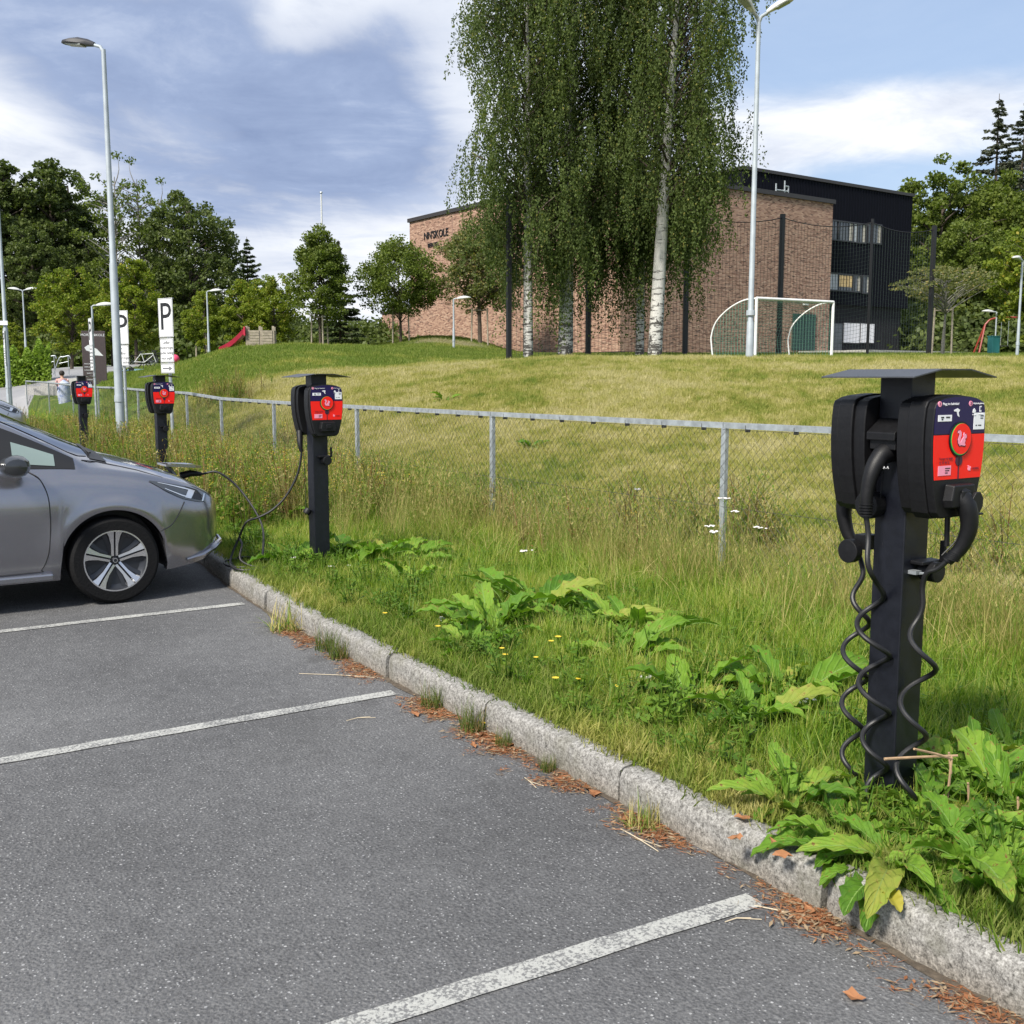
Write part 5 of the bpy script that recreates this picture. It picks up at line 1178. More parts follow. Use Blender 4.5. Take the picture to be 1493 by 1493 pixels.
# two spruces and the wood on the right
lm_sp = leaf_mat('spruce_needle', (.030, .040, .026), (.085, .095, .060), None, 0, .12, .6, .3)
spr = conifer(23, 20, 5.2, 3, lm_sp, step=.6, dens=.65, droop=.18, nd=.22, sparse=.25)
tree(spr, 1436, 105, 'left one of two tall spruces with thin tops above the right wood', 'spruce_tree', 'tall spruces', sc=hgt(136, 1436, 105) / 20)
tree(spr, 1474, 108, 'right one of two tall spruces with thin tops', 'spruce_tree', 'tall spruces', rz=2, sc=hgt(140, 1474, 108) / 20)
rgA = broad(41, 18, 5.2, 1.0, 150, 30000, .32, lm_md, clr=.16); rgB = broad(42, 15, 5.0, 1.0, 130, 27000, .30, lm_md, clr=.17)
for px, v, top, lab, ms_ in [(1362, 92, 232, 'big green tree just right of the black building', rgA), (1432, 94, 250, 'big green tree below the left spruce', rgB), (1500, 96, 268, 'big green tree below the right spruce', rgA), (1400, 84, 320, 'leafy tree in the middle of the right wood', rgB), (1465, 86, 330, 'leafy tree beside the bright tree at the right edge', rgA), (1560, 92, 220, 'green tree beyond the right edge', rgA), (1345, 100, 300, 'tree close behind the black wall corner', rgB), (1320, 104, 330, 'tree mostly hidden behind the black wall', rgB), (1640, 92, 220, 'outermost green tree to the right', rgB)]:
    tree(ms_, px, v, lab, 'deciduous_tree', 'trees of the right wood', rz=px * .7, sc=hgt(top, px, v) / (18 if ms_ is rgA else 15))
edge = broad(43, 8, 3.0, .8, 95, 17000, .22, lm_br, clr=.18)
tree(edge, 1512, 52, 'bright fresh green tree at the right edge', 'maple_tree', sc=hgt(318, 1512, 52) / 8)
umb = broad(44, 4.6, 2.8, 2.8, 60, 5200, .12, lm_pl, m_barkg, clr=.17, flat=.3, trunk_r=.07, limbs=2)
t_ = tree(umb, 1372, 51, 'small spreading tree with thin pale leaves held by three grey stakes', 'young_tree', sc=hgt(385, 1372, 51) / 4.6); stakes_for(t_, .5, 2.2, 3, m_wood)
# undergrowth masses closing the foot of the woods
def brush(name, pts, lm, n, lf, hmax):
    r = np.random.default_rng(len(pts) + n); C = []
    for px, v in pts:
        p = at(px, v); m_ = n // len(pts); q_ = r.normal(size=(m_, 3)) * np.array([2.6, 2.6, 1]); q_[:, 2] = r.uniform(0, 1, m_) ** .8 * hmax * (1 - np.clip(np.hypot(q_[:, 0], q_[:, 1]) / 9, 0, .7))
        C.append(q_ + np.array([p.x, p.y, p.z]))
    C = np.concatenate(C); V, F = leaf_quads(C, lf * r.uniform(.6, 1.3, len(C)), lf * .7, None, 0, r)
    o = bpy.data.objects.new(name, npmesh(name, V, F, lm)); COL.objects.link(o)
    return tag(o, None, None, None, 'stuff')
brush('undergrowth', [(x, 84 + (x % 7)) for x in range(-80, 420, 22)], lm_dk, 42000, .42, 5.0)
brush('undergrowth', [(x, 82 + (x % 5)) for x in range(1300, 1680, 22)], lm_dk, 24000, .42, 4.5)
brush('undergrowth', [(x, 84) for x in range(400, 600, 22)], lm_dk, 14000, .36, 3.2)
# hedge on the left
r = np.random.default_rng(5); n = 16000; fx2 = r.uniform(0, 1, n); hx = -90 + 165 * fx2; C = np.zeros((n, 3))
vv = 55 + r.uniform(-1, 1, n) * .9; u_ = (hx - 746.5) / K572 * vv; C[:, 0] = u_ * CY + vv * SY; C[:, 1] = -u_ * SY + vv * CY; C[:, 2] = GZ(C[:, 0], C[:, 1]) + r.uniform(0, 1, n) * (1.75 + .25 * np.sin(hx * .35) + .2 * np.sin(hx * .13))
V, F = leaf_quads(C, .16 * r.uniform(.6, 1.4, n), .11, None, 0, r); V -= C[0]
o = bpy.data.objects.new('hedge', npmesh('hedge', V, F, lm_hg)); o.location = C[0]; COL.objects.link(o); tag(o, 'bright green leafy hedge behind the far left lamp pole', 'hedge')

# birches with hanging twigs
def birch(px, v, H, R, cz0, seed, label, lean=(0, 0), nstr=420, tr_=.2, dark=False, low=None):
    p = at(px, v); t_ = thing('birch_tree', label, 'tree', p, -YAW, 'weeping birches on the crest'); r = np.random.default_rng(seed); pr = random.Random(seed)
    mb = MB(); TPz = [-.3, H * .15, H * .35, H * .6, H * .85, H]; tp = [(lean[0] * z_ / H * (.6 + .4 * z_ / H), lean[1] * z_ / H, z_) for z_ in TPz]
    mb.tube(tp, [tr_ * 1.15, tr_, tr_ * .80, tr_ * .42, tr_ * .2, .02], 14); mb.obj('trunk', m_birch, t_, smooth=True)
    tx = lambda z_: Vector((lean[0] * z_ / H, lean[1] * z_ / H, z_))
    mb = MB(); C = []; A = []
    ncl_ = nstr // 5
    for i in range(ncl_):
        # a bough arching out of the trunk, its end hung with a curtain of twigs
        zs = cz0 + (H - cz0) * (i + pr.random()) / ncl_; f_ = (zs - cz0) / (H - cz0)
        rad = R * (math.sin(PI * min(1, .24 + .70 * f_)) ** .6) * (.25 + .75 * pr.random() ** .7); a = i * 2.4 + pr.uniform(-.5, .5)
        c0 = tx(zs); s_ = Vector((c0.x + rad * math.cos(a), c0.y + rad * math.sin(a), zs)); z0 = max(cz0 * .6, zs - rad * pr.uniform(.5, 1.1))
        P0_ = limb(mb, tx(z0), s_, .055 * (1.2 - f_), .012, .16, 5, 5, pr); big = pr.uniform(.45, 1.25)
        for j in range(int((17 + 8 * f_) * big)):
            on_ = P0_[pr.choice((3, 4, 5, 5))]; L = pr.uniform(.5, 2.5) * (1.25 - .3 * f_) * big; q0 = Vector(on_) + Vector((pr.gauss(0, .30), pr.gauss(0, .30), pr.gauss(0, .22))) * big
            dr = Vector((pr.gauss(0, .16), pr.gauss(0, .16), 0)); n_ = int(L / .036) + 3
            tt = r.uniform(0, 1, n_) ** .85; bow = Vector((math.cos(a), math.sin(a), 0)) * .35
            sw = np.stack([np.sin(tt * 6 + j) * .05, np.cos(tt * 5 + j) * .05, tt * 0], 1)
            P_ = np.array(q0)[None] + np.outer(tt, np.array(dr)) + np.outer(np.sin(tt * PI * .5), np.array(bow)) + np.outer(-tt * L, [0, 0, 1]) + sw + r.normal(size=(n_, 3)) * np.array([.055, .055, .05])
            C.append(P_); A.append(r.normal(size=(n_, 3)) * .6 + np.array([0, 0, -1]))
    for (lx, ly, z1, z0, n2, wd) in (low or []):      # long curtains reaching towards the ground
        for j in range(n2):
            q0 = np.array([lx + pr.gauss(0, wd), ly + pr.gauss(0, wd), z1 + pr.uniform(-1, .6)]); L = (z1 - z0) * pr.uniform(.35, 1.0); n_ = int(L / .055); tt = r.uniform(0, 1, n_)
            C.append(q0[None] + np.outer(-tt * L, [0, 0, 1]) + np.outer(tt, [pr.gauss(0, .25), pr.gauss(0, .25), 0]) + r.normal(size=(n_, 3)) * .07); A.append(r.normal(size=(n_, 3)) * .6 + np.array([0, 0, -1]))
    C = np.concatenate(C); A = np.concatenate(A); n_ = len(C)
    V, F = leaf_quads(C, .094 * r.uniform(.7, 1.4, n_), .062 * r.uniform(.7, 1.3, n_), A, 0, r)
    mb.obj('branches', m_bark, t_)
    o = bpy.data.objects.new('crown', npmesh('crown', V, F, lm_bi)); COL.objects.link(o); o.parent = t_
    print('birch leaves', n_); return t_
birch(770, 40.6, 18.5, 2.8, 4.6, 51, 'weeping birch with a short white trunk, leftmost of the four birches', (-.1, 0), 560, .17, low=[(-.2, .2, 5.6, 1.2, 60, .5), (.5, 0, 4.5, 1.0, 60, .6)])
birch(824, 41.4, 19.5, 2.8, 4.4, 52, 'weeping birch with a grey blotched trunk, second from the left', (.35, 0), 600, .26, low=[(-.2, -.4, 5.0, .9, 60, .5), (.3, .3, 5.5, 2, 40, .5)])
birch(932, 42.6, 18.5, 2.7, 4.6, 53, 'weeping birch with dark trunk hidden in hanging twigs, behind the white trunk', (.1, 0), 600, .15, low=[(-1.0, 0, 5.5, 1.6, 90, .5), (-.1, 0, 5.2, 1.1, 70, .45), (.8, 0, 6, 2.4, 40, .4)])
birch(954, 40.2, 19.5, 2.55, 6.0, 54, 'weeping birch with a long bright white trunk, rightmost of the four', (1.1, 0), 640, .235, low=[(1.6, .2, 6.4, 2.6, 36, .35), (2.6, 0, 8.4, 6.2, 36, .4), (.6, .6, 5.0, 2.2, 30, .3)])

# ------------------------------------------------------------------ play platform, slide, swing, bikes, rails, flagpole
p = at(382, 44); t_ = thing('play_platform', 'grey wooden play platform with plank sides on the grass bank', 'playground', (p.x, p.y, p.z - .05), -YAW + .15)
for sx_ in (-.52, .0, .52):
    for sy_ in (-.4, .4): mb = MB(); mb.box((sx_, sy_, .40), (.09, .09, .98)); mb.obj('corner_post', m_wood, t_)
for sy_ in (-.40,):
    for k in range(6): 
        for xc in (-.26, .26): mb = MB(); mb.box((xc, sy_ - .06, .12 + k * .11), (.46, .025, .095)); mb.obj('plank', m_wood, t_)
for k in range(6): mb = MB(); mb.box((.58, 0, .12 + k * .11), (.025, .8, .095)); mb.obj('plank', m_wood, t_)
mb = MB(); mb.box((0, 0, .06), (1.1, .9, .06)); mb.obj('deck', m_wood, t_)
p2 = at(352, 43.6); t_ = thing('slide', 'red slide running down the bank from the wooden platform', 'slide', (p2.x, p2.y, p2.z), -YAW)
mb = MB(); a0, a1 = Vector((.22, 0, .62)), Vector((-.72, -.3, -.15))
rows = [[tuple(a0.lerp(a1, k / 6) + Vector((0, y_, z_)) + Vector((0, 0, -.10 * math.sin(PI * k / 6)))) for y_, z_ in ((-.25, .16), (-.23, .0), (.23, .0), (.25, .16), (.28, .16), (.27, -.05), (-.27, -.05), (-.28, .16), (-.25, .16))] for k in range(7)]
mb.grid(rows); mb.obj('chute', m_redpl, t_, smooth=True); mb = MB(); mb.box((.24, 0, .66), (.06, .6, .35)); mb.obj('guard', m_redpl, t_)
p = at(1465, 60); t_ = thing('swing_frame', 'red steel swing frame at the right edge behind the lawn', 'swing', (p.x, p.y, p.z), -YAW)
hs_ = 1.95
mb = MB(); mb.tube(smooth_path([(-1.25, 0, 1.65), (-.9, 0, hs_), (0, 0, hs_ + .1), (1.5, 0, hs_)], 5), .05, 8); mb.obj('top_bar', m_redst, t_)
for y_ in (-.5, .3):
    mb = MB(); mb.tube([(-1.25, 0, 1.65), (-1.75, y_, -.1)], .05, 8); mb.obj('leg', m_redst, t_)
for x_ in (-.15,): 
    mb = MB(); mb.tube([(x_ - .2, 0, hs_), (x_ - .2, 0, .5)], .012, 4); mb.tube([(x_ + .2, 0, hs_), (x_ + .2, 0, .5)], .012, 4); mb.obj('chain', m_galv, t_); mb = MB(); mb.box((x_, 0, .48), (.45, .2, .05)); mb.obj('swing_seat', m_trim, t_)
p = at(1446, 54); t_ = thing('litter_bin', 'teal litter bin beside the red swing frame', 'litter bin', (p.x, p.y, p.z), -YAW + .2)
mb = MB(); mb.box((0, 0, .46), (.42, .42, .88)); mb.obj('bin_body', m_teal, t_, bevel=.03); mb = MB(); mb.box((0, 0, .93), (.46, .46, .05)); mb.obj('lid', m_teal, t_, bevel=.01)
p = at(474, 92); t_ = thing('flagpole', 'slim white flagpole rising above the pointed green tree', 'flagpole', (p.x, p.y, p.z), 0)
mb = MB(); hf = ZT(283, 92) - p.z; mb.tube([(0, 0, 0), (0, 0, hf)], [.12, .07], 8); mb.obj('pole', m_lampw, t_); mb = MB(); mb.lathe([(0, hf + .25), (.12, hf + .18), (.14, hf + .1), (.0, hf)], 10); mb.obj('finial', m_galv, t_)
def bicycle(px, v, rz, label, mt, lying=False):
    p = at(px, v); t_ = thing('bicycle', label, 'bicycle', (p.x, p.y, p.z + (.08 if lying else .02)), rz, 'bicycles by the path')
    if lying: t_.rotation_euler = (1.45, 0, rz)
    wm_ = MB(); wm_.tube([(.33 * math.cos(a), 0, .33 * math.sin(a)) for a in [2 * PI * k / 24 for k in range(25)]], .022, 6, caps=False)
    tyre = wm_.mesh('wheel', m_tyre); sm = MB()
    for k in range(12): a = 2 * PI * k / 12; sm.tube([(0, 0, 0), (.33 * math.cos(a), 0, .33 * math.sin(a))], .003, 3, caps=False)
    spk_ = sm.mesh('spokes', m_galv)
    for x_ in (-.52, .52): wh = place(tyre, 'wheel', t_, (x_, 0, .34)); place(spk_, 'spokes', wh)
    mb = MB()
    for a, b_ in [((-.52, .34), (-.18, .78)), ((-.18, .78), (-.05, .32)), ((-.05, .32), (-.52, .34)), ((-.18, .72), (.36, .76)), ((-.05, .32), (.38, .66)), ((.36, .80), (.52, .34))]: mb.tube([(a[0], 0, a[1]), (b_[0], 0, b_[1])], .022, 6)
    mb.obj('frame', mt, t_)
    mb = MB(); mb.box((-.2, 0, .84), (.25, .12, .05)); mb.tube([(-.18, 0, .75), (-.2, 0, .84)], .014, 6); mb.obj('saddle', m_trim, t_)
    mb = MB(); mb.tube([(.33, -.28, .96), (.33, 0, .93), (.33, .28, .96)], .015, 6); mb.tube([(.36, 0, .78), (.33, 0, .93)], .015, 6); mb.obj('handlebar', m_trim, t_)
bicycle(213, 55, -YAW + .25, 'white bicycle standing at the foot of the bank behind the parking signs', m_lampw)
bicycle(232, 56, -YAW - .4, 'dark bicycle standing behind the white one by the bank', m_trim)
bicycle(194, 50, -YAW + .5, 'pale blue bicycle lying on the path edge near the signs', mat('pale_blue', (.25, .45, .55), .4), True)
# handrails by the hedge steps
p = at(84, 58); t_ = thing('handrail', 'pair of pale tubular handrails at the steps right of the hedge', 'handrail', (p.x, p.y, p.z), -YAW)
for x0, y0 in ((-.55, -.2), (0.0, .3)):
    mb = MB(); mb.tube(smooth_path([(x0 - .35, y0, .1), (x0, y0, .95), (x0 + .25, y0, 1.05), (x0 + .55, y0, 1.1), (x0 + .62, y0, .95)], 5), .028, 8)
    mb.tube([(x0 + .5, y0, 1.08), (x0 + .5, y0, 0)], .025, 8); mb.tube([(x0, y0, .7), (x0 + .5, y0, .8)], .02, 8); mb.obj('rail', m_galv, t_, smooth=True)
# low concrete kerb wall by the path
p = at(78, 43.5); 
mb = MB(); a = at(40, 46.5, .1) ; b_ = at(118, 40.5, .1); c_ = at(150, 47.5, .1); M0 = a.copy()
for s_, e_ in ((a, b_),): d_ = e_ - s_; mb.box((0, 0, 0), (d_.length, .25, .45), M=Matrix.Translation((s_ + e_) / 2 - M0) @ d_.to_track_quat('X', 'Z').to_matrix().to_4x4())
d_ = c_ - at(62, 48.5, .1); mb.box((0, 0, 0), (d_.length, .3, .3), M=Matrix.Translation((at(62, 48.5, .1) + c_) / 2 - M0) @ d_.to_track_quat('X', 'Z').to_matrix().to_4x4())
o = mb.obj('low_wall', m_concrete, loc=M0); tag(o, 'low pale concrete edging wall behind the fence beside the path', 'wall')
p = at(256, 52); o = MB(); o.lathe([(.22 * math.sin(PI * k / 10), .22 - .22 * math.cos(PI * k / 10)) for k in range(11)], 16); o = o.obj('ball', mat('ball_pink', (.7, .06, .14), .5), smooth=True, loc=(p.x, p.y, p.z + .1)); tag(o, 'small pinkish red ball lying at the foot of the bank', 'ball')

# person crouching behind the fence
def person(px, v, label):
    p = at(px, v); t_ = thing('person', label, 'person', (p.x, p.y, p.z), -YAW + 1.9)
    J = {'pel': (0, 0, .30), 'ab': (.03, 0, .43), 'ch': (.10, 0, .60), 'ne': (.13, 0, .73), 'hd0': (.145, 0, .80), 'hd1': (.155, 0, .90), 'hd2': (.15, 0, .965),
         'hl': (.02, .10, .28), 'kl': (.33, .13, .40), 'al': (.22, .12, .09), 'fl': (.38, .13, .035), 'hr': (.02, -.10, .28), 'kr': (.33, -.13, .38), 'ar': (.20, -.12, .09), 'fr': (.37, -.13, .035),
         'sl': (.10, .16, .67), 'el': (.22, .22, .47), 'wl': (.36, .14, .42), 'pl': (.42, .12, .41), 'sr': (.10, -.16, .67), 'er': (.24, -.21, .48), 'wr': (.38, -.10, .44), 'pr': (.44, -.08, .43)}
    E_ = [('pel', 'ab'), ('ab', 'ch'), ('ch', 'ne'), ('ne', 'hd0'), ('hd0', 'hd1'), ('hd1', 'hd2'), ('pel', 'hl'), ('hl', 'kl'), ('kl', 'al'), ('al', 'fl'), ('pel', 'hr'), ('hr', 'kr'), ('kr', 'ar'), ('ar', 'fr'), ('ch', 'sl'), ('sl', 'el'), ('el', 'wl'), ('wl', 'pl'), ('ch', 'sr'), ('sr', 'er'), ('er', 'wr'), ('wr', 'pr')]
    rad = dict(pel=.125, ab=.11, ch=.115, ne=.045, hd0=.065, hd1=.088, hd2=.06, hl=.085, kl=.055, al=.035, fl=.03, hr=.085, kr=.055, ar=.035, fr=.03, sl=.055, el=.038, wl=.025, pl=.03, sr=.055, er=.038, wr=.025, pr=.03)
    for side, s_ in (('pl', 1), ('pr', -1)):
        b0 = Vector(J[side])
        for k in range(5):
            nm = side + 'f%d' % k
            o1 = Vector((.035, (-.022 + .0115 * k), -.004)) if k < 4 else Vector((.008, -.03 * s_, .01)); o2 = o1 + (Vector((.032 - .004 * abs(k - 1.5), 0, -.02)) if k < 4 else Vector((.02, -.012 * s_, 0)))
            J[nm] = tuple(b0 + o1); J[nm + 't'] = tuple(b0 + o2); rad[nm] = .009; rad[nm + 't'] = .007; E_ += [(side, nm), (nm, nm + 't')]
    ks = list(J); me = bpy.data.meshes.new('body'); me.from_pydata([J[k] for k in ks], [(ks.index(a), ks.index(b_)) for a, b_ in E_], [])
    o = bpy.data.objects.new('body', me); COL.objects.link(o); o.parent = t_
    sk = o.modifiers.new('skin', 'SKIN'); sk.use_smooth_shade = True
    for i, k in enumerate(ks): me.skin_vertices[0].data[i].radius = (rad[k], rad[k])
    me.skin_vertices[0].data[0].use_root = True
    o.modifiers.new('sub', 'SUBSURF').levels = 1
    me.materials.append(m_skin)
    mb = MB(); mb.lathe([(.0, .60), (.09, .60), (.155, .66), (.165, .56), (.15, .44), (.15, .30), (.16, .26), (0, .26)], 20, M=Matrix.Translation((.06, 0, .03)) @ Matrix.Rotation(.12, 4, 'Y')); 
    for s_ in (-1, 1): mb.tube([(.10, s_ * .15, .66), (.20, s_ * .21, .50), (.30, s_ * .18, .45)], [.075, .06, .05], 10)
    mb.obj('jacket', m_pinkc, t_, smooth=True)
    mb = MB()
    for s_ in (-1, 1): mb.tube([(0, s_ * .09, .28), (.33, s_ * .13, .40), (.23, s_ * .12, .12)], [.11, .075, .055], 10)
    mb.obj('trousers', m_denim, t_, smooth=True)
    mb = MB(); mb.lathe([(.0, .105), (.06, .095), (.095, .05), (.102, .0), (.09, -.05), (.05, -.09)], 16, M=Matrix.Translation((.135, 0, .905)) @ Matrix.Rotation(-.35, 4, 'Y')); mb.obj('hair', m_hair, t_, smooth=True)
    mb = MB()
    for s_ in (-1, 1): mb.box((.243, s_ * .03, .90), (.01, .02, .01))
    mb.obj('eyes', m_trim, t_)
    return t_
person(90, 41.0, 'person with dark hair and pale pink top crouching behind the fence at the left')
mb = MB(); p = at(84, 38.5)
mb.tube([(0, 0, .95), (.02, 0, .85), (-.02, .02, .5), (.0, 0, .05)], [.03, .16, .22, .20], 12); o = mb.obj('blue_coat', mat('blue_white_cloth', (.16, .22, .42), .9, var=.7, vscale=5, col2=(.6, .62, .66)), smooth=True, loc=(p.x + .2, p.y, p.z - .1)); tag(o, 'blue and white garment hanging on the wire fence left of the person', 'garment')

# ------------------------------------------------------------------ scattered vegetation
def blade(mb, x, y, a, L, w_, bend, tilt, seg=3, z0=0.0):
    d_ = Vector((math.cos(a), math.sin(a), 0)); s_ = Vector((-d_.y, d_.x, 0)); vs = []; p_ = Vector((x, y, z0)); ang = tilt
    for k in range(seg):
        ww = w_ * (1 - k / seg) ** .7; vs += [p_ - s_ * ww / 2, p_ + s_ * ww / 2]
        p_ = p_ + (d_ * math.sin(ang) + Vector((0, 0, math.cos(ang)))) * (L / seg); ang += bend / seg
    vs.append(p_); fs = [(2 * k, 2 * k + 1, 2 * k + 3, 2 * k + 2) for k in range(seg - 1)] + [(2 * seg - 2, 2 * seg - 1, 2 * seg)]
    mb.raw(vs, fs)
def clump(n, R, L0, L1, w_, bend, tilt, mt, seed, seg=3, heads=None):
    rnd_ = random.Random(seed); random_state = rnd_; mb = MB()
    for i in range(n):
        r_ = R * math.sqrt(rnd_.random()); a = rnd_.uniform(0, 2 * PI)
        L = rnd_.uniform(L0, L1); a2 = rnd_.uniform(0, 2 * PI); tl = abs(rnd_.gauss(0, tilt)); bd = rnd_.uniform(.1, 1) * bend
        blade(mb, r_ * math.cos(a), r_ * math.sin(a), a2, L, w_ * rnd_.uniform(.7, 1.3), bd, tl, seg)
        if heads and rnd_.random() < heads:
            e_ = Vector(mb.v[-1])
            for q_ in range(5): blade(mb, e_.x, e_.y, rnd_.uniform(0, 2 * PI), .035, .006, .3, rnd_.uniform(.1, .8), 2, e_.z - .012 * q_)
    return mb.mesh('tuft', mt)
def gn_scatter(name, variants, P_, rot, scl, idx_, kind='stuff'):
    c_ = bpy.data.collections.new(name + '_kinds')
    for i, me in enumerate(variants):
        o = bpy.data.objects.new('%s_kind_%02d' % (name, i), me); c_.objects.link(o)
    me = bpy.data.meshes.new(name); me.vertices.add(len(P_)); me.vertices.foreach_set('co', np.asarray(P_, np.float32).ravel())
    a = me.attributes.new('rot', 'FLOAT_VECTOR', 'POINT'); a.data.foreach_set('vector', np.asarray(rot, np.float32).ravel())
    a = me.attributes.new('scl', 'FLOAT', 'POINT'); a.data.foreach_set('value', np.asarray(scl, np.float32))
    a = me.attributes.new('idx', 'INT', 'POINT'); a.data.foreach_set('value', np.asarray(idx_, np.int32))
    o = bpy.data.objects.new(name, me); COL.objects.link(o)
    gt = bpy.data.node_groups.new(name, 'GeometryNodeTree'); gt.interface.new_socket('Geometry', in_out='INPUT', socket_type='NodeSocketGeometry'); gt.interface.new_socket('Geometry', in_out='OUTPUT', socket_type='NodeSocketGeometry')
    N = gt.nodes; L = gt.links; gi = N.new('NodeGroupInput'); go = N.new('NodeGroupOutput'); ip = N.new('GeometryNodeInstanceOnPoints'); ci = N.new('GeometryNodeCollectionInfo')
    ci.inputs['Collection'].default_value = c_; ci.inputs['Separate Children'].default_value = True; ci.inputs['Reset Children'].default_value = True
    def na(nm, dt): n_ = N.new('GeometryNodeInputNamedAttribute'); n_.data_type = dt; n_.inputs['Name'].default_value = nm; return n_.outputs['Attribute']
    e_ = N.new('FunctionNodeEulerToRotation'); L.new(na('rot', 'FLOAT_VECTOR'), e_.inputs[0])
    L.new(gi.outputs[0], ip.inputs['Points']); L.new(ci.outputs[0], ip.inputs['Instance']); ip.inputs['Pick Instance'].default_value = True
    L.new(na('idx', 'INT'), ip.inputs['Instance Index']); L.new(e_.outputs[0], ip.inputs['Rotation']); L.new(na('scl', 'FLOAT'), ip.inputs['Scale']); L.new(ip.outputs[0], go.inputs[0])
    m_ = o.modifiers.new('scatter', 'NODES'); m_.node_group = gt
    return tag(o, kind=kind)
def scatter(name, variants, x, y, s0, s1, lean=.15, zoff=-.01, scl=None):
    n = len(x); z = GZ(x, y) + zoff
    rot = np.stack([RNG.normal(0, lean, n), RNG.normal(0, lean, n), RNG.uniform(0, 2 * PI, n)], 1)
    s_ = RNG.uniform(s0, s1, n) if scl is None else scl
    print(name, n)
    return gn_scatter(name, variants, np.stack([x, y, z], 1), rot, s_, RNG.integers(0, len(variants), n))
def inview(x, y, m_=40):
    v = x * SY + y * CY; sx = 746.5 + K572 * (x * CY - y * SY) / np.maximum(v, .1); return (v > .8) & (sx > -m_ - 60 / np.maximum(v, 1)) & (sx < 1493 + m_ + 700 / np.maximum(v, 1))
DOCKS = [(1235, 1245, 'dock plant sprawling over the kerb left of the near charging post', 16, .85, .10), (1300, 1270, 'dock plant in front of the near charging post at the kerb', 18, 1.0, .12), (1385, 1245, 'large dock plant right in front of the near charging post', 20, 1.1, .13), (1450, 1290, 'dock plant at the kerb in the right corner', 18, 1.05, .13),
                            (1410, 1165, 'dock plant beside the right foot of the near charging post', 18, 1.1, .12), (1475, 1200, 'dock plant cut by the right edge', 18, 1.2, .14), (1370, 1130, 'dock plant directly behind the near charging post', 12, 1.0, .1), (1150, 1190, 'small dock plant left of the post near the kerb', 10, .75, .08), (1480, 1120, 'dock plant farther back at the right edge', 14, 1.1, .14),
                            (1005, 1030, 'dock plant with upright lance leaves in the middle of the verge', 13, .95, .06), (1150, 1020, 'dock plant with broad leaves right of the upright one', 14, 1.1, .10), (1090, 1060, 'dock plant small between two larger ones', 9, .8, .07),
                            (715, 925, 'dense dock clump nearest the second kerb line, leftmost of the middle group', 20, 1.1, .14), (775, 895, 'tall dense dock clump in the middle group', 22, 1.15, .15), (850, 915, 'dock plant right of the dense clump', 18, 1.1, .14), (930, 925, 'dock plant at the right end of the middle group', 16, 1.1, .14), (905, 965, 'dock plant low in front of the middle group', 12, 1.0, .12), (690, 955, 'small dock plant low before the dense clump', 9, .8, .08),
                            (520, 825, 'dock clump right behind the second charging post', 18, 1.1, .16), (575, 822, 'dock clump with upright leaves right of the second post', 20, 1.2, .16), (600, 850, 'small bluish dock plant in front of the clump', 9, .9, .10), (430, 825, 'dock plant left of the second post foot', 12, .9, .12),
                            (350, 755, 'dock clump behind the grey car nose', 16, 1.2, .2), (400, 765, 'dock clump between car and second post', 18, 1.2, .2), (335, 730, 'dock clump farther back behind the car nose', 14, 1.2, .2), (455, 770, 'dock clump behind the second charging post', 16, 1.2, .2), (385, 735, 'dock clump in the green strip before the fence', 14, 1.2, .2)]
DXY = np.array([G(d_[0], d_[1], .1) for d_ in DOCKS])
def clear_docks(x, y, rad=.24, keep=.12):
    d_ = np.min(np.hypot(x[:, None] - DXY[None, :, 0], y[:, None] - DXY[None, :, 1]), 1)
    ok = (d_ > rad) | (RNG.random(len(x)) < keep); return x[ok], y[ok]
# mown lawn on the slope
lv = [clump(30, .09, .03, .075, .0055, .8, .5, m_lawn, 100 + i, 2) for i in range(5)]
def region(n, v0, v1, s0, s1, power=1.0):
    v = v0 + (v1 - v0) * RNG.random(n) ** power; sx = RNG.uniform(s0, s1, n); u = (sx - 746.5) / K572 * v
    return u * CY + v * SY, -u * SY + v * CY, v, sx
x, y, v, sx = region(150000, 6, 27, -20, 1540, .8); ok = (v > np.interp(sx, _fs, _fvs) + .1) & ((sx > 260) | (v > 30)); 
scatter('lawn_grass', lv, x[ok], y[ok], .8, 1.5, .25, scl=(RNG.uniform(.8, 1.35, ok.sum()) * (1 + (v[ok] - 8) * .02)))
x, y, v, sx = region(70000, 26, 72, 150, 1520, .9); ok = ~inpoly(sx, v, road_far) & ((sx > 250) | (v > 30))
lv2 = [clump(26, .16, .05, .11, .011, .8, .5, m_lawn, 120 + i, 2) for i in range(4)]
scatter('bank_grass', lv2, x[ok], y[ok], .8, 1.6)
# rough verge grass
vv_ = [clump(34, .07, .07, .20, .0048, 1.3, .35, m_verge, 200 + i, 3) for i in range(6)]
def verge_pts(n, y0, y1, xa, xb, pw=1.0):
    y = y0 + (y1 - y0) * RNG.random(n) ** pw; f_ = RNG.random(n); x = kerb_x(y) + xa + (xb - kerb_x(y) - xa) * f_; ok = inview(x, y); return x[ok], y[ok]
x, y = clear_docks(*verge_pts(46000, -.6, 24, .13, 6.2, 1.35))
ts = np.clip((x - kerb_x(y) - .15) / .8, .25, 1); scatter('verge_grass', vv_, x, y, .5, 1.3, .2, scl=RNG.uniform(.5, 1.15, len(x)) * (.40 + .60 * ts))
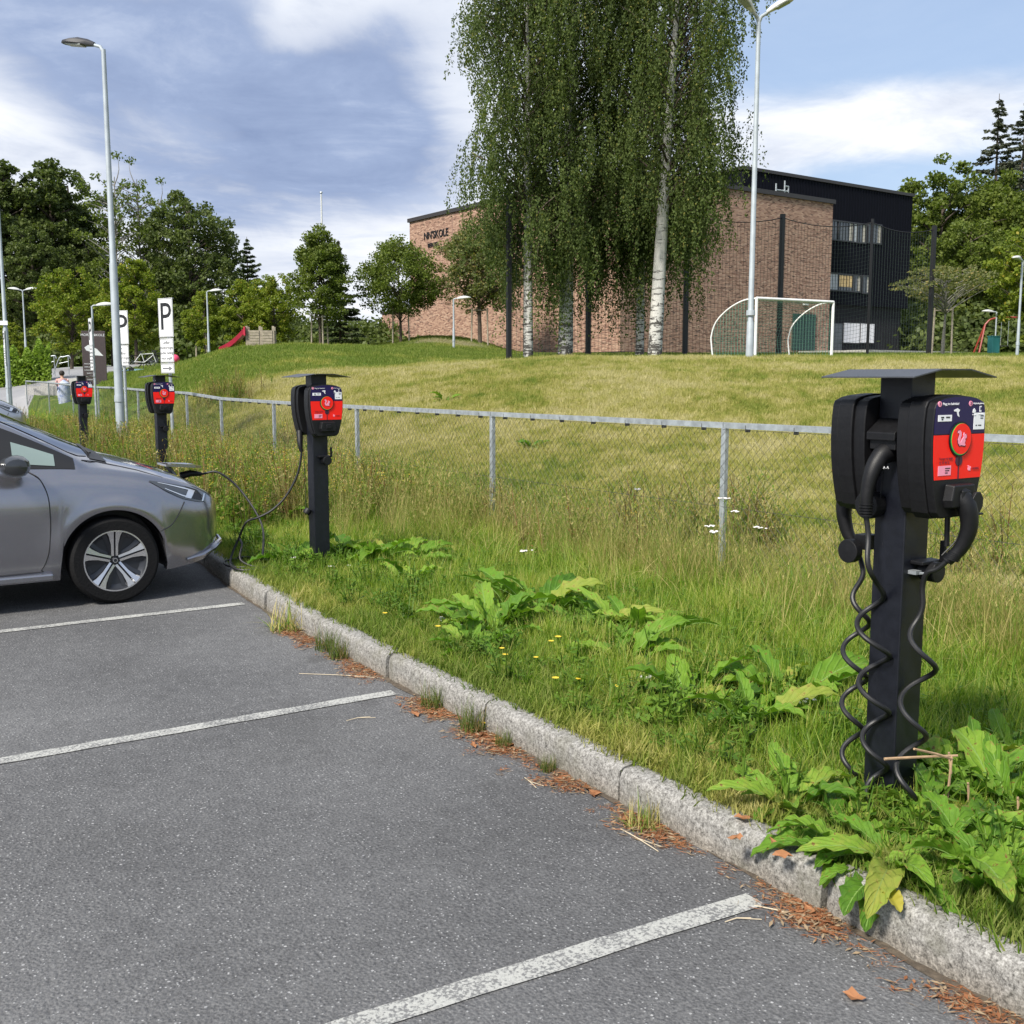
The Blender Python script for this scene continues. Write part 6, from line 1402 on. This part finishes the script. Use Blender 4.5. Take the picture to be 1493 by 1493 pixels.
# low mat along the kerb
lowm = [clump(26, .06, .02, .06, .0045, 1.0, .6, m_lawn, 220 + i, 2) for i in range(4)]
y = RNG.uniform(-.6, 16, 14000) ; x = kerb_x(y) + .095 + np.abs(RNG.normal(0, .35, 14000)); ok = inview(x, y); scatter('kerbside_grass', lowm, x[ok], y[ok], .8, 1.6, .3)
tg = [clump(26, .09, .22, .55, .0055, 1.8, .35, m_verge, 340 + i, 4) for i in range(4)]
s_ = RNG.uniform(0, 24, 2600); x = np.interp(s_, cum, fx_) - .05 - np.abs(RNG.normal(0, .75, 2600)); y = np.interp(s_, cum, fy_); ok = inview(x, y) & (x > kerb_x(y) + .7); scatter('tall_green_grass', tg, *clear_docks(x[ok], y[ok], .3, .2), .40, .90, .28)
# tall dry grass along the fence
dry = [clump(22, .08, .35, .85, .0035, .9, .18, m_dry, 300 + i, 4, heads=.5) for i in range(5)]
dryb = [clump(26, .10, .18, .45, .0045, 1.6, .4, m_dry, 320 + i, 4) for i in range(4)]
s_ = RNG.uniform(0, 26, 2700); x = np.interp(s_, cum, fx_) + RNG.normal(-.12, .26, 2700); y = np.interp(s_, cum, fy_); ok = inview(x, y) & (RNG.random(2700) < .35 + .65 * (np.sin(s_ * 2.1) > -.2) + .3 * (s_ > 14)); scatter('tall_dry_grass', dry, x[ok], y[ok], .42, .95, .2)
s_ = RNG.uniform(0, 26, 1500); x = np.interp(s_, cum, fx_) + RNG.normal(-.2, .35, 1500); y = np.interp(s_, cum, fy_); ok = inview(x, y); scatter('bent_dry_grass', dryb, x[ok], y[ok], .6, 1.2, .2)
# sprinkling of seed stalks on the lawn side
x, y, v, sx = region(320, 8, 20, 100, 1500); ok = (v > np.interp(sx, _fs, _fvs)) & (v < np.interp(sx, _fs, _fvs) + 1.6); scatter('seed_stalks', dry, x[ok], y[ok], .5, .8)
# leafy weeds of the wild strip on the left
def weed(seed, H, lm, flower=None, n=60, lf=.045):
    r_ = random.Random(seed); mb = MB(); tips = []
    ms_ = []
    for k in range(6):
        a = r_.uniform(0, 2 * PI); tl = r_.uniform(.02, .35); L = H * r_.uniform(.6, 1)
        P_ = [Vector((.03 * math.cos(a), .03 * math.sin(a), 0)) + Vector((math.cos(a) * math.sin(tl * f_ * 1.2), math.sin(a) * math.sin(tl * f_ * 1.2), math.cos(tl * f_))) * (L * f_) for f_ in (0, .33, .66, 1)]
        mb.tube(P_, [.005, .004, .003, .002], 3, lm, caps=False); tips.append(P_[-1])
        for q_ in range(n // 6):
            f_ = r_.uniform(.12, 1); c_ = P_[0].lerp(P_[3], f_); an = r_.uniform(0, 2 * PI); d_ = Vector((math.cos(an), math.sin(an), r_.uniform(-.1, .7))).normalized(); s_ = d_.cross(Vector((0, 0, 1))).normalized(); l_ = lf * r_.uniform(.7, 1.6) * (1.3 - f_ * .6)
            mb.raw([c_, c_ + d_ * l_ * .5 + s_ * l_ * .2, c_ + d_ * l_, c_ + d_ * l_ * .5 - s_ * l_ * .2], [(0, 1, 2, 3)], lm)
    if flower:
        for t0 in tips[::2]:
            for q_ in range(6): c_ = t0 + Vector((r_.gauss(0, .03), r_.gauss(0, .03), r_.uniform(-.08, .03))); mb.raw([c_ + Vector((-.008, 0, 0)), c_ + Vector((0, -.008, .004)), c_ + Vector((.008, 0, 0)), c_ + Vector((0, .008, .004))], [(0, 1, 2, 3)], flower)
    return mb.mesh('weed')
m_yel = mat('yellow_petal', (.62, .45, .03), .6); m_weed = leaf_mat('weed_leaf', (.06, .13, .015), (.17, .25, .03), (.25, .22, .05), .1, .35, .5, 1.5); m_weedd = leaf_mat('weed_leaf_dry', (.14, .12, .04), (.33, .28, .11), (.2, .09, .04), .15, .25, .6, 1.5)
m_whp = mat('white_petal', (.72, .68, .66), .7)
ws = [weed(400, .7, m_weed, m_yel), weed(401, .8, m_weed), weed(402, .65, m_weed, m_yel), weed(403, .75, m_weedd), weed(404, .6, m_weed), weed(405, .7, m_weedd, m_yel)]
n = 2600; y = RNG.uniform(9.5, 30, n); x = kerb_x(y) + .35 + RNG.random(n) ** .8 * (np.interp(y, [9.5, 13, 30], [2.2, 3.0, 5.5])); v = x * SY + y * CY; sx = 746.5 + K572 * (x * CY - y * SY) / v
ok = inview(x, y) & (v < np.interp(sx, _fs, _fvs) + .3); scatter('wild_weeds', ws, x[ok], y[ok], .6, 1.15, .12)
n = 900; y = RNG.uniform(8.5, 22, n); x = kerb_x(y) + 1.0 + RNG.random(n) * 1.9; ok = inview(x, y); scatter('wild_dry_grass', dry, x[ok], y[ok], .5, .95, .15)
m_weedg = leaf_mat('weed_leaf_green', (.05, .12, .012), (.15, .24, .03), None, 0, .35, .5, 1.5)
bx_, by_ = [], []
for px, py, n, sg in [(515, 735, 70, .45), (940, 800, 60, .35), (1078, 800, 60, .3), (430, 690, 80, .6), (1400, 840, 30, .4), (690, 770, 30, .4), (330, 650, 90, .7), (800, 800, 25, .5)]:
    gx, gy = G(px, py, .05); bx_.append(gx + RNG.normal(0, sg * .5, n)); by_.append(gy + RNG.normal(0, sg, n))
scatter('fence_weeds', [ws[1], ws[3], ws[4], ws[5]], np.concatenate(bx_), np.concatenate(by_), .45, .95, .15)
low_w = [weed(410 + i, .16, m_weedg, None, 40, .035) for i in range(4)]
x, y = verge_pts(1500, -.4, 12, .2, 5.0); scatter('low_weeds', low_w, x, y, .6, 1.3, .2)
# litter in the gutter: needles, scraps
nd = []
for i in range(4):
    rr3 = random.Random(500 + i); mb = MB()
    for k in range(26):
        a = rr3.uniform(0, 2 * PI); c_ = Vector((rr3.gauss(0, .03), rr3.gauss(0, .045), rr3.uniform(.003, .014))); d_ = Vector((math.cos(a), math.sin(a), rr3.uniform(-.12, .12))) * rr3.uniform(.012, .035); s_ = Vector((-d_.y, d_.x, 0)).normalized() * rr3.choice([.0007, .0007, .001, .001, .003, .006])
        mb.raw([c_ - d_, c_ + s_, c_ + d_, c_ - s_ + Vector((0, 0, .002))], [(0, 1, 2, 3)])
    nd.append(mb.mesh('litter', m_needles))
sp_ = [(425, 922, 70, .10), (455, 935, 40, .10), (535, 980, 70, .13), (600, 1035, 70, .10), (630, 1042, 70, .10), (690, 1075, 80, .10), (725, 1090, 90, .10), (830, 1138, 50, .08), (925, 1205, 70, .09), (955, 1225, 30, .08), (1150, 1320, 35, .07), (1185, 1345, 60, .07), (1445, 1475, 60, .12), (1240, 1375, 14, .2), (1020, 1262, 10, .2), (500, 965, 25, .15), (775, 1110, 20, .12)]
xs_, ys_ = [], []
for px, py, n, sg in sp_:
    n = int(n * .62)
    gx, gy = G(px, py, 0); yy = gy + RNG.normal(0, sg * .8, n); xs_.append(kerb_x(yy) - np.abs(RNG.normal(0, .055, n)) - .012); ys_.append(yy)
x = np.concatenate(xs_); y = np.concatenate(ys_); n = len(x)
gn_scatter('gutter_litter', nd, np.stack([x, y, np.full(n, .001)], 1), np.stack([np.zeros(n), np.zeros(n), RNG.uniform(0, 6.28, n)], 1), RNG.uniform(.35, .9, n), RNG.integers(0, 4, n))
# soil film along the kerb foot
mb = MB(); ys = np.arange(-1, 20, .05); mb.grid([[(float(kerb_x(y_)) - .004 - .012 * (1 + math.sin(y_ * 7) * math.sin(y_ * 3.1)) - random.uniform(0, .008), y_, .0035), (float(kerb_x(y_)) + .01, y_, .006)] for y_ in ys], flip=True); tag(mb.obj('gutter_soil', m_soil), kind='stuff')

# ------------------------------------------------------------------ dock plants: every leaf a part
def dock_leaf(seed, L=.26, Wd=.085):
    r_ = random.Random(seed); n, m_ = 16, 8; rows = []; ang = r_.uniform(.2, .5); p_ = Vector((0, 0, 0)); ph = r_.uniform(0, 6); bend = r_.uniform(.7, 1.7)
    for i in range(n + 1):
        f_ = i / n; w_ = Wd * (.10 + .90 * math.sin(PI * min(1, max(0, (f_ - .12) / .88)) ** .8) ** .75 if f_ > .12 else .10); w_ = max(w_, .004) if f_ < 1 else .003
        row = []
        for j in range(m_ + 1):
            s_ = (j / m_ - .5) * 2; ruff = .15 * w_ * abs(s_) ** 1.5 * math.sin(11 * f_ * PI + ph + (1.5 if s_ > 0 else 0)); up = abs(s_) * w_ * .28 + ruff
            nrm = Vector((-math.sin(ang - PI / 2), 0, math.cos(ang - PI / 2)))
            edge_ = 1 + .07 * math.sin(29 * f_ + ph + s_ * 2) + (.05 if i % 2 else -.03)
            row.append(tuple(p_ + Vector((0, s_ * w_ * .5 * edge_, 0)) + Vector((-math.cos(ang), 0, math.sin(ang))) * up))
        rows.append(row)
        p_ = p_ + Vector((math.sin(ang), 0, math.cos(ang))) * (L / n); ang += bend / n
    mb = MB(); mb.grid(rows); P0 = [r2[m_ // 2] for r2 in rows]
    mb.tube([Vector(q_) + Vector((0, 0, -.001)) for q_ in P0[::2]], [.004, .0034, .003, .0025, .002, .0016, .0012, .0008, .0005][:len(P0[::2])], 4, caps=False)
    mb.uvn = (n, m_); return mb
def leaf_uv(mb, me):
    n, m_ = mb.uvn; uvl = me.uv_layers.new(name='uv'); N_ = (n + 1) * (m_ + 1)
    for lp in me.loops:
        k = lp.vertex_index; uvl.data[lp.index].uv = ((k % (m_ + 1)) / m_, (k // (m_ + 1)) / n) if k < N_ else (.5, .5)
    return me
dls = []
for i in range(13): _l = dock_leaf(600 + i, random.Random(i + 50).uniform(.17, .30), random.Random(i).uniform(.045, .085)); dls.append(leaf_uv(_l, _l.mesh('leaf', m_dock, True, 80)))
dly = dock_leaf(640, .11, .05).mesh('leaf', m_dock_y, True, 80)
def dock(px, py, label, n, sc, spread=.08, z=.1, xy=None, elong=1.0, tilt0=-.1, tilt1=.8):
    x, y = xy or G(px, py, z); zz_ = gz(x, y); t_ = thing('dock_plant', label, 'plant', (x, y, zz_), 0, 'broad leaved dock plants')
    for k in range(n):
        a = 2 * PI * k / n * 2.4 + random.uniform(-.3, .3); r_ = random.uniform(0, spread)
        s_ = sc * random.uniform(.65, 1.15); o = place(dls[(k * 5 + int(px)) % 13], 'leaf', t_, (r_ * math.cos(a) * elong, r_ * math.sin(a), -.01), (0, 0, 0), (s_, s_, s_))
        o.rotation_euler = (Matrix.Rotation(a, 3, 'Z') @ Matrix.Rotation(random.uniform(tilt0, tilt1), 3, 'Y') @ Matrix.Rotation(random.uniform(-.5, .5), 3, 'X')).to_euler()
    return t_
for px, py, lab, n, sc, sp_ in DOCKS:
    dock(px, py, lab, int(n * (2.3 if px > 1180 else 1.75)), sc * (1.05 if px > 1180 else 1.4), sp_ * 1.3, tilt0=.2 if (1180 < px < 1400 and py > 1200) else -.1, tilt1=1.2 if (1180 < px < 1400 and py > 1200) else .8)
for px, v, lab in [(652, 19.5, 'dock rosette alone on the near lawn, upper one'), (775, 15.0, 'dock rosette alone on the near lawn, lower one behind the fence')]:
    dock(0, 0, lab, 14, 1.1, .12, xy=WU(px, v))
t_ = thing('yellow_dock_leaf', 'single yellowed leaf hanging over the kerb below the dock plants', 'leaf', (*G(1285, 1300, .14), .145), 0); o = place(dly, 'leaf', t_); o.rotation_euler = (0, 1.1, -2.0)
# cut brown stalks beside the near post
t_ = thing('broken_stalks', 'broken pale brown dock stalks at the right foot of the near charging post', 'stalks', (*G(1375, 1190, .12), .1), 0)
for a, b_ in [((0, 0, 0), (.03, .0, .22)), ((.03, 0, .21), (-.14, .02, .27)), ((.06, -.05, 0), (.05, -.05, .14)), ((-.09, -.02, 0), (-.06, -.04, .12)), ((.12, .05, 0), (.10, .06, .20)), ((-.18, .1, .22), (.06, .0, .215)), ((.16, -.16, 0), (.17, -.15, .1))]:
    mb = MB(); mb.tube([a, ((a[0] + b_[0]) / 2 + .006, (a[1] + b_[1]) / 2, (a[2] + b_[2]) / 2), b_], [.005, .0045, .004], 6); mb.obj('stalk', mat('dry_stalk', (.36, .24, .14), .8, var=.3, vscale=30), t_)

# ------------------------------------------------------------------ single flowers, gutter tufts, leaves, twigs
def yarrow_mesh(seed, H):
    r_ = random.Random(seed); st = MB(); hd = MB(); tp = Vector((r_.uniform(-.05, .05), r_.uniform(-.05, .05), H))
    st.tube([(0, 0, -.02), (tp.x * .3, tp.y * .3, H * .5), tuple(tp)], [.0035, .003, .002], 5)
    for k in range(9):
        e_ = tp + Vector((r_.gauss(0, .022), r_.gauss(0, .022), r_.uniform(-.002, .006))); st.tube([tuple(tp - Vector((0, 0, .035))), tuple(e_)], .0012, 3)
        hd.lathe([(0, .004), (.008, .0045), (.0105, .001), (.004, -.004)], 7, M=Matrix.Translation(e_))
    return st.mesh('stem', m_weed), hd.mesh('flower_head', m_whp)
ym = [yarrow_mesh(700 + i, h) for i, h in enumerate((.85, .55, .32, .14))]
for px, py, v, k, lab in [(925, 714, 9.5, 0, 'white yarrow head high before the middle fence bay'), (1035, 776, 7.2, 0, 'white yarrow head close left of the nearest fence post, lower one'), (1052, 768, 7.4, 0, 'white yarrow head right at the nearest fence post'), (1115, 770, 7.3, 1, 'white yarrow head right of the nearest fence post'), (1068, 728, 7.6, 0, 'topmost white yarrow head in front of the nearest fence post'), (1088, 746, 7.5, 0, 'dense white yarrow head just right of the nearest fence post'), (768, 817, 8.2, 1, 'white yarrow head below the second fence post'), (1190, 1085, 4.4, 2, 'white yarrow flower left of the near charging post foot'), (963, 1058, 4.9, 3, 'tiny white yarrow flower behind the kerb under the upright dock'), (1110, 1068, 4.6, 3, 'tiny white yarrow flower among the small dock leaves'), (470, 855, 7.8, 3, 'tiny white yarrow flower at the foot of the second post'), (505, 850, 7.9, 3, 'tiny white yarrow flower right of the second post foot'), (640, 945, 6.1, 3, 'tiny white yarrow flower left of the dense dock clumps'), (410, 838, 8.1, 3, 'tiny white yarrow flower near the loose cable'), (668, 955, 5.9, 3, 'tiny white yarrow flower just below the dense dock clump')]:
    x, y = WU(px, v); zt = ZT(py, v); zb_ = gz(x, y); h0 = (.85, .55, .32, .14)[k]; t_ = thing('yarrow_plant', lab, 'flower', (x, y, zb_), random.uniform(0, 6), 'white yarrow flowers')
    s_ = max(.35, (zt - zb_) / h0); place(ym[k][0], 'stem', t_, sc=(1, 1, s_)); place(ym[k][1], 'flower_head', t_, (0, 0, h0 * (s_ - 1)))
yst = MB(); yst.tube([(0, 0, -.01), (.004, 0, .05), (.006, 0, .10)], .0018, 4); yst = yst.mesh('stem', m_weed); yh = MB()
for k in range(12): a = 2 * PI * k / 12; d_ = Vector((math.cos(a), math.sin(a), .25)); s_ = Vector((-math.sin(a), math.cos(a), 0)); c_ = Vector((.006, 0, .10)); yh.raw([c_, c_ + d_ * .011 + s_ * .004, c_ + d_ * .017, c_ + d_ * .011 - s_ * .004], [(0, 1, 2, 3)])
yh = yh.mesh('flower_head', m_yel)
for px, py in [(637, 922), (730, 952), (735, 960), (802, 940), (812, 938), (705, 1000), (713, 1004), (728, 995), (842, 996), (894, 1015), (808, 1000), (560, 900), (780, 962)]:
    x, y = G(px, py, .2); t_ = thing('yellow_flower', 'small yellow flower head in the verge grass behind the kerb', 'flower', (x, y, gz(x, y) + .0), 0, 'small yellow flowers in the verge'); s_ = random.uniform(.8, 1.2); place(yst, 'stem', t_, sc=s_); place(yh, 'flower_head', t_, sc=s_)
m_tuft = leaf_mat('tuft_blade', (.035, .065, .010), (.13, .17, .035), (.26, .19, .09), .22, .3, .6, 3)
gt_ = [clump(150, .055, .06, .15, .0028, .9, .45, m_tuft, 800 + i, 3) for i in range(2)]; gtd = clump(130, .075, .05, .14, .004, 1.0, .7, m_dry, 805, 3)
for px, py, m_, sc, lab in [(440, 915, gtd, 1.7, 'brownish weed tuft in the gutter, nearest the car'), (494, 945, gt_[0], 1.2, 'small green tuft at the kerb foot beside the brownish one'), (524, 955, gt_[1], 1.3, 'dark green tuft at the kerb foot before the second line'), (645, 1030, gt_[0], 1.1, 'grass tuft at the kerb right of the second line end'), (708, 1062, gt_[1], 1.25, 'dense round grass tuft standing at the kerb foot'), (752, 1085, gt_[0], .7, 'tiny tuft right of the dense one'), (815, 1120, gt_[1], .6, 'tiny tuft before the kerb joint'), (938, 1205, gtd, .9, 'withered reddish weed right of the kerb joint')]:
    x, y = G(px, py, 0); x = min(x, float(kerb_x(y)) - .035); t_ = thing('grass_tuft', lab, 'weed', (x, y, 0), 0, 'tufts growing in the gutter'); place(m_, 'tuft', t_, sc=sc)
def dead_leaf(seed, L=.05):
    r_ = random.Random(seed); n = 9; mb = MB(); pts = []
    for k in range(n): a = 2 * PI * k / n; rr4 = L * .5 * r_.uniform(.6, 1.1) * (1 if k % 2 else .7); pts.append((rr4 * 1.3 * math.cos(a), rr4 * .8 * math.sin(a), .004 + r_.uniform(0, .014)))
    mb.raw([(0, 0, .004)] + pts, [(0, k + 1, (k + 1) % n + 1) for k in range(n)]); return mb.mesh('dead_leaf', m_brownleaf)
dl = [dead_leaf(900 + i, s_) for i, s_ in enumerate((.05, .06, .045, .07))]
for i, (px, py, k) in enumerate([(1085, 1195, 3), (1075, 1225, 3), (1140, 1250, 3), (1130, 1235, 0), (1180, 1332, 0), (913, 1198, 0), (605, 1044, 1), (685, 1068, 1), (700, 1075, 3), (722, 1083, 1), (740, 1090, 1), (865, 1160, 1), (855, 1152, 0), (628, 1042, 0), (1245, 1458, 1), (735, 1072, 2), (752, 1088, 2), (690, 1090, 2)]):
    on_k = i < 4; x, y = G(px, py, .14 if on_k else 0); o = place(dl[k], 'dead_leaf', None, (x, y, .142 if on_k else .003), (random.uniform(-.2, .2), random.uniform(-.2, .2), random.uniform(0, 6))); tag(o, 'withered brown leaf lying on top of the kerb stones' if on_k else 'withered brown leaf lying in the gutter at the kerb foot', 'leaf', 'dead leaves on the kerb' if on_k else 'dead leaves in the gutter')
m_tw = mat('pale_twig', (.50, .42, .30), .8)
for (a, b_, lab) in [((505, 1052), (540, 1046), 'forked pale twig on the asphalt below the second line'), ((436, 983), (560, 990), 'long pale straw on the asphalt between the second and third lines'), ((765, 1135), (782, 1150), 'small bent straw on the asphalt before the kerb'), ((905, 1210), (960, 1243), 'pale straw lying in front of the kerb joint'), ((1100, 1322), (1168, 1340), 'thin straw crossing the end of the nearest line'), ((1057, 1346), (1095, 1340), 'short straw on the asphalt below the nearest line end')]:
    x0, y0_ = G(*a, 0); x1, y1 = G(*b_, 0); mb = MB(); mx, my = (x0 + x1) / 2, (y0_ + y1) / 2
    mb.tube([(x0 - mx, y0_ - my, .003), (0, .006, .006), (x1 - mx, y1 - my, .003)], [.0016, .002, .0015], 5); mb.tube([(0, .006, .006), ((x1 - mx) * .7 + .03, (y1 - my) * .5 - .03, .004)], .0014, 4)
    o = mb.obj('twig', m_tw, loc=(mx, my, .001)); tag(o, lab, 'twig')
